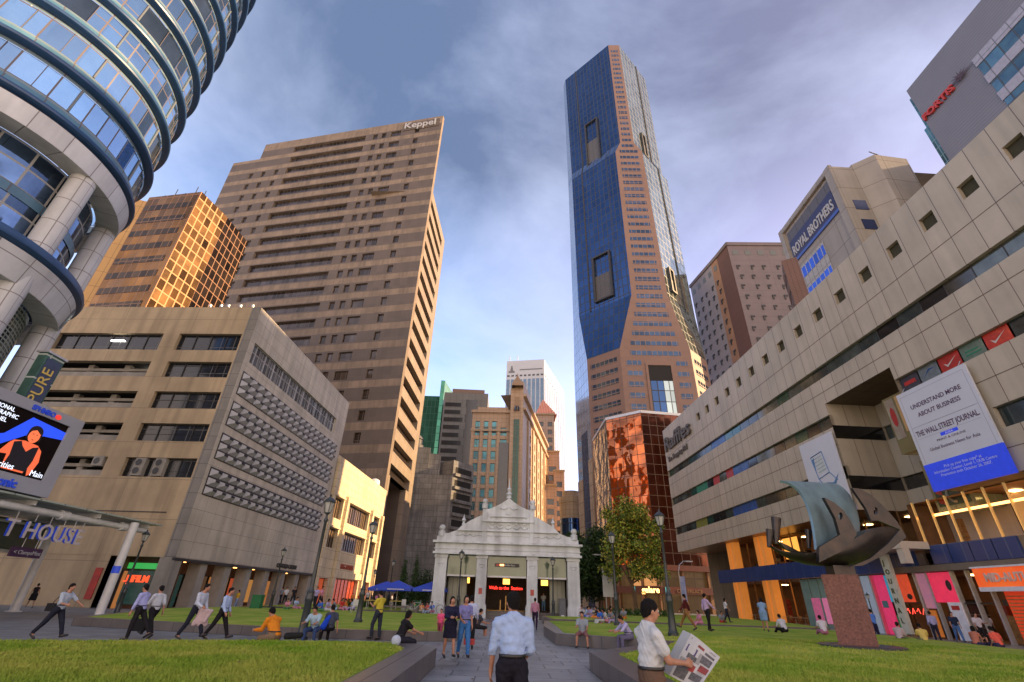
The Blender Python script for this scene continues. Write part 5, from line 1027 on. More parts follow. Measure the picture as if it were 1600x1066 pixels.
# ------------------------------------------------------------------ the mall
r=thing('shopping_mall','long pale panelled shopping mall with ribbon windows and square roof openings, right side','shopping mall',(36,45,0))
pm=Pln(29.8,87.2,178.0); LM=82; HM=31.0
PAN=mat('mall_panel',(.47,.405,.305),(.41,.355,.27),rough=.45,ns=.25,grid=(1.71,60),gm=.026,gc=(.11,.075,.06),var=.05,grime=.13,spec=.6)
PNK=mat('joint_shadow',(.13,.09,.07),rough=.8)  # dark colour of the joints between wall panels
NU0,NU1=44.2,52.6
sq=[(u-.62,u+.62,27.55,28.8) for u in [16.2+3.42*i for i in range(19)]]
rb=[(0.0,LM,22.0,23.25),(0.0,LM,17.1,18.35),(0.0,NU0,12.2,13.4)]
q=MB(); hol=[]
wl_=sq+rb[:1]
q.wall(pm,0,LM,19.5,HM,sq+rb[:1],depth=.35); 
q.wall(pm,0,NU0,9.5,19.5,[(0,NU0,17.1,18.35),(0,NU0,12.2,13.4)],depth=.35)
q.wall(pm,NU1,LM,9.5,19.5,[(NU1,LM,17.1,18.35),(NU1+6.1,LM,12.2,13.6)],depth=.35)
# notch: side cheeks, roof, back
P=pm.P; ND=-5.0
q.quad(P(NU0,9.5,0),P(NU0,9.5,ND),P(NU0,19.5,ND),P(NU0,19.5,0),uv=[(0,9.5),(5,9.5),(5,19.5),(0,19.5)]); q.quad(P(NU1,9.5,ND),P(NU1,9.5,0),P(NU1,19.5,0),P(NU1,19.5,ND),uv=[(0,9.5),(5,9.5),(5,19.5),(0,19.5)])
q.wall(Pln(*P(NU0,0,ND).to_2d(),178),0,NU1-NU0,6.3,19.5,[(0,NU1-NU0,16.0,17.3),(0,NU1-NU0,11.3,12.5)],depth=.3)
q.quad(P(0,0,-12),P(0,0,-5),P(0,9.5,-5),P(0,9.5,-12)); q.quad(P(0,9.5,-12),P(0,9.5,0),P(0,HM,0),P(0,HM,-12)); q.poly([tuple(P(u,HM,o)) for u,o in ((0,0),(LM,0),(LM,-12),(0,-12))]); q.quad(P(LM,0,-12),P(0,0,-12),P(0,HM,-12),P(LM,HM,-12)); q.quad(P(LM,9.5,0),P(LM,9.5,-12),P(LM,HM,-12),P(LM,HM,0))
q.build('wall',PAN,r)
SOF=mat('orange_lit_soffit',(.30,.16,.07),(.25,.13,.06),rough=.35,ns=.4,metal=.3,grid=(1.7,1.7),gm=.02); DSOF=mat('dark_soffit',(.12,.08,.045),rough=.6,ns=.5,grid=(1.7,1.7),gm=.03)  # far soffit carries its orange light as colour
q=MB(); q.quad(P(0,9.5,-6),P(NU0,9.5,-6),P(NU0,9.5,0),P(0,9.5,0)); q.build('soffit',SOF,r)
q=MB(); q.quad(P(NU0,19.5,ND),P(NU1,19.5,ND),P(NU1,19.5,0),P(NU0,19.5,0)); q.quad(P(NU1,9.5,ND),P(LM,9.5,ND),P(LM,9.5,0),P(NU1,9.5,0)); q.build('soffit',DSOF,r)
for z in (25.75,20.65,15.4,10.95):
    segs=[(0,LM)] if z>19.5 else [(0,NU0),(NU1,LM)]
    for a,b in segs: q=MB(); q.pbox(pm,a,b,z,z+.05,.0,.012); q.build('joint',PNK,r)
for (a,b,c,d) in sq: q=MB(); q.quad(P(a,c,-.34),P(b,c,-.34),P(b,d,-.34),P(a,d,-.34)); q.build('roof_opening',mat('olive_dark',(.05,.045,.02),rough=.8) if 'olive_dark' not in bpy.data.materials else bpy.data.materials['olive_dark'],r)
# ribbon panes
PC=[(.05,.07,.07),(.07,.10,.09),(.10,.13,.12),(.03,.10,.07),(.02,.02,.02),(.05,.05,.045),(.14,.15,.12),(.09,.08,.06)]
PMs=[mat('mall_pane_%d'%i,c,tuple(x*.5 for x in c),rough=.08,ns=1.2,noise=.6,spec=.9,metal=.35) for i,c in enumerate(PC)]
COLP={'blue':mat('pane_blue',(.03,.10,.35),(.02,.06,.2),rough=.2,ns=2),'red':mat('pane_red',(.45,.03,.025),(.35,.02,.02),rough=.3),'green':mat('pane_green',(.02,.22,.12),rough=.25),'yel':mat('pane_olive',(.22,.24,.05),rough=.25),'sky':mat('pane_sky',(.35,.48,.68),rough=.05,metal=.9)}
rp=random.Random(3)
special={(0,8):'blue',(0,9):'blue',(1,8):'red',(1,10):'red',(1,11):'blue',(1,12):'blue',(1,5):'green',(1,6):'green',(2,10):'blue',(2,11):'blue',(2,12):'blue',(2,4):'yel',(2,5):'yel',(0,32):'sky',(0,33):'sky',(0,34):'sky'}
def ribbon(idx,u0,u1,z0,z1,pw,plx=pm,off=-.33):
    n=int(round((u1-u0)/pw)); wv=(u1-u0)/n
    for i in range(n):
        q=MB(); a,b=u0+i*wv+.05,u0+(i+1)*wv-.05; q.quad(plx.P(a,z0,off),plx.P(b,z0,off),plx.P(b,z1,off),plx.P(a,z1,off)); s_=special.get((idx,i)); q.build('pane',COLP[s_] if s_ else rp.choice(PMs),r)
    q=MB()
    q.quad(plx.P(u0,z0-.001,off-.01),plx.P(u1,z0-.001,off-.01),plx.P(u1,z1,off-.01),plx.P(u0,z1,off-.01)); q.build('mullion_bar',DFRAME,r)
ribbon(0,0,LM,22.0,23.25,2.3); ribbon(1,0,NU0,17.1,18.35,2.1); ribbon(2,0,NU0,12.2,13.4,2.1)
ribbon(5,NU1+9.2,LM,17.1,18.35,1.9); ribbon(6,NU1+6.1,LM,12.2,13.6,2.3)
pck=Pln(*P(NU0,0,0).to_2d(),88); [ (lambda qq: (qq.pbox(pck,.02,4.98,a_,b_,.004,.03), qq.build('cheek_window',PMs[4],r)))(MB()) for a_,b_ in ((16.0,17.3),(11.3,12.5)) ]; pn=Pln(*P(NU0,0,ND).to_2d(),178); ribbon(7,0,NU1-NU0,16.0,17.3,2.8,pn,-.28); ribbon(8,0,NU1-NU0,11.3,12.5,2.8,pn,-.28)
# advertising panes in the second ribbon of the near part
TICK=mat('white_mark',(.6,.55,.5)); adc=[((.05,.05,.07),'bar'),((.16,.20,.22),'arc'),((.45,.03,.02),'tick'),((.12,.20,.16),'lines'),((.5,.03,.02),'tick')]
for i,(c,k) in enumerate(adc):
    a=NU1+.1+i*1.82; q=MB(); q.quad(P(a,17.12,-.30),P(a+1.72,17.12,-.30),P(a+1.72,18.33,-.30),P(a,18.33,-.30)); o=q.build('advert_pane',mat('advert_%d'%i,c,tuple(x*.6 for x in c),rough=.3,ns=3),r)
    q=MB()
    if k=='tick': q.poly([P(a+.35,17.8,-.28),P(a+.6,17.45,-.28),P(a+1.5,18.05,-.28),P(a+.65,17.62,-.28)])
    elif k=='bar': q.pbox(pm,a+.3,a+1.4,17.6,17.9,-.29,-.28)
    elif k=='arc': q.poly([P(a+.3,17.5,-.28),P(a+.9,17.9,-.28),P(a+1.5,17.95,-.28),P(a+.9,18.02,-.28)])
    else: q.pbox(pm,a+.3,a+1.45,17.5,17.6,-.29,-.28); q.pbox(pm,a+.3,a+1.3,17.75,17.85,-.29,-.28)
    q.build('mark',{'tick':TICK,'bar':COLP['red'],'arc':COLP['blue'],'lines':COLP['green']}[k],o)
text('Raffles',3.6,.12,mat('mall_letters',(.10,.085,.07),rough=.5),'lettering',r,plM(pm,.8,26.6,.25),bold=.06,sx=1.3); text('The Shopping Mall',1.25,.06,bpy.data.materials['mall_letters'],'lettering',r,plM(pm,1.3,24.6,.12),bold=.02)
# boxed show windows inside the notch
pbx=Pln(*P(NU0+4.4,0,-1.9).to_2d(),178)
GB=mat('greenish_glass_box',(.13,.16,.10),(.08,.1,.06),rough=.1,metal=.3,ns=.6,grid=(1.6,2.6),gm=.06,gc=(.05,.05,.04),var=.3,emit=(.5,.3,.1),es=.05)
q=MB(); q.pbox(pbx,0,3.95,13.3,18.2,-3.0,0); q.build('display_box',GB,r)
q=MB(); q.pbox(pbx,.2,1.15,14.5,18,.01,.05); q.build('poster',mat('poster_pale',(.32,.3,.22),(.28,.2,.15),rough=.4,ns=2),r); q=MB(); q.poly([pbx.P(.68+.28*math.cos(t*.785),16.4+.9*math.sin(t*.785),.07) for t in range(8)]); q.build('poster_mark',COLP['red'],r)
q=MB(); q.pbox(pbx,1.35,3.75,14.9,18,.01,.05); q.build('poster',mat('poster_warm',(.36,.22,.09),(.18,.12,.06),rough=.35,ns=1.2,emit=(.6,.3,.1),es=.08),r); text('LUXES',.6,.02,DFRAME,'lettering',r,plM(pbx,1.7,17.0,.07))
pb2=Pln(*P(NU0+5.0,0,-2.6).to_2d(),178); q=MB(); q.pbox(pb2,0,3.3,8.6,12.6,-2.2,0); q.build('display_box',GB,r)
q=MB(); q.pbox(pb2,.3,3.0,8.9,12.4,.01,.05); q.build('poster',mat('poster_green',(.04,.09,.05),(.02,.03,.02),rough=.3,ns=2),r)
q=MB(); 
for (cx,cz,rr_) in ((1.3,10.9,.75),(1.9,9.7,.55)): q.path([pb2.P(cx+rr_*math.cos(t*.6),cz+rr_*1.1*math.sin(t*.6),.08) for t in range(0,9)],.1,5)
q.build('poster_mark',mat('cream_mark',(.4,.36,.25)),r); q=MB(); 
for k in range(3): q.poly([pb2.P(.45,9.2+k*.7,.075),pb2.P(.95,9.0+k*.7,.075),pb2.P(.95,9.4+k*.7,.075),pb2.P(.45,9.55+k*.7,.075)])
q.build('poster_mark',COLP['red'],r)
# lower storeys: deep lit shop interiors behind mullions, orange columns
GOLD=mat('orange_lit_stone',(.62,.27,.07),(.5,.2,.05),rough=.4,ns=.5,metal=.2,emit=(1,.32,.05),es=.14)  # warm light on the columns is put in as colour and glow
INT=mat('mall_interior',(.24,.13,.06),(.10,.055,.03),rough=.6,ns=.6,noise=.8)
SB=-3.6
CL=mat('ceiling_light',(1,.8,.5),emit=(1,.62,.25),es=5)
fit=[mat('fitting_%d'%i,c,tuple(x*.4 for x in c),rough=.4,ns=4) for i,c in enumerate(((.05,.03,.02),(.30,.15,.06),(.5,.42,.3),(.35,.05,.03),(.06,.10,.12),(.02,.02,.02),(.45,.25,.08)))]
rf=random.Random(21)
def interior(u0,u1,z0,z1,front,back,nfit,lights):
    q=MB(); q.quad(P(u0,z0,back),P(u1,z0,back),P(u1,z1,back),P(u0,z1,back)); q.quad(P(u0,z1-.02,back),P(u1,z1-.02,back),P(u1,z1-.02,front),P(u0,z1-.02,front)); q.quad(P(u0,z0+.015,front),P(u1,z0+.015,front),P(u1,z0+.015,back),P(u0,z0+.015,back)); q.quad(P(u0,z0,front),P(u0,z0,back),P(u0,z1,back),P(u0,z1,front)); q.quad(P(u1,z0,back),P(u1,z0,front),P(u1,z1,front),P(u1,z1,back)); q.build('shop_interior',INT,r)
    for k in range(nfit):
        u=rf.uniform(u0+.3,u1-1.2); o=rf.uniform(back+.3,front-.9); h=rf.choice([.8,1.0,1.6,2.2,2.6]); w_=rf.uniform(.4,1.3)
        if z0+h>z1-.2: h=.9
        q=MB(); q.pbox(pm,u,u+w_,z0+.02,z0+h,o-.25,o+.25)
        for j in range(1,int(h/.4)): q.pbox(pm,u-.02,u+w_+.02,z0+j*.4,z0+j*.4+.03,o-.27,o+.28,m=1)
        q.build('shop_fitting',[rf.choice(fit),rf.choice(fit)],r)
    for k in range(lights):
        u=u0+(u1-u0)*(k+.5)/lights; q=MB(); q.pbox(pm,u-.3,u+.3,z1-.12,z1-.05,(front+back)/2-.3,(front+back)/2+.3); q.build('ceiling_light',CL,r)
interior(12.6,NU0+1,0,4.35,SB,SB-5,26,7); interior(12.6,NU0+1,6.0,9.45,SB,SB-5,16,6)
BM=mat('bronze_mullion',(.40,.22,.09),rough=.3,metal=.6)
q=MB(); q.pbox(pm,12.5,NU0+1,4.35,6.0,SB-.2,SB); q.build('spandrel',DSOF,r)
for u0 in (14.8,22.6):
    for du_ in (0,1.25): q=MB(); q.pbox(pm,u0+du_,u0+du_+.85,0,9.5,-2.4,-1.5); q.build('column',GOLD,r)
for k in range(16): u=12.6+k*2.1; q=MB(); q.pbox(pm,u,u+.09,0,9.5,SB+.02,SB+.16); q.build('mullion',BM,r)
AMB=mat('amber_curtain',(.8,.4,.1),(.6,.28,.07),rough=.6,ns=3,emit=(1,.42,.07),es=.55,grid=(1.1,9),gm=.08)
q=MB(); q.pbox(pm,26.4,31.0,.9,4.0,SB-.6,SB-.5); q.build('lit_blind',AMB,r)
q=MB(); q.pbox(pm,24.6,27.6,6.9,9.2,SB-.6,SB-.5); q.build('lit_blind',AMB,r)
for u in (17.5,19.5,24.5,26.5,28.3,30.2):
    q=MB(); q.lathe(P(u,0,SB+1.2),[(.5,.72),(.5,.76),(0,.76)],10); q.tube(P(u,0,SB+1.2),P(u,.72,SB+1.2),.04,n=6); q.build('terrace_table',fit[2],r)
    for s in (-.7,.7):
        q=MB(); q.pbox(pm,u+s-.2,u+s+.2,.42,.46,SB+1,SB+1.4); q.pbox(pm,u+s+(.16 if s>0 else -.2),u+s+(.2 if s>0 else -.16),.46,.92,SB+1,SB+1.4)
        for a in (-.18,.16):
            for b in (1.02,1.36): q.pbox(pm,u+s+a,u+s+a+.03,0,.42,SB+b,SB+b+.03)
        q.build('terrace_chair',fit[1],r)
BB=mat('blue_sign_band',(.02,.045,.16),(.015,.035,.13),rough=.3,ns=.5,grid=(1.55,3),gm=.04,gc=(.08,.1,.16))
q=MB(); q.pbox(pm,14.2,NU0+4,4.4,5.95,-.3,.1); q.build('sign_band',BB,r)
for u0,n_ in ((NU0+5.8,4),):
    q=MB()
    for k in range(n_): u=u0+k*1.65; q.pbox(pm,u,u+1.55,4.75,6.0,-.3,.1)
    q.build('sign_band',BB,r)
interior(NU0+1.2,70,0,4.28,-.9,-6,30,10); interior(NU0+3,70,6.1,9.45,-1.9,-6.5,16,5)
q=MB(); q.pbox(pm,NU0+1,LM,4.3,4.72,-2.1,.15); q.build('ledge',mat('taupe_ledge',(.18,.14,.10),rough=.6,ns=1),r)
q=MB(); q.pbox(pm,NU0+12,LM,4.73,6.0,-.5,-.1); q.build('spandrel',mat('tan_spandrel',(.26,.18,.10),(.2,.13,.07),rough=.6,ns=1),r)
q=MB(); q.pbox(pm,NU0+9.5,NU0+24,6.3,9.2,-4.15,-4.05); q.build('back_panel',mat('amber_wall',(.50,.30,.14),(.42,.25,.11),rough=.6,ns=.8,emit=(.9,.5,.15),es=.10),r)
GMU=mat('gold_mullion',(.7,.45,.2),rough=.25,metal=.8,emit=(1,.6,.2),es=.12)
for k in range(12): u=NU0+3.6+k*1.55; q=MB(); q.pbox(pm,u,u+.1,6.0,9.5,-1.9,-1.75); q.build('mullion',GMU,r)
q=MB(); q.pbox(pm,NU0+4.5,NU0+13,8.35,8.5,-2.6,-2.4); q.build('orange_tube',ORLIGHT,r)
# entrance canopy slab
q=MB(); q.pbox(pm,NU0-1.0,NU0+6.0,5.75,6.25,.15,2.4); q.build('porch_canopy',mat('pale_canopy',(.55,.5,.42),(.48,.43,.36),rough=.4,ns=.6,metal=.1),r); q=MB(); q.pbox(pm,NU0+5.4,NU0+6.0,4.75,5.75,1.8,2.3); q.build('porch_bracket',bpy.data.materials['pale_canopy'],r)
G1=(.20,.30,.25)
shops=[('green_glass_panel',32.3,33.6,0,4.3,G1,(.14,.22,.2)),('green_glass_panel',33.8,35.1,0,4.3,G1,(.16,.25,.22)),('green_glass_panel',35.3,36.6,0,4.3,G1,(.16,.25,.22)),
('pink_poster',33.6,34.9,.4,2.6,(.5,.1,.2),(.12,.08,.12)),('pink_poster',35.3,36.5,.4,2.6,(.6,.15,.28),(.3,.2,.25)),('green_glass_panel',36.9,38.4,0,4.3,(.2,.32,.28),(.14,.2,.22)),
('grey_poster',41.4,42.5,0,4.3,(.2,.27,.31),(.25,.15,.28)),('red_strip',42.6,42.9,0,4.3,(.45,.04,.08),None),('pink_tall_poster',43.0,44.1,0,4.3,(.70,.04,.14),(.40,.02,.1)),
('cyan_poster',44.2,45.4,2.3,4.25,(.03,.28,.42),(.05,.2,.3)),('orange_poster',45.5,46.6,2.3,4.25,(.75,.08,.03),(.5,.04,.02)),
('mauve_poster',47.5,48.4,1.9,4.25,(.40,.16,.2),(.2,.1,.25)),('pink_poster',48.6,50.5,2.3,4.25,(.80,.03,.10),(.6,.02,.08)),
('green_poster',44.3,44.9,.1,1.4,(.03,.16,.06),None),('red_shop_panel',53.9,55.6,0,3.0,(.65,.05,.015),(.30,.03,.01)),('orange_strip',47.6,48.1,.1,1.8,(.5,.15,.03),None)]
for n,a,b,c,d,c1,c2 in shops:
    bright=('poster' in n or 'red' in n or 'strip' in n); q=MB(); q.pbox(pm,a,b,c+.02,d,-.5 if not bright else -.42,-.37 if not bright else -.3); q.build(n,mat('%s_%d'%(n,int(a*10)),c1,c2,rough=.3,ns=1.6,noise=.6,emit=c1 if bright else None,es=.22),r)
for u in (38.5,41.2,42.55,47.3,48.5,50.6,51.8,53.1,55.7,58,60.3,62.6): q=MB(); q.pbox(pm,u-.06,u+.06,0,4.3,-.55,-.25); q.build('frame',STEEL,r)
for (u0,u1) in ((50.7,51.7),(51.9,53.0),(55.8,57.9),(44.2,47.2)): q=MB(); q.pbox(pm,u0,u1,2.25,2.33,-.5,-.4); q.build('transom',DFRAME,r)
RN=mat('red_neon',(1,.1,.05),emit=(1,.06,.04),es=1.2)
for k in range(5): u=44.5+k*.5; q=MB(); q.path([P(u,1.5+.2*(k%2),-.7),P(u+.2,1.9,-.7),P(u+.3,1.55,-.7)],.03,4); q.build('neon',RN,r)
q=MB(); q.poly([P(44.8+.35*math.cos(t*.52),3.3+.5*math.sin(t*.52),-.28) for t in range(12)]); q.build('poster_mark',COLP['green'],r)
q=MB(); q.poly([P(46.3+.25*math.cos(t*.52),2.7+.2*math.sin(t*.52),-.28) for t in range(12)]); q.build('poster_mark',DFRAME,r)
q=MB(); q.poly([P(50.1+.22*math.cos(t*.52),3.4+.35*math.sin(t*.52),-.28) for t in range(12)]); q.build('poster_mark',DFRAME,r)
q=MB(); q.pbox(pm,43.2,43.8,1.9,2.4,-.29,-.27); q.build('poster_mark',mat('teal_mark',(.1,.25,.25)),r)
for k in range(14): q=MB(); q.pbox(pm,53.95,55.5,.2+k*.19,.26+k*.19,-.295,-.285); q.build('poster_line',fit[6],r)
RBM=mat('festival_red',(.78,.08,.02),(.9,.25,.03),rough=.5,ns=.7,emit=(.9,.1,.02),es=.2); WH=mat('banner_white',(.75,.75,.78),rough=.5)
q=MB(); q.pbox(pm,53.0,66,3.2,4.3,.2,.35); o=q.build('festival_banner',RBM,r)
q=MB(); q.pbox(pm,53.0,66,2.95,3.2,.2,.37); o2=q.build('banner_edge',WH,o); q=MB(); q.pbox(pm,52.9,66,4.3,4.4,.15,.4); q.build('banner_edge',WH,o)
text('MID-AUTUMN',.70,.04,mat('banner_letters',(.75,.55,.45),rough=.5),'lettering',o,plM(pm,53.7,3.5,.37),bold=.02,sx=.85)
# vertical white sign and standing board are things of their own
r=thing('vertical_sign','tall slim white signboard with stacked capital letters before the pink posters','sign',P(46.9,0,1.2)); q=MB(); q.pbox(pm,46.4,47.15,.2,5.6,1.0,1.25); q.build('board',mat('cream_board',(.55,.55,.45),(.45,.45,.35),rough=.5,ns=2),r)
for k,ch in enumerate('HOUGANG'[:7]): text('JOURNAL'[k],.5,.02,mat('olive_letters',(.12,.13,.06)) if 'olive_letters' not in bpy.data.materials else bpy.data.materials['olive_letters'],'lettering',r,plM(pm,46.58,4.85-k*.66,1.28),bold=.01)
r=thing('standing_board','white leaning poster board with the number 3, on the pavement by the shops','sign board',P(51.6,0,1.2)); q=MB(); q.pbox(pm,51.1,52.1,.1,2.3,1.1,1.2); q.build('board',WH,r); text('3',.6,.01,DFRAME,'lettering',r,plM(pm,51.2,1.0,1.21)); q=MB(); q.pbox(pm,51.3,51.9,1.85,2.1,1.205,1.215); q.build('poster_mark',COLP['red'],r); q=MB(); q.tube(P(51.2,0,.9),P(51.2,2.2,1.08),.03); q.tube(P(52.0,0,.9),P(52.0,2.2,1.08),.03); q.build('leg',STEEL,r)
# hanging banners
r=thing('hanging_banner','large white and blue banner reading UNDERSTAND MORE ABOUT BUSINESS hung on the mall','banner',P(56,9.5,.5))
BNW=mat('banner_cloth',(.56,.58,.64),(.52,.54,.60),rough=.6,ns=.5); BNB=mat('banner_blue',(.02,.06,.62),rough=.5,emit=(.02,.06,.8),es=.15); BTX=mat('banner_ink',(.10,.05,.10),rough=.7); BGY=mat('banner_line',(.38,.38,.44),rough=.6)
a,b=NU1+.05,NU1+6.1; q=MB(); q.pbox(pm,a,b,11.25,16.85,.35,.5); q.build('cloth',BNW,r); q=MB(); q.pbox(pm,a,b,9.35,11.25,.35,.5); q.build('blue_panel',BNB,r)
q=MB(); q.pbox(pm,a+.25,b-.25,16.5,16.53,.5,.506); q.pbox(pm,a+.25,a+.28,11.3,16.5,.5,.506); q.pbox(pm,b-.28,b-.25,11.3,16.5,.5,.506); q.pbox(pm,a+.28,b-.28,14.0,14.03,.5,.506); q.pbox(pm,a+.5,b-.5,13.1,13.12,.5,.506); q.pbox(pm,a+.5,b-.5,14.02+.0,14.04,.507,.51); q.build('border_line',BGY,r)
cx=(a+b)/2
text('UNDERSTAND MORE',.46,.004,BTX,'lettering',r,plM(pm,cx,15.35,.51),align='CENTER',bold=.008,sx=.98); text('ABOUT BUSINESS',.46,.004,BTX,'lettering',r,plM(pm,cx,14.65,.51),align='CENTER',bold=.008)
text('THE WALL STREET JOURNAL.',.56,.004,BTX,'lettering',r,plM(pm,cx,13.3,.51),align='CENTER',bold=.01,sx=.70); text('PRINT & ONLINE',.22,.004,BTX,'lettering',r,plM(pm,cx,12.55,.51),align='CENTER',sx=1.4); text('Global Business News for Asia',.32,.004,BTX,'lettering',r,plM(pm,cx,12.05,.51),align='CENTER')
q=MB(); q.pbox(pm,cx-.7,cx+.7,12.83,13.06,.5,.508); q.build('blue_tab',BNB,r); text('ASIA',.2,.003,WH,'lettering',r,plM(pm,cx,12.87,.51),align='CENTER',sx=1.6)
text('Pick up your free copy* at\nInformation Counter, Level 1, OUB Centre\nPromotion ends October 26, 2007.',.27,.004,mat('banner_pale_text',(.55,.6,.8)),'lettering',r,plM(pm,cx,10.75,.51),align='CENTER')
q=MB(); q.tube(P(a+.5,16.85,.42),P(a+.5,17.3,.05),.03); q.tube(P(b-.5,16.85,.42),P(b-.5,17.3,.05),.03); q.build('rope',STEEL,r)
r=thing('hanging_banner','white banner with blue sketched handheld computer, left of the recess in the mall','banner',P(41,9.5,.4))
(a,zt),(b,zb)=pm.uz(1249,703),pm.uz(1330,772); a,b=39.0,NU0-.05; q=MB(); q.pbox(pm,a,b,9.9,16.7,.2,.32); q.build('cloth',BNW,r); q=MB(); q.pbox(pm,a,b,9.4,9.9,.2,.32); q.build('blue_panel',BNB,r)
SKB=mat('sketch_blue',(.10,.24,.40),(.05,.12,.3),rough=.6,ns=3)
q=MB(); 
def ln(a_,b_,w=.05):
    q.tube(P(a_[0],a_[1],.33),P(b_[0],b_[1],.33),w,n=4)
X0=a
bx=[(X0+1.3,15.1),(X0+3.1,15.3),(X0+3.4,13.2),(X0+1.7,12.9)]
for k in range(4): ln(bx[k],bx[(k+1)%4])
for k in range(5): ln((X0+1.6+.07*k,14.8-.33*k),(X0+2.9+.06*k,14.95-.33*k),.02)
ln((X0+1.7,12.9),(X0+2.4,11.9)); ln((X0+3.4,13.2),(X0+4.2,12.3)); ln((X0+1.5,12.6),(X0+2.6,11.5),.09); q.build('sketch_line',SKB,r)
q=MB(); q.poly([P(X0+2.0,11.9,.335),P(X0+3.2,11.2,.335),P(X0+4.6,12.9,.335),P(X0+3.6,12.2,.335),P(X0+2.6,12.4,.335)]); q.poly([P(X0+1.75,15.0,.335),P(X0+1.35,14.8,.335),P(X0+1.6,13.4,.335)]); q.build('sketch_shade',SKB,r)
q=MB(); q.poly([P(X0+1.85,14.8,.333),P(X0+2.9,14.95,.333),P(X0+3.1,13.5,.333),P(X0+2.0,13.3,.333)][::-1]); q.build('sketch_screen',mat('sketch_pale',(.55,.62,.6),rough=.5),r)
# ------------------------------------------------------------------ ground
PAVE=mat('grey_paving',(.27,.275,.28),(.19,.195,.20),rough=.45,ns=.9,grid=(1.2,.9),gm=.02,gc=(.05,.05,.05),var=.16,grime=.25,bump=.2,bs=40,spec=.4,offset=.5)
q=MB(); q.quad((-700,-60,0),(700,-60,0),(700,1600,0),(-700,1600,0),uv=[(-700,-60),(700,-60),(700,1600),(-700,1600)]); tag(q.build('ground',PAVE),kind='structure')
q=MB(); q.quad((-22,36,.004),(-60,22,.004),(-60,42.5,.004),(-24,42.5,.004)); tag(q.build('pavement',mat('pale_paving',(.26,.25,.22),(.2,.19,.17),rough=.7,ns=.6,grid=(.6,.6),gm=.02,var=.2)),kind='structure')
for i,(a,b,c,d) in enumerate(((-8.9,21.4,-7.2,21.75),(-6.8,21.5,-5.9,21.75))):
    pass
GRASS=mat('lawn_grass',(.15,.29,.02),(.40,.40,.08),rough=.95,ns=.7,bump=.8,bs=60,spec=.1)
GRN2=GRASS
GRAN=mat('planter_granite',(.13,.115,.11),(.085,.075,.075),rough=.35,ns=1.5,grid=(1.1,9),gm=.012,gc=(.03,.03,.03),var=.18,grime=.1,spec=.5,bump=.05,bs=60)
# lawns: granite ledge (thing) + turf (structure)
def lawn(outer,inner,h,label,turf=.012):
    q=MB(); q.prism(outer,0,h,mt=0); o=q.build('planter_wall',GRAN); tag(o,label,'planter wall')
    b=o
    q=MB(); q.prism(inner,h-.05,h+turf); t=q.build('lawn',GRASS); tag(t,kind='structure'); return o
lawn([(-1.75,5),(-1.75,15.0),(-2.35,16.0),(-3.4,16.35),(-6.7,15.25),(-9.3,13.95),(-11.6,12.95),(-20,10),(-34,7),(-34,5)],
     [(-2.45,5.3),(-2.5,14.2),(-3.2,15.75),(-3.9,16.12),(-6.7,15.15),(-9.3,13.85),(-11.6,12.85),(-20,9.9),(-33.8,6.9),(-33.8,5.3)],.42,'grey granite ledge around the near left lawn with sloping corner')
lawn([(-19.3,24.7),(-12.9,23.1),(-8.9,22.4),(-3.8,22.5),(-1.9,23.0),(-2.3,30),(-2.75,44),(-8,47),(-23.5,47),(-24,38)],
     [(-18.9,25.0),(-12.9,23.45),(-8.9,22.75),(-4.0,22.85),(-2.3,23.4),(-2.7,30),(-3.1,43.8),(-8,46.7),(-23.2,46.7),(-23.6,38)],.34,'long low granite wall before the middle left lawn where people sit')
lawn([(-22.5,48.2),(-6.5,48.2),(-7.5,64),(-22.8,66)],[(-22.2,48.5),(-6.9,48.5),(-7.9,63.6),(-22.5,65.6)],.42,'dark kerb of the rear left lawn before the vent block')
lawn([(2.4,5),(21.5,5),(21.5,22.8),(22.5,28.6),(22.3,36.6),(5,37),(2.8,36.4),(2.2,29),(2.25,23.1),(3.3,22.3),(4.6,21.4),(5.6,20.7),(4.6,18.2),(2.4,15.3)],
     [(3.1,5.3),(21.2,5.3),(21.2,22.8),(22.2,28.6),(22.0,36.3),(5,36.7),(3.1,36.1),(2.9,29.2),(2.65,23.5),(3.5,22.8),(4.8,21.9),(6.6,20.7),(5.3,17.8),(3.1,14.7)],.42,'granite ledge around the big right lawn that carries the bronze sculpture')
lawn([(3.2,37.6),(22.5,37.2),(25,46),(26.5,68),(11,68),(9.5,45.5),(3.2,44)],[(3.5,37.95),(22.3,37.55),(24.7,46),(26.2,67.6),(11.3,67.6),(9.8,45.2),(3.5,43.7)],.5,'dark kerb of the rear right lawn beyond the sculpture')
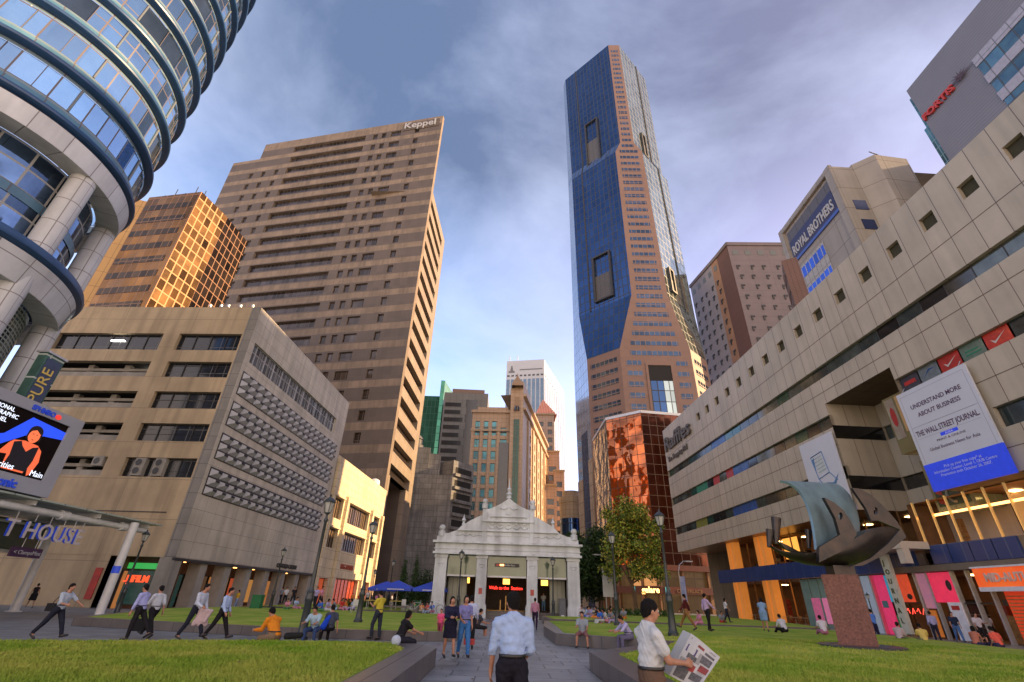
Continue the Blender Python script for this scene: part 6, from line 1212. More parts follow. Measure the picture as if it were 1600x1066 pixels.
# grass blades on the near lawns: one mass
def blades(name,regions,h,n,seed):
    g=np.random.default_rng(seed); V=[];tot=0
    for (poly,cnt) in regions:
        P_=np.array(poly); lo=P_.min(0);hi=P_.max(0); m=0; acc=[]
        while m<cnt:
            c=g.uniform(lo,hi,(cnt*2,2)); ins=np.zeros(len(c),bool)
            for i in range(len(P_)):
                a=P_[i];b=P_[(i+1)%len(P_)]; cond=((a[1]>c[:,1])!=(b[1]>c[:,1]))&(c[:,0]<(b[0]-a[0])*(c[:,1]-a[1])/(b[1]-a[1]+1e-9)+a[0]); ins^=cond
            c=c[ins]; 
            # denser towards the near side
            keep=g.random(len(c))<np.clip((18-c[:,1])/10,.12,1); c=c[keep]; acc.append(c); m+=len(c)
        V.append(np.concatenate(acc)[:cnt])
    c=np.concatenate(V); N_=len(c); a=g.uniform(0,6.28,N_); w=.012+.014*g.random(N_); hh=.03+.04*g.random(N_); lx=g.normal(0,.02,(N_,2))
    v=np.zeros((N_,3,3),np.float32); v[:,0,0]=c[:,0]-np.cos(a)*w; v[:,0,1]=c[:,1]-np.sin(a)*w; v[:,1,0]=c[:,0]+np.cos(a)*w; v[:,1,1]=c[:,1]+np.sin(a)*w; v[:,:2,2]=h; v[:,2,:2]=c+lx; v[:,2,2]=h+hh
    me=bpy.data.meshes.new(name); me.vertices.add(N_*3); me.vertices.foreach_set('co',v.ravel()); me.loops.add(N_*3); me.loops.foreach_set('vertex_index',np.arange(N_*3,dtype=np.int32)); me.polygons.add(N_); me.polygons.foreach_set('loop_start',np.arange(0,N_*3,3,dtype=np.int32)); me.polygons.foreach_set('loop_total',np.full(N_,3,np.int32)); me.materials.append(GRASS); me.update()
    o=bpy.data.objects.new(name,me); COL.objects.link(o); tag(o,'short mown turf of the lawns, green with straw coloured patches','grass',kind='stuff')
blades('grass',[([(-2.5,6),(-2.5,14.2),(-3.2,15.7),(-6.7,15.1),(-9.3,13.8),(-14,12),(-14,6)],70000),([(3.1,6),(18,6),(18,24),(7,24),(6.6,20.7),(5.3,17.8),(3.1,14.7)],90000)],.43,0,4)
# litter of sun on the paving comes from the sun lamp only
# ------------------------------------------------------------------ station pavilion
r=thing('station_pavilion','white classical entrance pavilion with stepped ornamental gable, at the end of the path','pavilion',(.2,52,0))
ps=Pln(-6.85,50,90); cx=7.1; SW=mat('stucco_white',(.68,.72,.74),(.60,.64,.66),rough=.55,ns=2.5,grime=.3,bump=.06,bs=20)
def bx(m,x0,x1,z0,z1,o0,o1): m.pbox(ps,cx+x0,cx+x1,z0,z1,o0,o1)
for (a,b) in ((-7.0,-5.85),(-2.95,-1.95),(1.95,2.95),(5.85,7.0)):
    q=MB(); bx(q,a,b,0,5.2,-1.1,0); bx(q,a-.1,b+.1,0,1.0,-1.2,.1); bx(q,a-.06,b+.06,1.0,1.15,-1.15,.06); bx(q,a-.08,b+.08,5.0,5.3,-1.15,.08); bx(q,a+.2,b-.2,1.5,4.2,.0,.035)
    m_=(a+b)/2; pts=[ps.P(cx+m_+.28*math.cos(t),4.5+.28*math.sin(t),.04) for t in [math.pi+i*math.pi/8 for i in range(9)]]; q.path(pts,.035,5); q.tube(pts[0],pts[-1],.035,n=5); q.build('pillar',SW,r)
q=MB(); bx(q,-7.25,7.25,5.3,5.5,-9,.35); bx(q,-7.1,7.1,5.5,6.3,-9,.12); bx(q,-7.2,7.2,5.75,5.82,-9,.2); bx(q,-7.35,7.35,6.3,6.5,-9,.45); bx(q,-7.0,7.0,6.5,6.9,-9,.1); q.build('entablature',SW,r)
# gable slab
prof=[(-6.5,6.9),(-6.5,7.15),(-5.9,7.2),(-5.1,7.5),(-4.7,7.9),(-3.9,8.4),(-2.95,8.9),(-2.65,9.0),(-2.65,9.65),(-2.0,9.6),(-1.1,10.0),(-.5,10.35),(0,10.75)]
full=prof+[(-x,z) for x,z in reversed(prof[:-1])]
q=MB(); n=len(full)
for i in range(n-1):
    a,b=full[i],full[i+1]; q.quad(ps.P(cx+a[0],a[1],-.5),ps.P(cx+a[0],a[1],.05),ps.P(cx+b[0],b[1],.05),ps.P(cx+b[0],b[1],-.5))
q.poly([ps.P(cx+x,z,.05) for x,z in reversed(full)]); q.poly([ps.P(cx+x,z,-.5) for x,z in full]); q.build('gable',SW,r)
q=MB()
for s in (-1,1):
    for (x0,x1) in ((2.15,2.6),): bx(q,min(s*x0,s*x1),max(s*x0,s*x1),6.5,9.3,.05,.22)
bx(q,-5.0,5.0,7.45,7.56,.05,.3); bx(q,-2.6,2.6,8.35,8.5,.05,.36); bx(q,-1.8,1.8,8.85,8.93,.05,.25); bx(q,-1.9,-1.7,8.8,9.15,.05,.2); bx(q,1.7,1.9,8.8,9.15,.05,.2)
for k in range(-3,4): 
    x=k*.95; bx(q,x-.38,x+.38,7.05,7.4,.05,.12); 
for k in range(-2,3):
    x=k*.82; q.path([ps.P(cx+x+.3*math.cos(t),8.0-.26*math.sin(t),.12) for t in [i*math.pi/6 for i in range(7)]],.05,5)
for s in (-1,1):
    for k in range(3): x=s*(3.4+.75*k); q.path([ps.P(cx+x+.33*math.cos(t),7.2-.2*math.sin(t),.1) for t in [i*math.pi/5 for i in range(6)]],.05,5)
for k in range(-2,3): bx(q,k*.8-.14,k*.8+.14,8.1,8.32,.05,.2)
q.path([ps.P(cx-.9,9.7,.1),ps.P(cx-.45,9.6,.1),ps.P(cx-.1,9.8,.1)],.06,5); q.path([ps.P(cx+.9,9.7,.1),ps.P(cx+.45,9.6,.1),ps.P(cx+.1,9.8,.1)],.06,5); bx(q,-.25,.25,9.1,9.45,.05,.16); bx(q,-1.2,-.8,6.95,7.0,.05,.1)
q.build('moulding',SW,r)
for x,z,s_ in ((-6.6,6.9,1),(6.6,6.9,1),(-2.45,9.65,.9),(2.45,9.65,.9)):
    q=MB(); p=ps.P(cx+x,z,-.1); q.lathe(p,[(.34*s_,0),(.34*s_,.5*s_),(.2*s_,.55*s_),(.3*s_,.7*s_),(.3*s_,.9*s_),(.18*s_,1.05*s_),(0,1.08*s_)],12); q.build('ball_finial',SW,r,smooth=True)
for x,z in ((-4.5,8.0),(4.5,8.0)): q=MB(); p=ps.P(cx+x,z,-.1); q.lathe(p,[(.2,0),(.1,.3),(.22,.45),(.06,.8),(0,1.1)],10); q.build('finial',SW,r)
q=MB(); q.lathe(ps.P(cx,10.7,-.2),[(.3,0),(.22,.3),(.34,.45),(.14,.7),(.26,.95),(.08,1.2),(.03,2.1),(0,2.2)],12); q.build('spire',SW,r,smooth=True)
TR=mat('transom_glass',(.10,.14,.10),(.07,.1,.07),rough=.1,ns=.6,spec=.9,metal=.2); CUR=mat('pale_curtain_glass',(.30,.31,.24),(.24,.25,.19),rough=.3,ns=1,grid=(.45,9),gm=.03,gc=(.16,.17,.12))
for (a,b) in ((-5.8,-3.0),(-1.9,1.9),(3.0,5.8)):
    q=MB(); bx(q,a,b,3.55,5.3,-.7,-.62); q.build('transom_window',TR,r); q=MB(); bx(q,a,b,3.4,3.55,-.75,-.5); q.build('rail',WHITE,r)
for (a,b) in ((-5.8,-3.9),(4.3,5.8)): q=MB(); bx(q,a,b,.2,3.4,-2.2,-2.1); q.build('side_glazing',CUR,r)
q=MB(); bx(q,-7,7,.0,5.3,-9,-8.9); bx(q,-7,-6.9,0,5.3,-9,-1.1); bx(q,6.9,7,0,5.3,-9,-1.1); bx(q,-6.9,6.9,3.75,3.85,-8.9,-.8); q.build('inner_wall',mat('hall_wall',(.035,.025,.02),(.02,.015,.012),rough=.6),r)
q=MB(); 
for k in range(4): bx(q,-5.8,5.8,k*.14,(k+1)*.14,-8.8,-.55-.35*k)
q.build('steps',GRAN,r)
q=MB(); bx(q,-2.6,2.6,.56,.6,-8.5,-4); bx(q,-.05,.05,.6,1.9,-5,-4.9); bx(q,-.6,-.5,.6,1.5,-6,-5); bx(q,.5,.6,.6,1.5,-6,-5); q.build('escalator',mat('brass',(.4,.25,.08),rough=.3,metal=.7),r)
for x in (-4.2,0,4.0): q=MB(); bx(q,x-.35,x+.35,2.95,3.45,-5,-4.8); q.build('lantern',mat('yellow_lantern',(1,.6,.15),emit=(1,.5,.08),es=1.6) if 'yellow_lantern' not in bpy.data.materials else bpy.data.materials['yellow_lantern'],r)
RL_=mat('red_led',(1,.05,.02),emit=(1,.03,.02),es=2.2)
for w_,xo in (('Walk',-1.75),('to the',-.75),('Station',.5)): text(w_,.42,.02,RL_,'led_text',r,plM(ps,cx+xo,2.45,-4))
q=MB(); bx(q,-1.2,1.2,4.35,4.65,-.6,-.5); o=q.build('station_sign',DFRAME,r); q=MB(); bx(q,-1.1,-.75,4.42,4.58,-.499,-.49); q.build('mark',COLP['red'],o); q=MB(); bx(q,-.7,-.3,4.42,4.58,-.499,-.49); q.build('mark',ORLIGHT,o); text('Raffles Place',.2,.005,WHITE,'lettering',o,plM(ps,cx-.2,4.43,-.49))
for x in (-2.45,2.45): q=MB(); bx(q,x-.17,x+.17,1.95,2.45,.04,.06); q.build('notice',mat('notice_red',(.5,.1,.07)) if 'notice_red' not in bpy.data.materials else bpy.data.materials['notice_red'],r)
r_=thing('litter_bin','tall grey bin standing at the right side of the pavilion steps','bin',ps.P(cx+5.3,0,-.3)); q=MB(); bx(q,5.0,5.6,0,1.7,-.5,.0); bx(q,4.95,5.65,1.7,1.8,-.55,.05); q.build('body',mat('bin_grey',(.12,.13,.14),rough=.5),r_); q=MB(); bx(q,5.15,5.45,.25,.45,.005,.03); q.build('label_plate',WHITE,r_)
# ------------------------------------------------------------------ lamp posts
IRON=mat('painted_iron',(.035,.045,.045),(.025,.032,.033),rough=.35,ns=8); LG=mat('lantern_glass',(.45,.45,.40),(.35,.35,.32),rough=.25,ns=4)
def lamp(loc,label,Hh=5.3,src=None):
    s=Hh/5.3
    if src is not None:
        e=copy_tree(src); e.location=loc; e['label']=label; e.scale=(s,s,s); return e
    e=thing('street_lamp',label,'street lamp',loc,'old fashioned street lamps in the square',local=True); e.scale=(s,s,s)
    q=MB(); q.lathe((0,0,0),[(.24,0),(.24,.12),(.20,.16),(.17,.3),(.13,1.25),(.16,1.3),(.17,1.42),(.13,1.5),(.15,1.62),(.10,1.7),(.085,1.8)],16); q.build('base',IRON,e,smooth=True)
    q=MB(); q.lathe((0,0,0),[(.085,1.78),(.07,2.6),(.055,4.2),(.09,4.25),(.09,4.32),(.05,4.38),(.05,4.5),(.12,4.58)],12); q.build('pole',IRON,e,smooth=True)
    q=MB(); q.lathe((0,0,0),[(.12,4.58),(.23,5.0)],6); o=q.build('lantern_glass',LG,e)
    q=MB(); 
    for k in range(6): t=k*math.pi/3; q.tube((.125*math.cos(t),.125*math.sin(t),4.57),(.237*math.cos(t),.237*math.sin(t),5.01),.012,n=4)
    q.lathe((0,0,0),[(0,4.56),(.13,4.56),(.13,4.6)],6); q.build('lantern_frame',IRON,o)
    q=MB(); q.lathe((0,0,0),[(.27,4.99),(.28,5.03),(.20,5.12),(.10,5.2),(.04,5.23),(.05,5.3),(0,5.36)],6); q.build('hood',IRON,e)
    return e
L0=lamp((-7.78,21.49,0),'dark iron street lamp on the left path, nearest one, beside the man in orange',5.4)
for loc,lab,hh in (((-7.41,27.97,.34),'iron street lamp on the left lawn, just right of the nearest one',4.95),((-24.08,33.99,0),'iron street lamp beside the white canopy column at far left',4.95),((7.35,23.5,.43),'tall iron street lamp on the right lawn behind the man with the newspaper',5.15),((6.9,32.5,.43),'iron street lamp on the right lawn near the pavilion corner and the big tree',5.25),
    ((-4.0,47.5,0),'thin iron street lamp before the left bay of the white pavilion',5.5),((4.45,47.5,0),'thin iron street lamp before the right bay of the white pavilion',5.15),((-18.3,74,0),'small far street lamp by the sunlit building corner',4.8),((-12.9,60,0),'small far street lamp above the blue parasols',5.3),((-20.5,47.6,0),'iron street lamp among people before the vent block columns',5.2),((13.5,64,.5),'far street lamp with pale lantern in front of the copper building',5.2),((24.6,35.5,0),'dark lamp by the shop fronts right of the red pedestal',2.7)):
    lamp(loc,lab,hh,L0)
# modern street lights
def modern(loc,label,h,dirx):
    e=thing('street_light',label,'street light',loc); x,y,z0=loc; q=MB(); q.path([Vector((x,y,z0)),Vector((x,y,z0+h*.8)),Vector((x+dirx*.25,y,z0+h*.93)),Vector((x+dirx*.9,y,z0+h)),Vector((x+dirx*1.3,y,z0+h))],.07,6); q.build('pole',STEEL,e); q=MB(); q.box((x+dirx*1.7,y,z0+h),(1.0,.35,.14)); q.build('lamp_head',WHITE,e); return e
modern((14.2,70,0),'curved steel street light over the dark trees',7.3,-1); e=modern((25.3,75,0),'curved steel street light with a hanging street banner',7.2,1)
q=MB(); q.box((25.7,75,3.6),(.7,.06,3.2)); q.build('street_banner',mat('banner_blue_white',(.6,.62,.7),(.1,.2,.6),rough=.6,ns=1.2),e)
e=thing('sign_board','tall white blank board on a post before the dark trees','sign board',(13.1,66,0)); q=MB(); q.box((13.1,66,3.9),(1.3,.1,3.4)); q.build('board',WHITE,e); q=MB(); q.tube((12.8,66.1,0),(12.8,66.1,2.3),.06); q.tube((13.4,66.1,0),(13.4,66.1,2.3),.06); q.build('post',STEEL,e)
# ------------------------------------------------------------------ sculpture
r=thing('sculpture','bronze abstract sailing junk sculpture on a red granite pedestal on the right lawn','sculpture',(13.4,20.5,.42))
def SC(zx,zy,y=20.5):
    v=ray(1180+zx*.15625,740+zy*.15625); t=y/v.y; return Vector((v.x*t,y,EYE+v.z*t))
BRZ=mat('dark_bronze',(.075,.058,.05),(.035,.035,.037),rough=.38,metal=.7,ns=1.6,noise=.5,bump=.3,bs=9); BLB=mat('sky_tinted_bronze',(.24,.38,.46),(.15,.23,.28),rough=.38,metal=.45,ns=1.2,bump=.06,bs=8)  # pale blue sky reflection is put into the sail's base colour
RGR=mat('red_granite',(.30,.12,.085),(.12,.045,.035),rough=.6,ns=14,noise=.6,bump=.6,bs=30,grime=.3)
q=MB(); q.lathe((13.4,20.5,.43),[(0,0),(1.42,0),(1.42,.05),(1.36,.07),(0,.07)],40); q.build('base_disc',mat('dark_slab',(.05,.05,.06),rough=.3),r)
q=MB(); q.box((13.35,20.55,.5+1.17),(1.24,.8,2.34),rot=math.radians(-33)); q.build('pedestal',RGR,r); q=MB(); q.box((13.45,20.55,3.0),(.85,.55,.34)); q.build('neck',BRZ,r)
def plate(pts,y0,y1,name,m,hole=None):
    q=MB(); A=[SC(a,b,y0) for a,b in pts]; A=[Vector((p.x,y0,p.z)) for p in A]; dy=Vector((0,y1-y0,0)); n=len(A)
    if hole:
        from mathutils.geometry import tessellate_polygon
        Hh=[SC(a,b,y0) for a,b in hole]; Hh=[Vector((p.x,y0,p.z)) for p in Hh]; nh=len(Hh)
        fl=[Vector((p.x,p.z,0)) for p in A]; fh=[Vector((p.x,p.z,0)) for p in Hh]; al=A+Hh
        for t in tessellate_polygon([fl,fh]):
            q.poly([al[k] for k in t]); q.poly([al[k]+dy for k in reversed(t)])
        for i in range(nh): q.quad(Hh[i],Hh[(i+1)%nh],Hh[(i+1)%nh]+dy,Hh[i]+dy)
    else:
        q.poly(A); q.poly([p+dy for p in reversed(A)])
    for i in range(n): q.quad(A[(i+1)%n],A[i],A[i]+dy,A[(i+1)%n]+dy)
    return q.build(name,m,r)
def bez(p0,p1,p2,p3,n): return [tuple(((1-t)**3*p0[k]+3*(1-t)**2*t*p1[k]+3*(1-t)*t*t*p2[k]+t**3*p3[k]) for k in (0,1)) for t in [i/n for i in range(n+1)]]
def sheet(c0,c1,y0,y1,th,name,m,nw=14):
    """curved plate lofted between two edge curves, with real thickness"""
    A=[SC(a,b,y0) for a,b in c0]; B=[SC(a,b,y1) for a,b in c1]; n=len(A); grid=[[A[i].lerp(B[i],j/nw) for j in range(nw+1)] for i in range(n)]
    q=MB(); nr=[[None]*(nw+1) for _ in range(n)]
    for i in range(n):
        for j in range(nw+1):
            du_=grid[min(i+1,n-1)][j]-grid[max(i-1,0)][j]; dv=grid[i][min(j+1,nw)]-grid[i][max(j-1,0)]; nn=du_.cross(dv); nr[i][j]=nn.normalized()*th
    for i in range(n-1):
        for j in range(nw):
            g=[grid[i][j],grid[i][j+1],grid[i+1][j+1],grid[i+1][j]]; h=[grid[i][j]+nr[i][j],grid[i][j+1]+nr[i][j+1],grid[i+1][j+1]+nr[i+1][j+1],grid[i+1][j]+nr[i+1][j]]
            q.quad(*g); q.quad(h[3],h[2],h[1],h[0])
            if j==0: q.quad(g[0],g[3],h[3],h[0])
            if j==nw-1: q.quad(g[1],h[1],h[2],g[2])
            if i==0: q.quad(g[0],h[0],h[1],g[1])
            if i==n-2: q.quad(g[3],g[2],h[2],h[3])
    return q.build(name,m,r,smooth=True)
sail0=bez((245,92),(470,110),(560,380),(590,760),18); sail1=bez((800,118),(930,160),(1040,380),(1020,610),18)
o=sheet(sail0,sail1,19.9,21.7,.10,'main_sail',BLB)
for f in (.33,.8):
    q=MB(); pts=[]
    for (a,b),(c,d) in zip(sail0,sail1):
        p=SC(a,b,19.9).lerp(SC(c,d,21.7),f); pts.append(p+Vector((-.0,-.012,.0)))
    q.path(pts,.028,5); q.build('seam',BRZ,o)
hole1=[(860+22*math.cos(t*.785)-6,425+38*math.sin(t*.785)) for t in range(8)]
plate([(690,240),(790,290),(880,365),(960,480),(1020,605),(960,690),(840,790),(640,890),(640,740),(850,610),(800,440)],19.62,19.8,'front_fin',BRZ,hole1)
hole2=[(1205+22*math.cos(t*.785),375+40*math.sin(t*.785)) for t in range(8)]
plate([(970,145),(1040,150),(1160,215),(1300,340),(1420,480),(1515,635),(1450,560),(1230,470),(1160,470),(1110,350)],21.2,21.35,'rear_fin',BRZ,hole2)
# hull: boat shell
q=MB(); xs=np.linspace(0,1,26); keel=bez((150,735),(330,880),(520,925),(760,925),12)[:-1]+bez((760,925),(1050,950),(1330,830),(1510,640),13); top=bez((150,722),(330,830),(430,800),(560,800),12)[:-1]+bez((560,800),(900,770),(1090,450),(1450,550),13)
ns_=8; secs=[]
for i,((a,b),(c,d)) in enumerate(zip(keel,top)):
    K=SC(a,b);T=SC(c,d); s=i/25; br=.10+.62*math.sin(math.pi*min(1,max(0,(s-.1)/.92)))**.8; row=[]
    for j in range(-ns_,ns_+1):
        f=abs(j)/ns_; xx=T.x*(f**1.5)+K.x*(1-f**1.5); z=K.z+(T.z-K.z)*(f**1.7); row.append(Vector((xx,20.5+math.copysign(br*min(1,f*1.25)**.75,j)+(.35 if s>.3 else 0)*s,z)))
    secs.append(row)
for i in range(25):
    for j in range(2*ns_): q.quad(secs[i][j],secs[i][j+1],secs[i+1][j+1],secs[i+1][j])
for i in range(25): q.quad(secs[i][0],secs[i+1][0],secs[i+1][-1],secs[i][-1])
q.build('hull',BRZ,r,smooth=True)
plate([(235,680),(330,720),(430,775),(530,792),(500,800),(400,790),(300,750)],20.9,21.1,'rear_prong',BRZ)
plate([(1450,560),(1515,635),(1300,810),(1080,920),(960,930),(1150,850),(1330,700)],19.75,19.9,'stern_blade',BRZ)
for (a,b,c,zt,zb) in ((172,268,222,440,700),(120,200,152,562,735),(512,578,552,562,745)):
    T0,T1,Bm=SC(a,zt),SC(b,zt),SC(c,zb); r0=(T1.x-T0.x)/2; q=MB(); q.tube(Vector((Bm.x,20.6,Bm.z)),Vector(((T0.x+T1.x)/2,20.6,(T0.z+T1.z)/2)),r0*.45,r0,n=14); q.build('horn',BRZ,r)
# ------------------------------------------------------------------ trees and plants
def foliage(name,blobs,n,size,mats,parent,seed,gap=.0):
    g=np.random.default_rng(seed); V=[];sub=[]
    w=np.array([b[1][0]*b[1][1]*b[1][2] for b in blobs]); w=w**.75; w/=w.sum()
    for b,ww in zip(blobs,w):
        m=int(n*ww); d=g.normal(size=(m,3)); d/=np.linalg.norm(d,axis=1)[:,None]; rr=g.random(m)**.45; V.append(np.array(b[0])+d*rr[:,None]*np.array(b[1])*(1+.12*g.normal(size=(m,1))))
    c=np.concatenate(V); N_=len(c); 
    a=g.normal(size=(N_,3)); a/=np.linalg.norm(a,axis=1)[:,None]; b=np.cross(a,g.normal(size=(N_,3))); b/=np.linalg.norm(b,axis=1)[:,None]; s=size*(.5+g.random((N_,1))*.8)
    v=np.stack([c-a*s,c-b*s*.45,c+a*s,c+b*s*.45],1).astype(np.float32)
    me=bpy.data.meshes.new(name); me.vertices.add(N_*4); me.vertices.foreach_set('co',v.ravel()); me.loops.add(N_*4); me.loops.foreach_set('vertex_index',np.arange(N_*4,dtype=np.int32)); me.polygons.add(N_); me.polygons.foreach_set('loop_start',np.arange(0,N_*4,4,dtype=np.int32)); me.polygons.foreach_set('loop_total',np.full(N_,4,np.int32))
    for m_ in mats: me.materials.append(m_)
    me.polygons.foreach_set('material_index',(g.integers(0,len(mats),N_)).astype(np.int32)); me.update()
    o=bpy.data.objects.new(name,me); COL.objects.link(o); o.parent=parent; o.matrix_parent_inverse=Matrix.Translation(parent.location).inverted(); return o
def leaf(n,c): return mat(n,c,tuple(x*.6 for x in c),rough=.5,ns=1.5,spec=.3)
LY=[leaf('leaf_olive',(.32,.38,.05)),leaf('leaf_gold_lit',(.50,.42,.07)),leaf('leaf_green',(.16,.26,.035)),leaf('leaf_deep',(.06,.10,.015))]; LD=[leaf('leaf_dark_a',(.022,.055,.014)),leaf('leaf_dark_b',(.04,.085,.02)),leaf('leaf_dark_c',(.055,.10,.025))]; LH=[leaf('leaf_hedge_a',(.05,.13,.02)),leaf('leaf_hedge_b',(.03,.08,.015))]  # golden light on the big crown is put into its yellow leaf colours
BARK=mat('bark',(.16,.10,.06),(.09,.055,.035),rough=.9,ns=6,bump=.5,bs=20)
r=thing('tree','big open crowned tree with golden lit leaf colours in front of the copper mirror building','tree',(15,62,0))
rg=random.Random(11); rt=random.Random(4); bl=[((15.4+rt.gauss(0,1.55),62+rt.gauss(0,1.2),8.3+rt.gauss(0,2.35)),(rt.uniform(.6,1.25),rt.uniform(.6,1.2),rt.uniform(.5,1.0))) for _ in range(34)]; _o=[((15.4,62,8.6),(2.8,2.6,3.2)),((13.4,62,7.3),(1.7,2,2.3)),((17.4,62,7.2),(1.7,2,2.1)),((15.2,62,11.8),(1.9,1.8,2.0)),((16.8,61.5,10.2),(1.5,1.6,1.6)),((13.8,62.5,10.0),(1.4,1.4,1.5)),((18.1,62,5.2),(1.1,1.4,1.4)),((12.9,62,4.9),(1.1,1.4,1.3)),((15.9,61,5.2),(1.6,1.4,1.2)),((18.6,62,8.4),(.9,1,1.0))]
bl=bl+_o[1:]; foliage('crown',bl,12500,.21,LY,r,3)
q=MB(); q.path([Vector((15.5,62,.4)),Vector((15.4,62,2.2)),Vector((15.1,62,4))],.2,8); 
for e_ in ((13.4,62,6.8),(17.2,62,7),(15.2,62,9.5),(16.8,61.6,9.2),(13.9,62.3,9.2),(18,62,5.2)): q.tube((15.1+rg.uniform(-.1,.1),62,3.6),e_,.12,.03,6)
q.build('trunk',BARK,r)
for k,(x,y,lab,h,wd) in enumerate(((9.6,70,'dark dense tree just right of the white pavilion',10.4,2.6),(13.0,72,'dark tree between the pavilion tree and the golden tree',11.6,2.5))):
    r=thing('tree',lab,'tree',(x,y,0)); bl=[((x,y,h*.62),(wd,wd,h*.26)),((x-1.2,y,h*.45),(wd*.75,wd,h*.2)),((x+1.1,y,h*.5),(wd*.8,wd,h*.22)),((x,y,h*.85),(wd*.6,wd*.6,h*.14)),((x-.6,y,h*.28),(wd*.8,wd*.8,h*.14))]
    foliage('crown',bl,9000,.24,LD,r,20+k); q=MB(); q.path([Vector((x,y,0)),Vector((x+.2,y,h*.5))],.2,7); q.tube((x,y,2),(x-1.2,y,h*.5),.1,.04,6); q.tube((x,y,2.2),(x+1.3,y,h*.55),.1,.04,6); q.build('trunk',BARK,r)
for k,(x,lab,h) in enumerate(((-11.9,'slender conical cypress left of its twin, behind the parasols',5.0),(-10.5,'slender conical cypress, the taller right one behind the parasols',5.4))):
    r=thing('cypress_tree',lab,'tree',(x,62,0)); bl=[((x,62,.6+i*h/9),(.95*(1-i/9.5)+.1,.9*(1-i/9.5)+.1,.45)) for i in range(9)]; foliage('crown',bl,2600,.12,LH+LD,r,30+k); q=MB(); q.tube((x,62,0),(x,62,h*.8),.1,.03); q.build('trunk',BARK,r)
r=thing('shrub','rounded dark shrub between the cypresses and the white pavilion','shrub',(-9.0,60,0)); foliage('leaves',[((-9.0,60,2.9),(1.5,1.2,1.5)),((-9,60,1.6),(1.2,1.2,1.2))],2500,.13,LD,r,41); q=MB(); q.tube((-9,60,0),(-9,60,2),.08); q.build('stem',BARK,r)
for k,(x0,x1,y,lab) in enumerate(((10.2,16.5,55,'clipped green hedge behind the seated crowd right of the pavilion'),(-16.5,-12.5,56,'low hedge by the far left parasol tables'))):
    r=thing('hedge',lab,'hedge',((x0+x1)/2,y,.4)); bl=[((x0+(x1-x0)*i/7,y,.75),(.55,.5,.42)) for i in range(8)]; foliage('leaves',bl,3000,.09,LH,r,50+k); q=MB()
    for i in range(8): q.tube((x0+(x1-x0)*i/7,y,.2),(x0+(x1-x0)*i/7,y,.8),.03,n=5)
    q.build('stems',BARK,r)
# ------------------------------------------------------------------ parasols, tables, bins, bicycles, railing
UB=mat('parasol_blue',(.02,.07,.55),(.015,.05,.42),rough=.6,ns=3); UW=mat('parasol_print',(.5,.5,.6),rough=.6)
def parasol(loc,label,w=1.6,src=None):
    if src is not None: e=copy_tree(src); e.location=loc; e['label']=label; return e
    e=thing('parasol',label,'parasol',loc,'blue square cafe parasols',local=True); q=MB(); a=[(w*sx,w*sy,2.25) for sx,sy in ((-1,-1),(1,-1),(1,1),(-1,1))]; ap=(0,0,2.92)
    for k in range(4): b,c=a[k],a[(k+1)%4]; q.poly([b,c,ap]); q.quad((b[0],b[1],2.0),(c[0],c[1],2.0),c,b)
    o=q.build('canopy',UB,e); q=MB(); q.box((.1,-w-.01,2.12),(w*1.0,.01,.09)); q.build('print',UW,o)
    q=MB(); q.tube((0,0,0),(0,0,2.9),.03,n=8); q.build('pole',WHITE,e); q=MB(); q.lathe((0,0,0),[(.3,0),(.3,.08),(.05,.12)],12); q.build('foot',GRAN,e); return e
P0_=parasol((-10.4,52,0),'blue square parasol left of its neighbour, in front of the cypresses')
parasol((-7.05,52,0),'blue square parasol nearest to the white pavilion',src=P0_); parasol((-12.6,57,0),'small far blue parasol behind the man in yellow',src=P0_); parasol((-14.6,66,0),'farthest blue parasol by the sunlit building corner',src=P0_)
TBL=mat('table_yellow',(.55,.42,.08),rough=.5)
def table(loc,label,src=None):
    if src is not None: e=copy_tree(src); e.location=loc; e['label']=label; return e
    e=thing('cafe_table',label,'table',loc,'cafe tables under the parasols',local=True); q=MB(); q.box((0,0,.73),(1.3,.8,.05)); q.build('table_top',TBL,e)
    for sx in (-1,1):
        for sy in (-1,1): q=MB(); q.tube((sx*.55,sy*.3,0),(sx*.55,sy*.3,.71),.025,n=6); q.build('leg',STEEL,e)
    return e
T0=table((-11.8,48.9,.42),'yellow topped cafe table below the left parasol')
table((-9.6,48.9,.42),'yellow topped cafe table between the two blue parasols',T0); table((-8,50.5,0),'yellow topped cafe table right beside the dark planter',T0)
def chair(loc,rz,label,src=None):
    if src is not None: e=copy_tree(src); e.location=loc; e.rotation_euler=(0,0,rz); e['label']=label; return e
    e=thing('plastic_chair',label,'chair',loc,'plastic chairs on the lawn edge',local=True,rz=rz); m_=mat('chair_white',(.6,.6,.58),rough=.4); q=MB(); q.box((0,0,.43),(.44,.42,.04)); q.build('seat',m_,e); q=MB(); q.box((0,-.2,.68),(.44,.04,.42)); q.build('backrest',m_,e)
    for sx in (-1,1):
        for sy in (-1,1): q=MB(); q.tube((sx*.19,sy*.18,0),(sx*.19,sy*.18,.42),.02,n=6); q.build('leg',m_,e)
    return e
c0=chair((-11.6,42,.35),.6,'white plastic chair behind the man in the yellow shirt'); chair((-8.9,48.6,.42),-.4,'white plastic chair at the cafe tables',c0)
def bin_(loc,label,w=.75,h=1.05):
    e=thing('wheeled_bin',label,'bin',loc,local=True); GB_=mat('bin_green',(.015,.16,.05),(.01,.12,.04),rough=.5) if 'bin_green' not in bpy.data.materials else bpy.data.materials['bin_green']; q=MB(); q.box((0,0,h*.42),(w,w*.8,h*.84)); q.build('body',GB_,e); q=MB(); q.box((0,0,h*.87),(w*1.08,w*.9,h*.1)); q.build('lid',GB_,e); q=MB(); q.tube((-w*.4,.3,.08),(w*.4,.3,.08),.08); q.build('wheel',DFRAME,e)
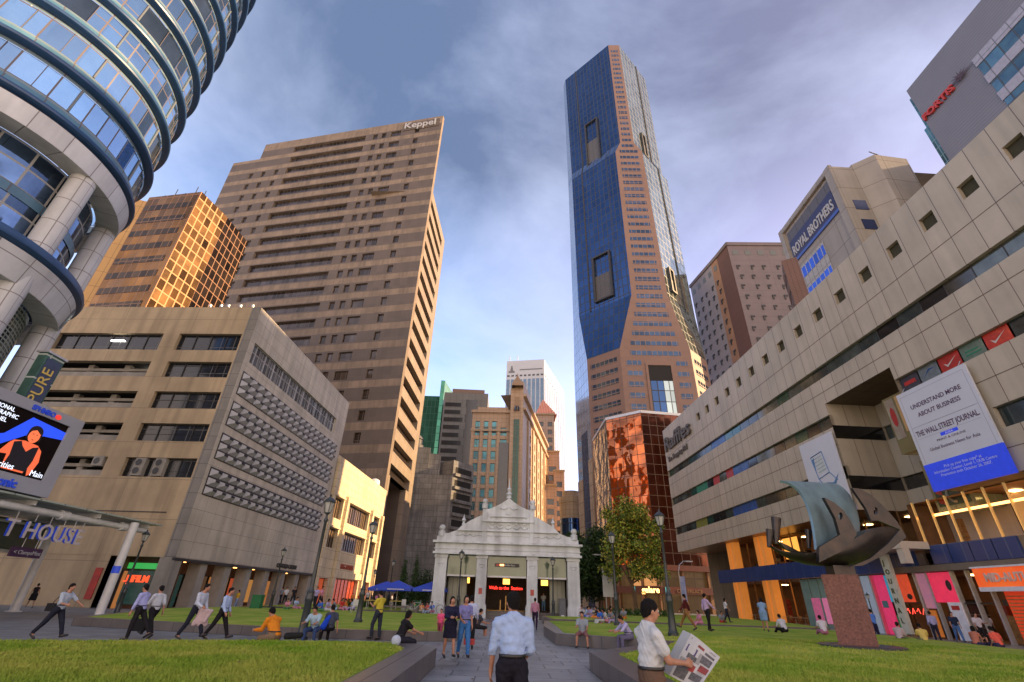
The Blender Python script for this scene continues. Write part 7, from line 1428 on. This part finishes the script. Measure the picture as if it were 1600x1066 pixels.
g_=G(433,947); bin_((-20.2,44.2,.35),'green litter bin left of the standing people near the vent block columns'); bin_((-8.9,56,0),'green bin between the parasols',.8,1.3)
def bike(loc,label,rz,src=None):
    if src is not None: e=copy_tree(src); e.location=loc; e.rotation_euler=(0,0,rz); e['label']=label; return e
    e=thing('bicycle',label,'bicycle',loc,'bicycles leaning by the pavilion',local=True,rz=rz)
    for x in (-.5,.52):
        q=MB(); q.path([(x+.33*math.cos(t),0,.34+.33*math.sin(t)) for t in [i*math.pi/10 for i in range(21)]],.018,5); o=q.build('wheel',DFRAME,e); q=MB()
        for i in range(8): t=i*math.pi/8; q.tube((x+.32*math.cos(t),0,.34+.32*math.sin(t)),(x-.32*math.cos(t),0,.34-.32*math.sin(t)),.005,n=3)
        q.build('spokes',STEEL,o)
    q=MB(); F=[(-.5,0,.34),(-.05,0,.3),(-.2,0,.78),(-.5,0,.34)]; q.path(F,.018,6); q.path([(-.05,0,.3),(.38,0,.78),(-.2,0,.78)],.018,6); q.path([(.52,0,.34),(.38,0,.78),(.35,0,.98)],.016,6); q.build('frame',STEEL,e)
    q=MB(); q.box((-.24,0,.88),(.24,.1,.05)); q.build('saddle',DFRAME,e); q=MB(); q.tube((.36,-.25,.98),(.36,.25,.98),.013,n=5); q.build('handlebar',DFRAME,e); return e
b0=bike((-7.3,45.0,.35),'grey bicycle parked left of its twin, on the lawn edge by the pavilion',.1); bike((-5.8,45.2,.35),'grey bicycle parked closest to the white pavilion pillar',-.08,b0)
r=thing('planter_box','dark granite box planter under the parasols','planter',(-9,46.8,.35)); q=MB(); q.box((-9.4,47.2,.75),(4.2,.5,.12)); q.build('ledge',GRAN,r); q=MB(); q.box((-11.2,47.2,.5),(.3,.4,.4)); q.box((-7.6,47.2,.5),(.3,.4,.4)); q.build('support',GRAN,r)

g=np.random.default_rng(77); q=MB()
for k in range(420):
    x,y=(g.uniform(-14,-2.6),g.uniform(7,15.5)) if k%3==0 else ((g.uniform(3.2,20),g.uniform(7,30)) if k%3==1 else (g.uniform(-1.6,2.3),g.uniform(8,40)))
    z=.45 if k%3<2 else .012; a=g.uniform(0,6.28); l=g.uniform(.03,.06)
    if k%3==0 and y>13.5+.25*(x+9): continue
    if k%3==1 and x<6.8 and y>17: continue
    c,s_=math.cos(a)*l,math.sin(a)*l; q.quad((x-c,y-s_,z),(x+s_*.5,y-c*.5,z+.01),(x+c,y+s_,z+.015),(x-s_*.5,y+c*.5,z+.005))
tag(q.build('fallen_leaves',mat('dry_leaf',(.22,.12,.04),(.1,.06,.02),rough=.8,ns=40)),'scattered dry brown leaves on the path and the near lawns','leaves',kind='stuff')
# ------------------------------------------------------------------ people
W1=(.55,.57,.62); LB=(.38,.50,.72); LV=(.50,.42,.68); NV=(.02,.022,.035); BKk=(.018,.016,.018); JN=(.05,.12,.30); KH=(.22,.15,.09)
walkR=dict(tL=30,kL=6,tR=-24,kR=10,aL=-22,aR=24,eL=10,eR=18); walkL=dict(tL=-26,kL=8,tR=32,kR=4,aL=26,aR=-20,eL=16,eR=10); stand=dict(tL=3,tR=-3,aL=4,aR=6,eL=15,eR=20); slow=dict(tL=16,kL=5,tR=-14,kR=12,aL=-12,aR=14,eL=12,eR=20)
sit=dict(tL=84,tR=86,kL=82,kR=84,aL=28,aR=30,eL=48,eR=50,lean=14,sL=6,sR=6); hunch=dict(tL=84,tR=86,kL=84,kR=80,aL=48,aR=46,eL=32,eR=34,lean=30,nod=8,sL=6,sR=6); gsit=dict(tL=96,tR=92,kL=50,kR=70,aL=30,aR=20,eL=50,eR=60,lean=18,sL=8,sR=8); read=dict(tL=12,tR=-6,aL=34,aR=36,eL=78,eR=74,iL=20,iR=20,nod=18)
R_=math.radians
def at(px,py,z=0): p=G(px,py,z); return (p.x,p.y,z)
def body_at(px,py,z,face,pose,label,**k):
    d=math.hypot(*at(px,py,z)[:2]); rs=k.pop('res',None) or (.022 if d<26 else (.032 if d<45 else .042)); return person(label,at(px,py,z),R_(face),pose=pose,res=rs,**k)
# the two nearest figures
fp=person('man in pale blue shirt seen from behind, nearest figure on the path',(.13,6.6,0),R_(4),H=1.66,res=.011,pose=dict(tL=10,kL=6,tR=-8,kR=8,aL=4,bL=10,eL=16,aR=4,bR=8,eR=46,iR=28,lean=3,head=12),shirt=(.36,.47,.68),legs=(.016,.015,.022),sleeve='long',collar=True,top_hem=.095)
npm,NJ=person('man in white short sleeved shirt reading a newspaper at the right of the path',(1.62,6.1,0),R_(-78),H=1.63,res=.0105,pose=dict(tL=4,tR=-3,aL=22,bL=8,eL=62,iL=22,aR=24,bR=8,eR=60,iR=20,lean=2,head=-6,nod=6),shirt=(.56,.57,.56),legs=(.14,.085,.055),sleeve='short',collar=True,top_hem=.085)
q=Sdf(); w_=NJ['wrL']*.8+NJ['elL']*.2; d_=(NJ['wrL']-NJ['elL']); d_/=np.linalg.norm(d_); o=MB(); qt=Vector(d_).to_track_quat('Z','Y'); pts=[Vector(w_)+qt@Vector((.033*math.cos(t),.033*math.sin(t),0)) for t in [i*math.pi/8 for i in range(17)]]; o.path(pts,.008,6); ob=o.build('watch',SHOE,None); ob.parent=npm
# newspaper
r=thing('newspaper','open newspaper with colour pictures held by the man in the white shirt','newspaper',(2.5,5.3,1.0))
PAP=mat('newsprint',(.50,.49,.46),(.44,.43,.41),rough=.8,ns=30)
def onp(x,y,Y): v=ray(x,y); t=Y/v.y; return Vector((v.x*t,Y,EYE+v.z*t))
A,B,Cn,D_=onp(1080,990,6.25),onp(1125,1026,6.05),onp(1092,1077,5.95),onp(1046,1056,6.15)
def npq(u,v,off=0): p=A.lerp(B,u).lerp(D_.lerp(Cn,u),v); n=(B-A).cross(D_-A).normalized(); n=n if n.y<0 else -n; return p+n*(off+.012*math.sin(u*5+v*2))
q=MB(); n=8
for i in range(n):
    for j in range(n):
        q.quad(npq(i/n,j/n),npq(i/n,(j+1)/n),npq((i+1)/n,(j+1)/n),npq((i+1)/n,j/n)); q.quad(npq(i/n,j/n,-.006),npq((i+1)/n,j/n,-.006),npq((i+1)/n,(j+1)/n,-.006),npq(i/n,(j+1)/n,-.006))
q.build('sheet',PAP,r)
q=MB(); back=[(a,b) for a,b in ((0,0),(.02,.98))]; f1,f2=npq(0,0,-.01),npq(0,1,-.01); q.quad(f1,f2,f2+Vector((-.035,.16,.03)),f1+Vector((-.035,.16,.03))); q.quad(f1,f1+Vector((-.035,.165,.03)),f2+Vector((-.035,.165,.03)),f2); q.build('back_sheet',PAP,r)
pc_={'grey':mat('print_grey',(.16,.15,.15),(.06,.06,.06),rough=.8,ns=40),'red':mat('print_red',(.40,.05,.04),(.12,.05,.05),rough=.8,ns=30),'blue':mat('print_blue',(.06,.09,.25),(.12,.05,.08),rough=.8,ns=30),'txt':mat('print_text',(.34,.33,.31),(.22,.21,.2),rough=.8,ns=200)}
for (u0,u1,v0,v1,c) in ((.08,.9,.05,.09,'txt'),(.36,.56,.10,.16,'red'),(.08,.42,.22,.38,'blue'),(.2,.5,.38,.5,'grey'),(.62,.92,.14,.20,'grey'),(.58,.92,.24,.42,'grey'),(.66,.95,.46,.62,'red'),(.08,.46,.66,.96,'grey'),(.40,.58,.56,.72,'red'),(.54,.9,.7,.88,'grey'),(.05,.3,.53,.62,'txt'),(.5,.62,.24,.5,'txt')):
    q=MB(); q.quad(npq(u0,v0,.002),npq(u0,v1,.002),npq(u1,v1,.002),npq(u1,v0,.002)); q.build('print',pc_[c],r)
for k in range(10):
    q=MB(); v=.6+.035*k; q.quad(npq(.66,v,.0015),npq(.66,v+.012,.0015),npq(.93,v+.012,.0015),npq(.93,v,.0015)); q.build('print',pc_['txt'],r)
# walkers on the left path
P=body_at
a,_=P(72,999,0,-92,dict(tL=28,kL=4,tR=-30,kR=8,aL=52,bL=8,eL=8,aR=20,eR=60,lean=10),'man with shoulder bag striding right, leftmost walker on the path',shirt=(.42,.48,.55),legs=NV,sleeve='half')
r=thing('shoulder_bag','small black shoulder bag on the hip of the leftmost walker','bag',tuple(Vector(at(72,999))+Vector((-.20,-.10,.92)))); q=MB(); c=r.location; q.box(c,(.3,.12,.24)); q.build('bag',BAGB,r); q=MB(); q.path([c+Vector((0,-.02,.1)),c+Vector((.12,-.09,.25)),c+Vector((.30,-.02,.5))],.012,5); q.build('strap',BAGB,r)
P(203,1001,0,88,dict(tL=6,kL=2,tR=-34,kR=4,aL=8,aR=10,eL=8,eR=12,lean=8),'man in lilac shirt striding left with dark bag, before the shop sign',shirt=(.40,.42,.72),legs=BKk,sleeve='long')
P(226,998,0,70,walkL,'man in white shirt walking left just behind the lilac shirt',shirt=(.55,.58,.62),legs=BKk,sleeve='half')
r=thing('briefcase','black bag carried between the two men walking left','bag',(-13.0,19.6,.35)); c=Vector((-13.05,19.75,.42)); q=MB(); q.box(c,(.55,.14,.38)); q.build('case',BAGB,r); q=MB(); q.path([c+Vector((-.08,0,.19)),c+Vector((-.06,0,.25)),c+Vector((.06,0,.25)),c+Vector((.08,0,.19))],.012,5); q.build('handle',BAGB,r)
P(292,1001,0,-95,dict(tL=30,kL=8,tR=-16,kR=14,aL=10,aR=8,eL=14,eR=60,lean=12),'tall man in white long sleeved shirt walking right with jacket on arm',shirt=(.52,.57,.66),legs=NV,sleeve='long',H=1.78)
r=thing('jacket','pale pink jacket folded over the arm of the tall walking man','jacket',(-10.9,19.9,.7)); q=Sdf(); b=np.array((-10.85,19.75,0)); 
for k in range(5): q.cap(b+np.array((.05*k-.1,0,1.02-.03*k)),b+np.array((.09*k-.25,.03*k,.50+.06*(k%2))),.06,.075,k=.03)
q.cap(b+np.array((-.2,0,.95)),b+np.array((.26,0,.92)),.07,.06); q.cap(b+np.array((.26,0,.92)),b+np.array((.12,0,.6)),.05,.06); vf=q.mesh(.025); o=sdf_obj('cloth',(vf[0]-np.array(r.location),vf[1]),cloth((.55,.42,.42)),r)
P(336,1001,0,-88,dict(tL=24,kL=2,tR=-24,kR=8,aL=4,aR=8,eL=20,eR=24,lean=6),'man in pale blue shirt walking right with hand in pocket',shirt=(.40,.52,.75),legs=BKk,sleeve='long')
P(44,951,0,55,dict(tL=24,tR=-22,kR=10,aL=30,aR=-18,lean=8),'woman in short black dress walking left beneath the white canopy',shirt=(.02,.018,.02),legs=(.02,.018,.02),sleeve='none',bottom='skirt',hair='tail',fem=True,H=1.62)
P(232,949,0,150,stand,'person in dark red clothes in the arcade below the green sign',shirt=(.08,.01,.015),legs=BKk)
P(276,950,0,80,walkL,'man in blue shirt walking through the arcade between columns',shirt=(.22,.28,.42),legs=BKk)
P(366,953,0,150,slow,'woman in yellow top and jeans by the arcade column',shirt=(.55,.36,.04),legs=(.2,.28,.45),fem=True,hair='long',H=1.6)
P(310,942,0,-60,stand,'person in dark jacket standing deep in the arcade',shirt=(.05,.05,.06),legs=BKk)
# seated and standing near the middle wall
P(428,1000,.43,62,dict(hunch,aL=28,aR=26,eL=58,eR=60,nod=14),'man in orange shirt sitting on the near lawn edge facing left',shirt=(.72,.24,.02),legs=KH,sleeve='long',seat=.0)
r=thing('backpack','flat black bag lying on the ledge behind the man in orange','bag',tuple(Vector(at(436,1001,.43)))); c=r.location+Vector((.3,.1,.1)); q=Sdf(); q.cap(np.array(c)+np.array((-.15,0,0)),np.array(c)+np.array((.2,.1,.03)),.09,.07); vf=q.mesh(.03); sdf_obj('bag',(vf[0]-np.array(r.location),vf[1]),BAGB,r)
P(491,986,.35,176,dict(hunch,lean=24,sL=14,sR=10),'man in pale blue shirt sitting on the wall right of the lamp, facing us',shirt=(.36,.50,.58),legs=(.04,.07,.16),sleeve='half',seat=.0)
P(515,985,.35,40,dict(sit,aR=-20,eR=5,aL=10,eL=20,lean=4),'man in dark grey shirt sitting on the wall with his back to us',shirt=(.06,.07,.10),legs=BKk,seat=.0)
r=thing('bag','bright blue bag between the two men sitting on the wall','bag',tuple(Vector(at(504,985,.35)))); c=np.array(r.location)*0; q=Sdf(); q.cap((0,0,.12),(.14,.05,.45),.12,.09); sdf_obj('bag',q.mesh(.03),cloth((.02,.08,.6)),r)
P(586,1001,0,60,dict(read,tL=22,kL=24,tR=-4),'man in yellow polo shirt standing with papers by the middle wall',shirt=(.55,.46,.05),legs=(.03,.035,.05),H=1.74)
P(623,1004,.43,-55,dict(gsit,lean=20,aR=50,eR=20,tL=88,tR=84,kL=70,kR=64),'woman with long brown hair in black sitting on the near ledge',shirt=(.015,.014,.018),legs=(.02,.02,.03),fem=True,hair='long',seat=.0,H=1.64)
r=thing('carrier_bag','small white and blue carrier bag beside the seated woman in black','bag',tuple(Vector(at(618,1009,.43)))); q=Sdf(); q.ell((0,0,.12),(.13,.07,.13)); sdf_obj('bag',q.mesh(.02),cloth((.45,.5,.6)),r)
# the two women and those behind
P(700,1029,0,-160,dict(tL=14,kL=4,tR=-10,kR=10,aL=30,aR=26,eL=58,eR=62,iL=30,iR=30),'woman in navy dress walking on the path, left of her companion in jeans',shirt=(.018,.02,.05),legs=(.014,.014,.03),sleeve='long',bottom='skirt',fem=True,hair='bob',H=1.60,res=.018)
P(723,1029,0,-165,dict(tL=12,kL=2,tR=-16,kR=14,aL=4,aR=14,eL=20,eR=50,iR=20,lean=-2),'woman in violet top and blue jeans walking beside the navy dress',shirt=(.20,.20,.42),legs=(.05,.17,.42),sleeve='short',fem=True,hair='long',H=1.66,res=.018)
P(733,1014,0,0,slow,'man in white shirt walking away behind the woman in jeans',shirt=(.45,.5,.68),legs=BKk,sleeve='long',H=1.66)
r=thing('shopping_bag','black and red shopping bag beside the woman in blue jeans','bag',(-1.02,17.3,.35)); q=MB(); q.box((-1.02,17.3,.42),(.34,.16,.16)); q.build('red_panel',COLP['red'],r); q=MB(); q.box((-1.02,17.3,.63),(.30,.15,.26)); q.build('bag_body',BAGB,r); q=MB(); q.path([(-1.12,17.3,.76),(-1.05,17.3,.95),(-.98,17.3,.95),(-.92,17.3,.76)],.012,5); q.build('handle',BAGB,r)
P(686,1001,0,170,slow,'child in pink shirt just behind the woman in navy',shirt=(.75,.10,.22),legs=(.3,.05,.1),H=1.15,fem=True)
P(745,986,.2,-70,sit,'person with bare legs sitting beyond the women by the pavilion path',shirt=(.05,.05,.06),legs=BKk,seat=.1,bottom='shorts')
P(836,985,0,-10,slow,'man in pink shirt and dark trousers walking towards the pavilion',shirt=(.42,.20,.28),legs=(.03,.015,.04),sleeve='long',hair='short')
person('person in pale top and jeans standing in the right bay of the pavilion',(4.0,53,.56),R_(175),pose=dict(aL=30,eL=90,aR=20,eR=80),shirt=(.40,.42,.38),legs=(.10,.2,.3),res=.042)
person('person in black standing in the left bay of the pavilion',(-4.0,53.5,.56),R_(150),pose=stand,shirt=(.03,.03,.03),legs=BKk,res=.042)
# right: planter sitters
person('boy in grey shirt and shorts sitting on the middle planter wall',(3.3,22.45,.42),R_(165),pose=dict(sit,sL=16,sR=14,lean=6,aL=30,aR=34),shirt=(.28,.32,.36),legs=(.25,.12,.12),bottom='shorts',seat=0,res=.022,H=1.62)
person('man in lilac shirt and grey trousers leaning forward on the planter wall',(4.95,21.2,.42),R_(105),pose=dict(hunch,lean=34),shirt=(.42,.40,.60),legs=(.14,.13,.20),sleeve='long',seat=0,res=.022)
r=thing('book','purple folder lying on the ledge right of the man in lilac','book',(5.75,20.75,.43)); q=MB(); q.box((5.75,20.75,.455),(.34,.26,.05)); q.build('cover',mat('purple_cover',(.10,.07,.35),rough=.5),r); q=MB(); q.box((5.75,20.75,.487),(.32,.24,.012)); q.build('pages',WHITE,r)
P(1076,985,.45,60,walkL,'man in dark red top and brown trousers striding left on the rear lawn',shirt=(.10,.02,.02),legs=(.26,.13,.05),sleeve='long')
P(1110,987,.45,-80,dict(tL=8,tR=-8,aL=-10,aR=38,bR=14,eR=10,lean=-6),'man in pink lilac shirt standing on the rear right lawn, arm held out',shirt=(.52,.38,.60),legs=BKk,sleeve='long')
P(1198,988,.5,-30,dict(tL=14,tR=-10,lean=26,aL=40,aR=30),'woman in pale blue dress bending on the rear lawn kerb',shirt=(.22,.34,.50),legs=(.2,.32,.5),bottom='skirt',fem=True,hair='bob',H=1.6)
P(1227,987,.5,10,dict(gsit,lean=22),'man in white shirt sitting on the kerb, back to us, by the lit windows',shirt=(.55,.55,.60),legs=BKk,sleeve='half',seat=.0)
P(1289,990,.5,-10,gsit,'person in white shirt sitting just left of the red pedestal',shirt=(.6,.55,.6),legs=(.4,.15,.25),seat=.0)
P(1374,1004,0,20,dict(stand,aL=20,eL=60),'man in bright blue shirt standing right of the red pedestal',shirt=(.08,.20,.62),legs=(.02,.02,.06))
P(1408,1002,.3,-60,dict(gsit,aR=20,lean=10),'man in pinkish white shirt sitting on lawn edge, legs stretched right',shirt=(.5,.38,.40),legs=BKk,seat=.0,sleeve='half')
P(1447,1005,.3,-20,dict(gsit,lean=18),'person in yellow shirt sitting on the lawn edge, back to us',shirt=(.62,.45,.12),legs=(.2,.2,.1),seat=.0)
P(1468,1004,0,-20,dict(stand,aL=-10,eL=60),'man in lilac shirt and dark trousers standing by the shop windows',shirt=(.34,.33,.52),legs=(.02,.02,.04),sleeve='long')
P(1503,1006,0,155,dict(tL=18,tR=-10,kR=14,aL=10,aR=12),'person in dark top and blue jeans leaning beside the poster board',shirt=(.02,.03,.06),legs=(.08,.16,.34))
P(1527,1010,.3,-60,dict(gsit,aR=40,lean=20),'woman with bare arms sitting left of the two white shirts',shirt=(.45,.16,.10),legs=(.03,.03,.08),fem=True,hair='bob',seat=.0,sleeve='none')
P(1542,1010,0,170,dict(stand,aL=30,eL=70),'person in white shirt and black shorts facing us near the red panel',shirt=(.5,.44,.46),legs=BKk,bottom='shorts')
P(1557,1006,0,160,stand,'person in pale grey shirt behind the salmon shirt',shirt=(.48,.44,.52),legs=BKk)
P(1564,1012,.3,0,dict(gsit,lean=14,aL=-10,aR=10,bR=30),'person in salmon red shirt sitting on the lawn, rightmost, back to us',shirt=(.75,.12,.08),legs=(.04,.04,.08),seat=.0)
P(1594,1001,0,90,stand,'person in pale blue at the right edge beside the navy window',shirt=(.3,.38,.55),legs=BKk)
# rear right crowd
rgc=random.Random(5); pal=[('white',(.55,.55,.57)),('orange',(.75,.25,.05)),('blue',(.05,.15,.6)),('red',(.55,.05,.04)),('grey',(.22,.24,.28)),('pink',(.6,.25,.35)),('black',(.02,.02,.025)),('pale blue',(.35,.48,.66)),('green',(.10,.28,.10)),('lilac',(.4,.35,.6))]
def crowd(spots,where,zs):
    for i,(px,py,ci,kind,extra) in enumerate(spots):
        nm,c=pal[ci]; z=zs; st=kind=='st'
        P(px,py,z,rgc.uniform(90,270),slow if st else dict(gsit,lean=rgc.uniform(8,26)),('person in %s %s %s'%(nm,'standing' if st else 'sitting',extra)),shirt=c,legs=pal[(ci*3+i)%10][1] if not st else NV,seat=None if st else .0,H=rgc.uniform(1.58,1.74),fem=rgc.random()<.5,hair=rgc.choice(['short','bob','short','long']))
crowd([(907,963,0,'si','nearest the right pavilion pillar'),(915,964,7,'si','second from the right pavilion pillar'),(925,965,9,'si','in front of the blank white signboard'),(934,966,6,'si','left of the bright blue one'),(941,972,2,'si','in the seated crowd right of the pavilion'),(948,972,0,'si','right behind the bright blue one'),(952,967,1,'si','in the crowd before the golden tree'),(958,972,4,'si','right of the orange one'),(966,970,6,'si','with dark hair before the hedge'),(976,967,4,'si','at the right end of the crowd by the hedge')],'',.5)
crowd([(1096,975,5,'si','left of the man with the outstretched arm'),(1128,973,4,'si','on the rear lawn below the mall corner'),(1138,974,0,'st','beside the first orange column')],'',.5)
crowd([(436,945,4,'st','right of the green bin'),(443,946,0,'st','behind the green bin'),(455,947,6,'st','between the column and the nearest lamp'),(449,952,5,'si','left of the pale blue one before the columns'),(460,951,7,'si','on the lawn edge before the fourth column')],'',.35)
crowd([(490,951,9,'st','just right of the nearest lamp pole'),(498,952,5,'st','carrying a check cloth right of the lamp pole'),(502,955,2,'si','in the row below the sunlit building'),(509,954,9,'si','second in the row below the sunlit building'),(516,954,0,'si','under the sunlit building sign'),(524,953,4,'si','before the glowing doorway'),(532,952,3,'si','before the lit red doors'),(541,951,1,'si','farthest right before the red doors'),(552,952,7,'si','left of the second lamp pole')],'',.42)
for i,(x,y,ci,lab) in enumerate(((-20.5,76,3,'in the sunlit doorway of the cream building'),(-22.3,79,1,'left in the sunlit doorway of the cream building'),(-19.5,82,5,'by the right pier of the sunlit building'),(-18.8,90,0,'far off at the sunlit corner'))):
    person('person in %s standing %s'%(pal[ci][0],lab),(x,y,0),R_(150+40*i),pose=slow,shirt=pal[ci][1],legs=NV,res=.045)
crowd([(601,948,3,'si','at the left parasol table'),(609,948,0,'si','behind the left parasol table'),(572,949,0,'st','left of the man in yellow'),(616,953,6,'st','in the shade of the left parasol'),(634,952,0,'si','between the two parasols'),(641,953,4,'si','right of the dark planter'),(650,955,8,'si','under the right parasol with a cap'),(657,956,1,'si','in the middle of the right parasol group'),(668,957,3,'si','before the right parasol with red cap'),(676,957,2,'si','left of the parked bicycles')],'',.36)
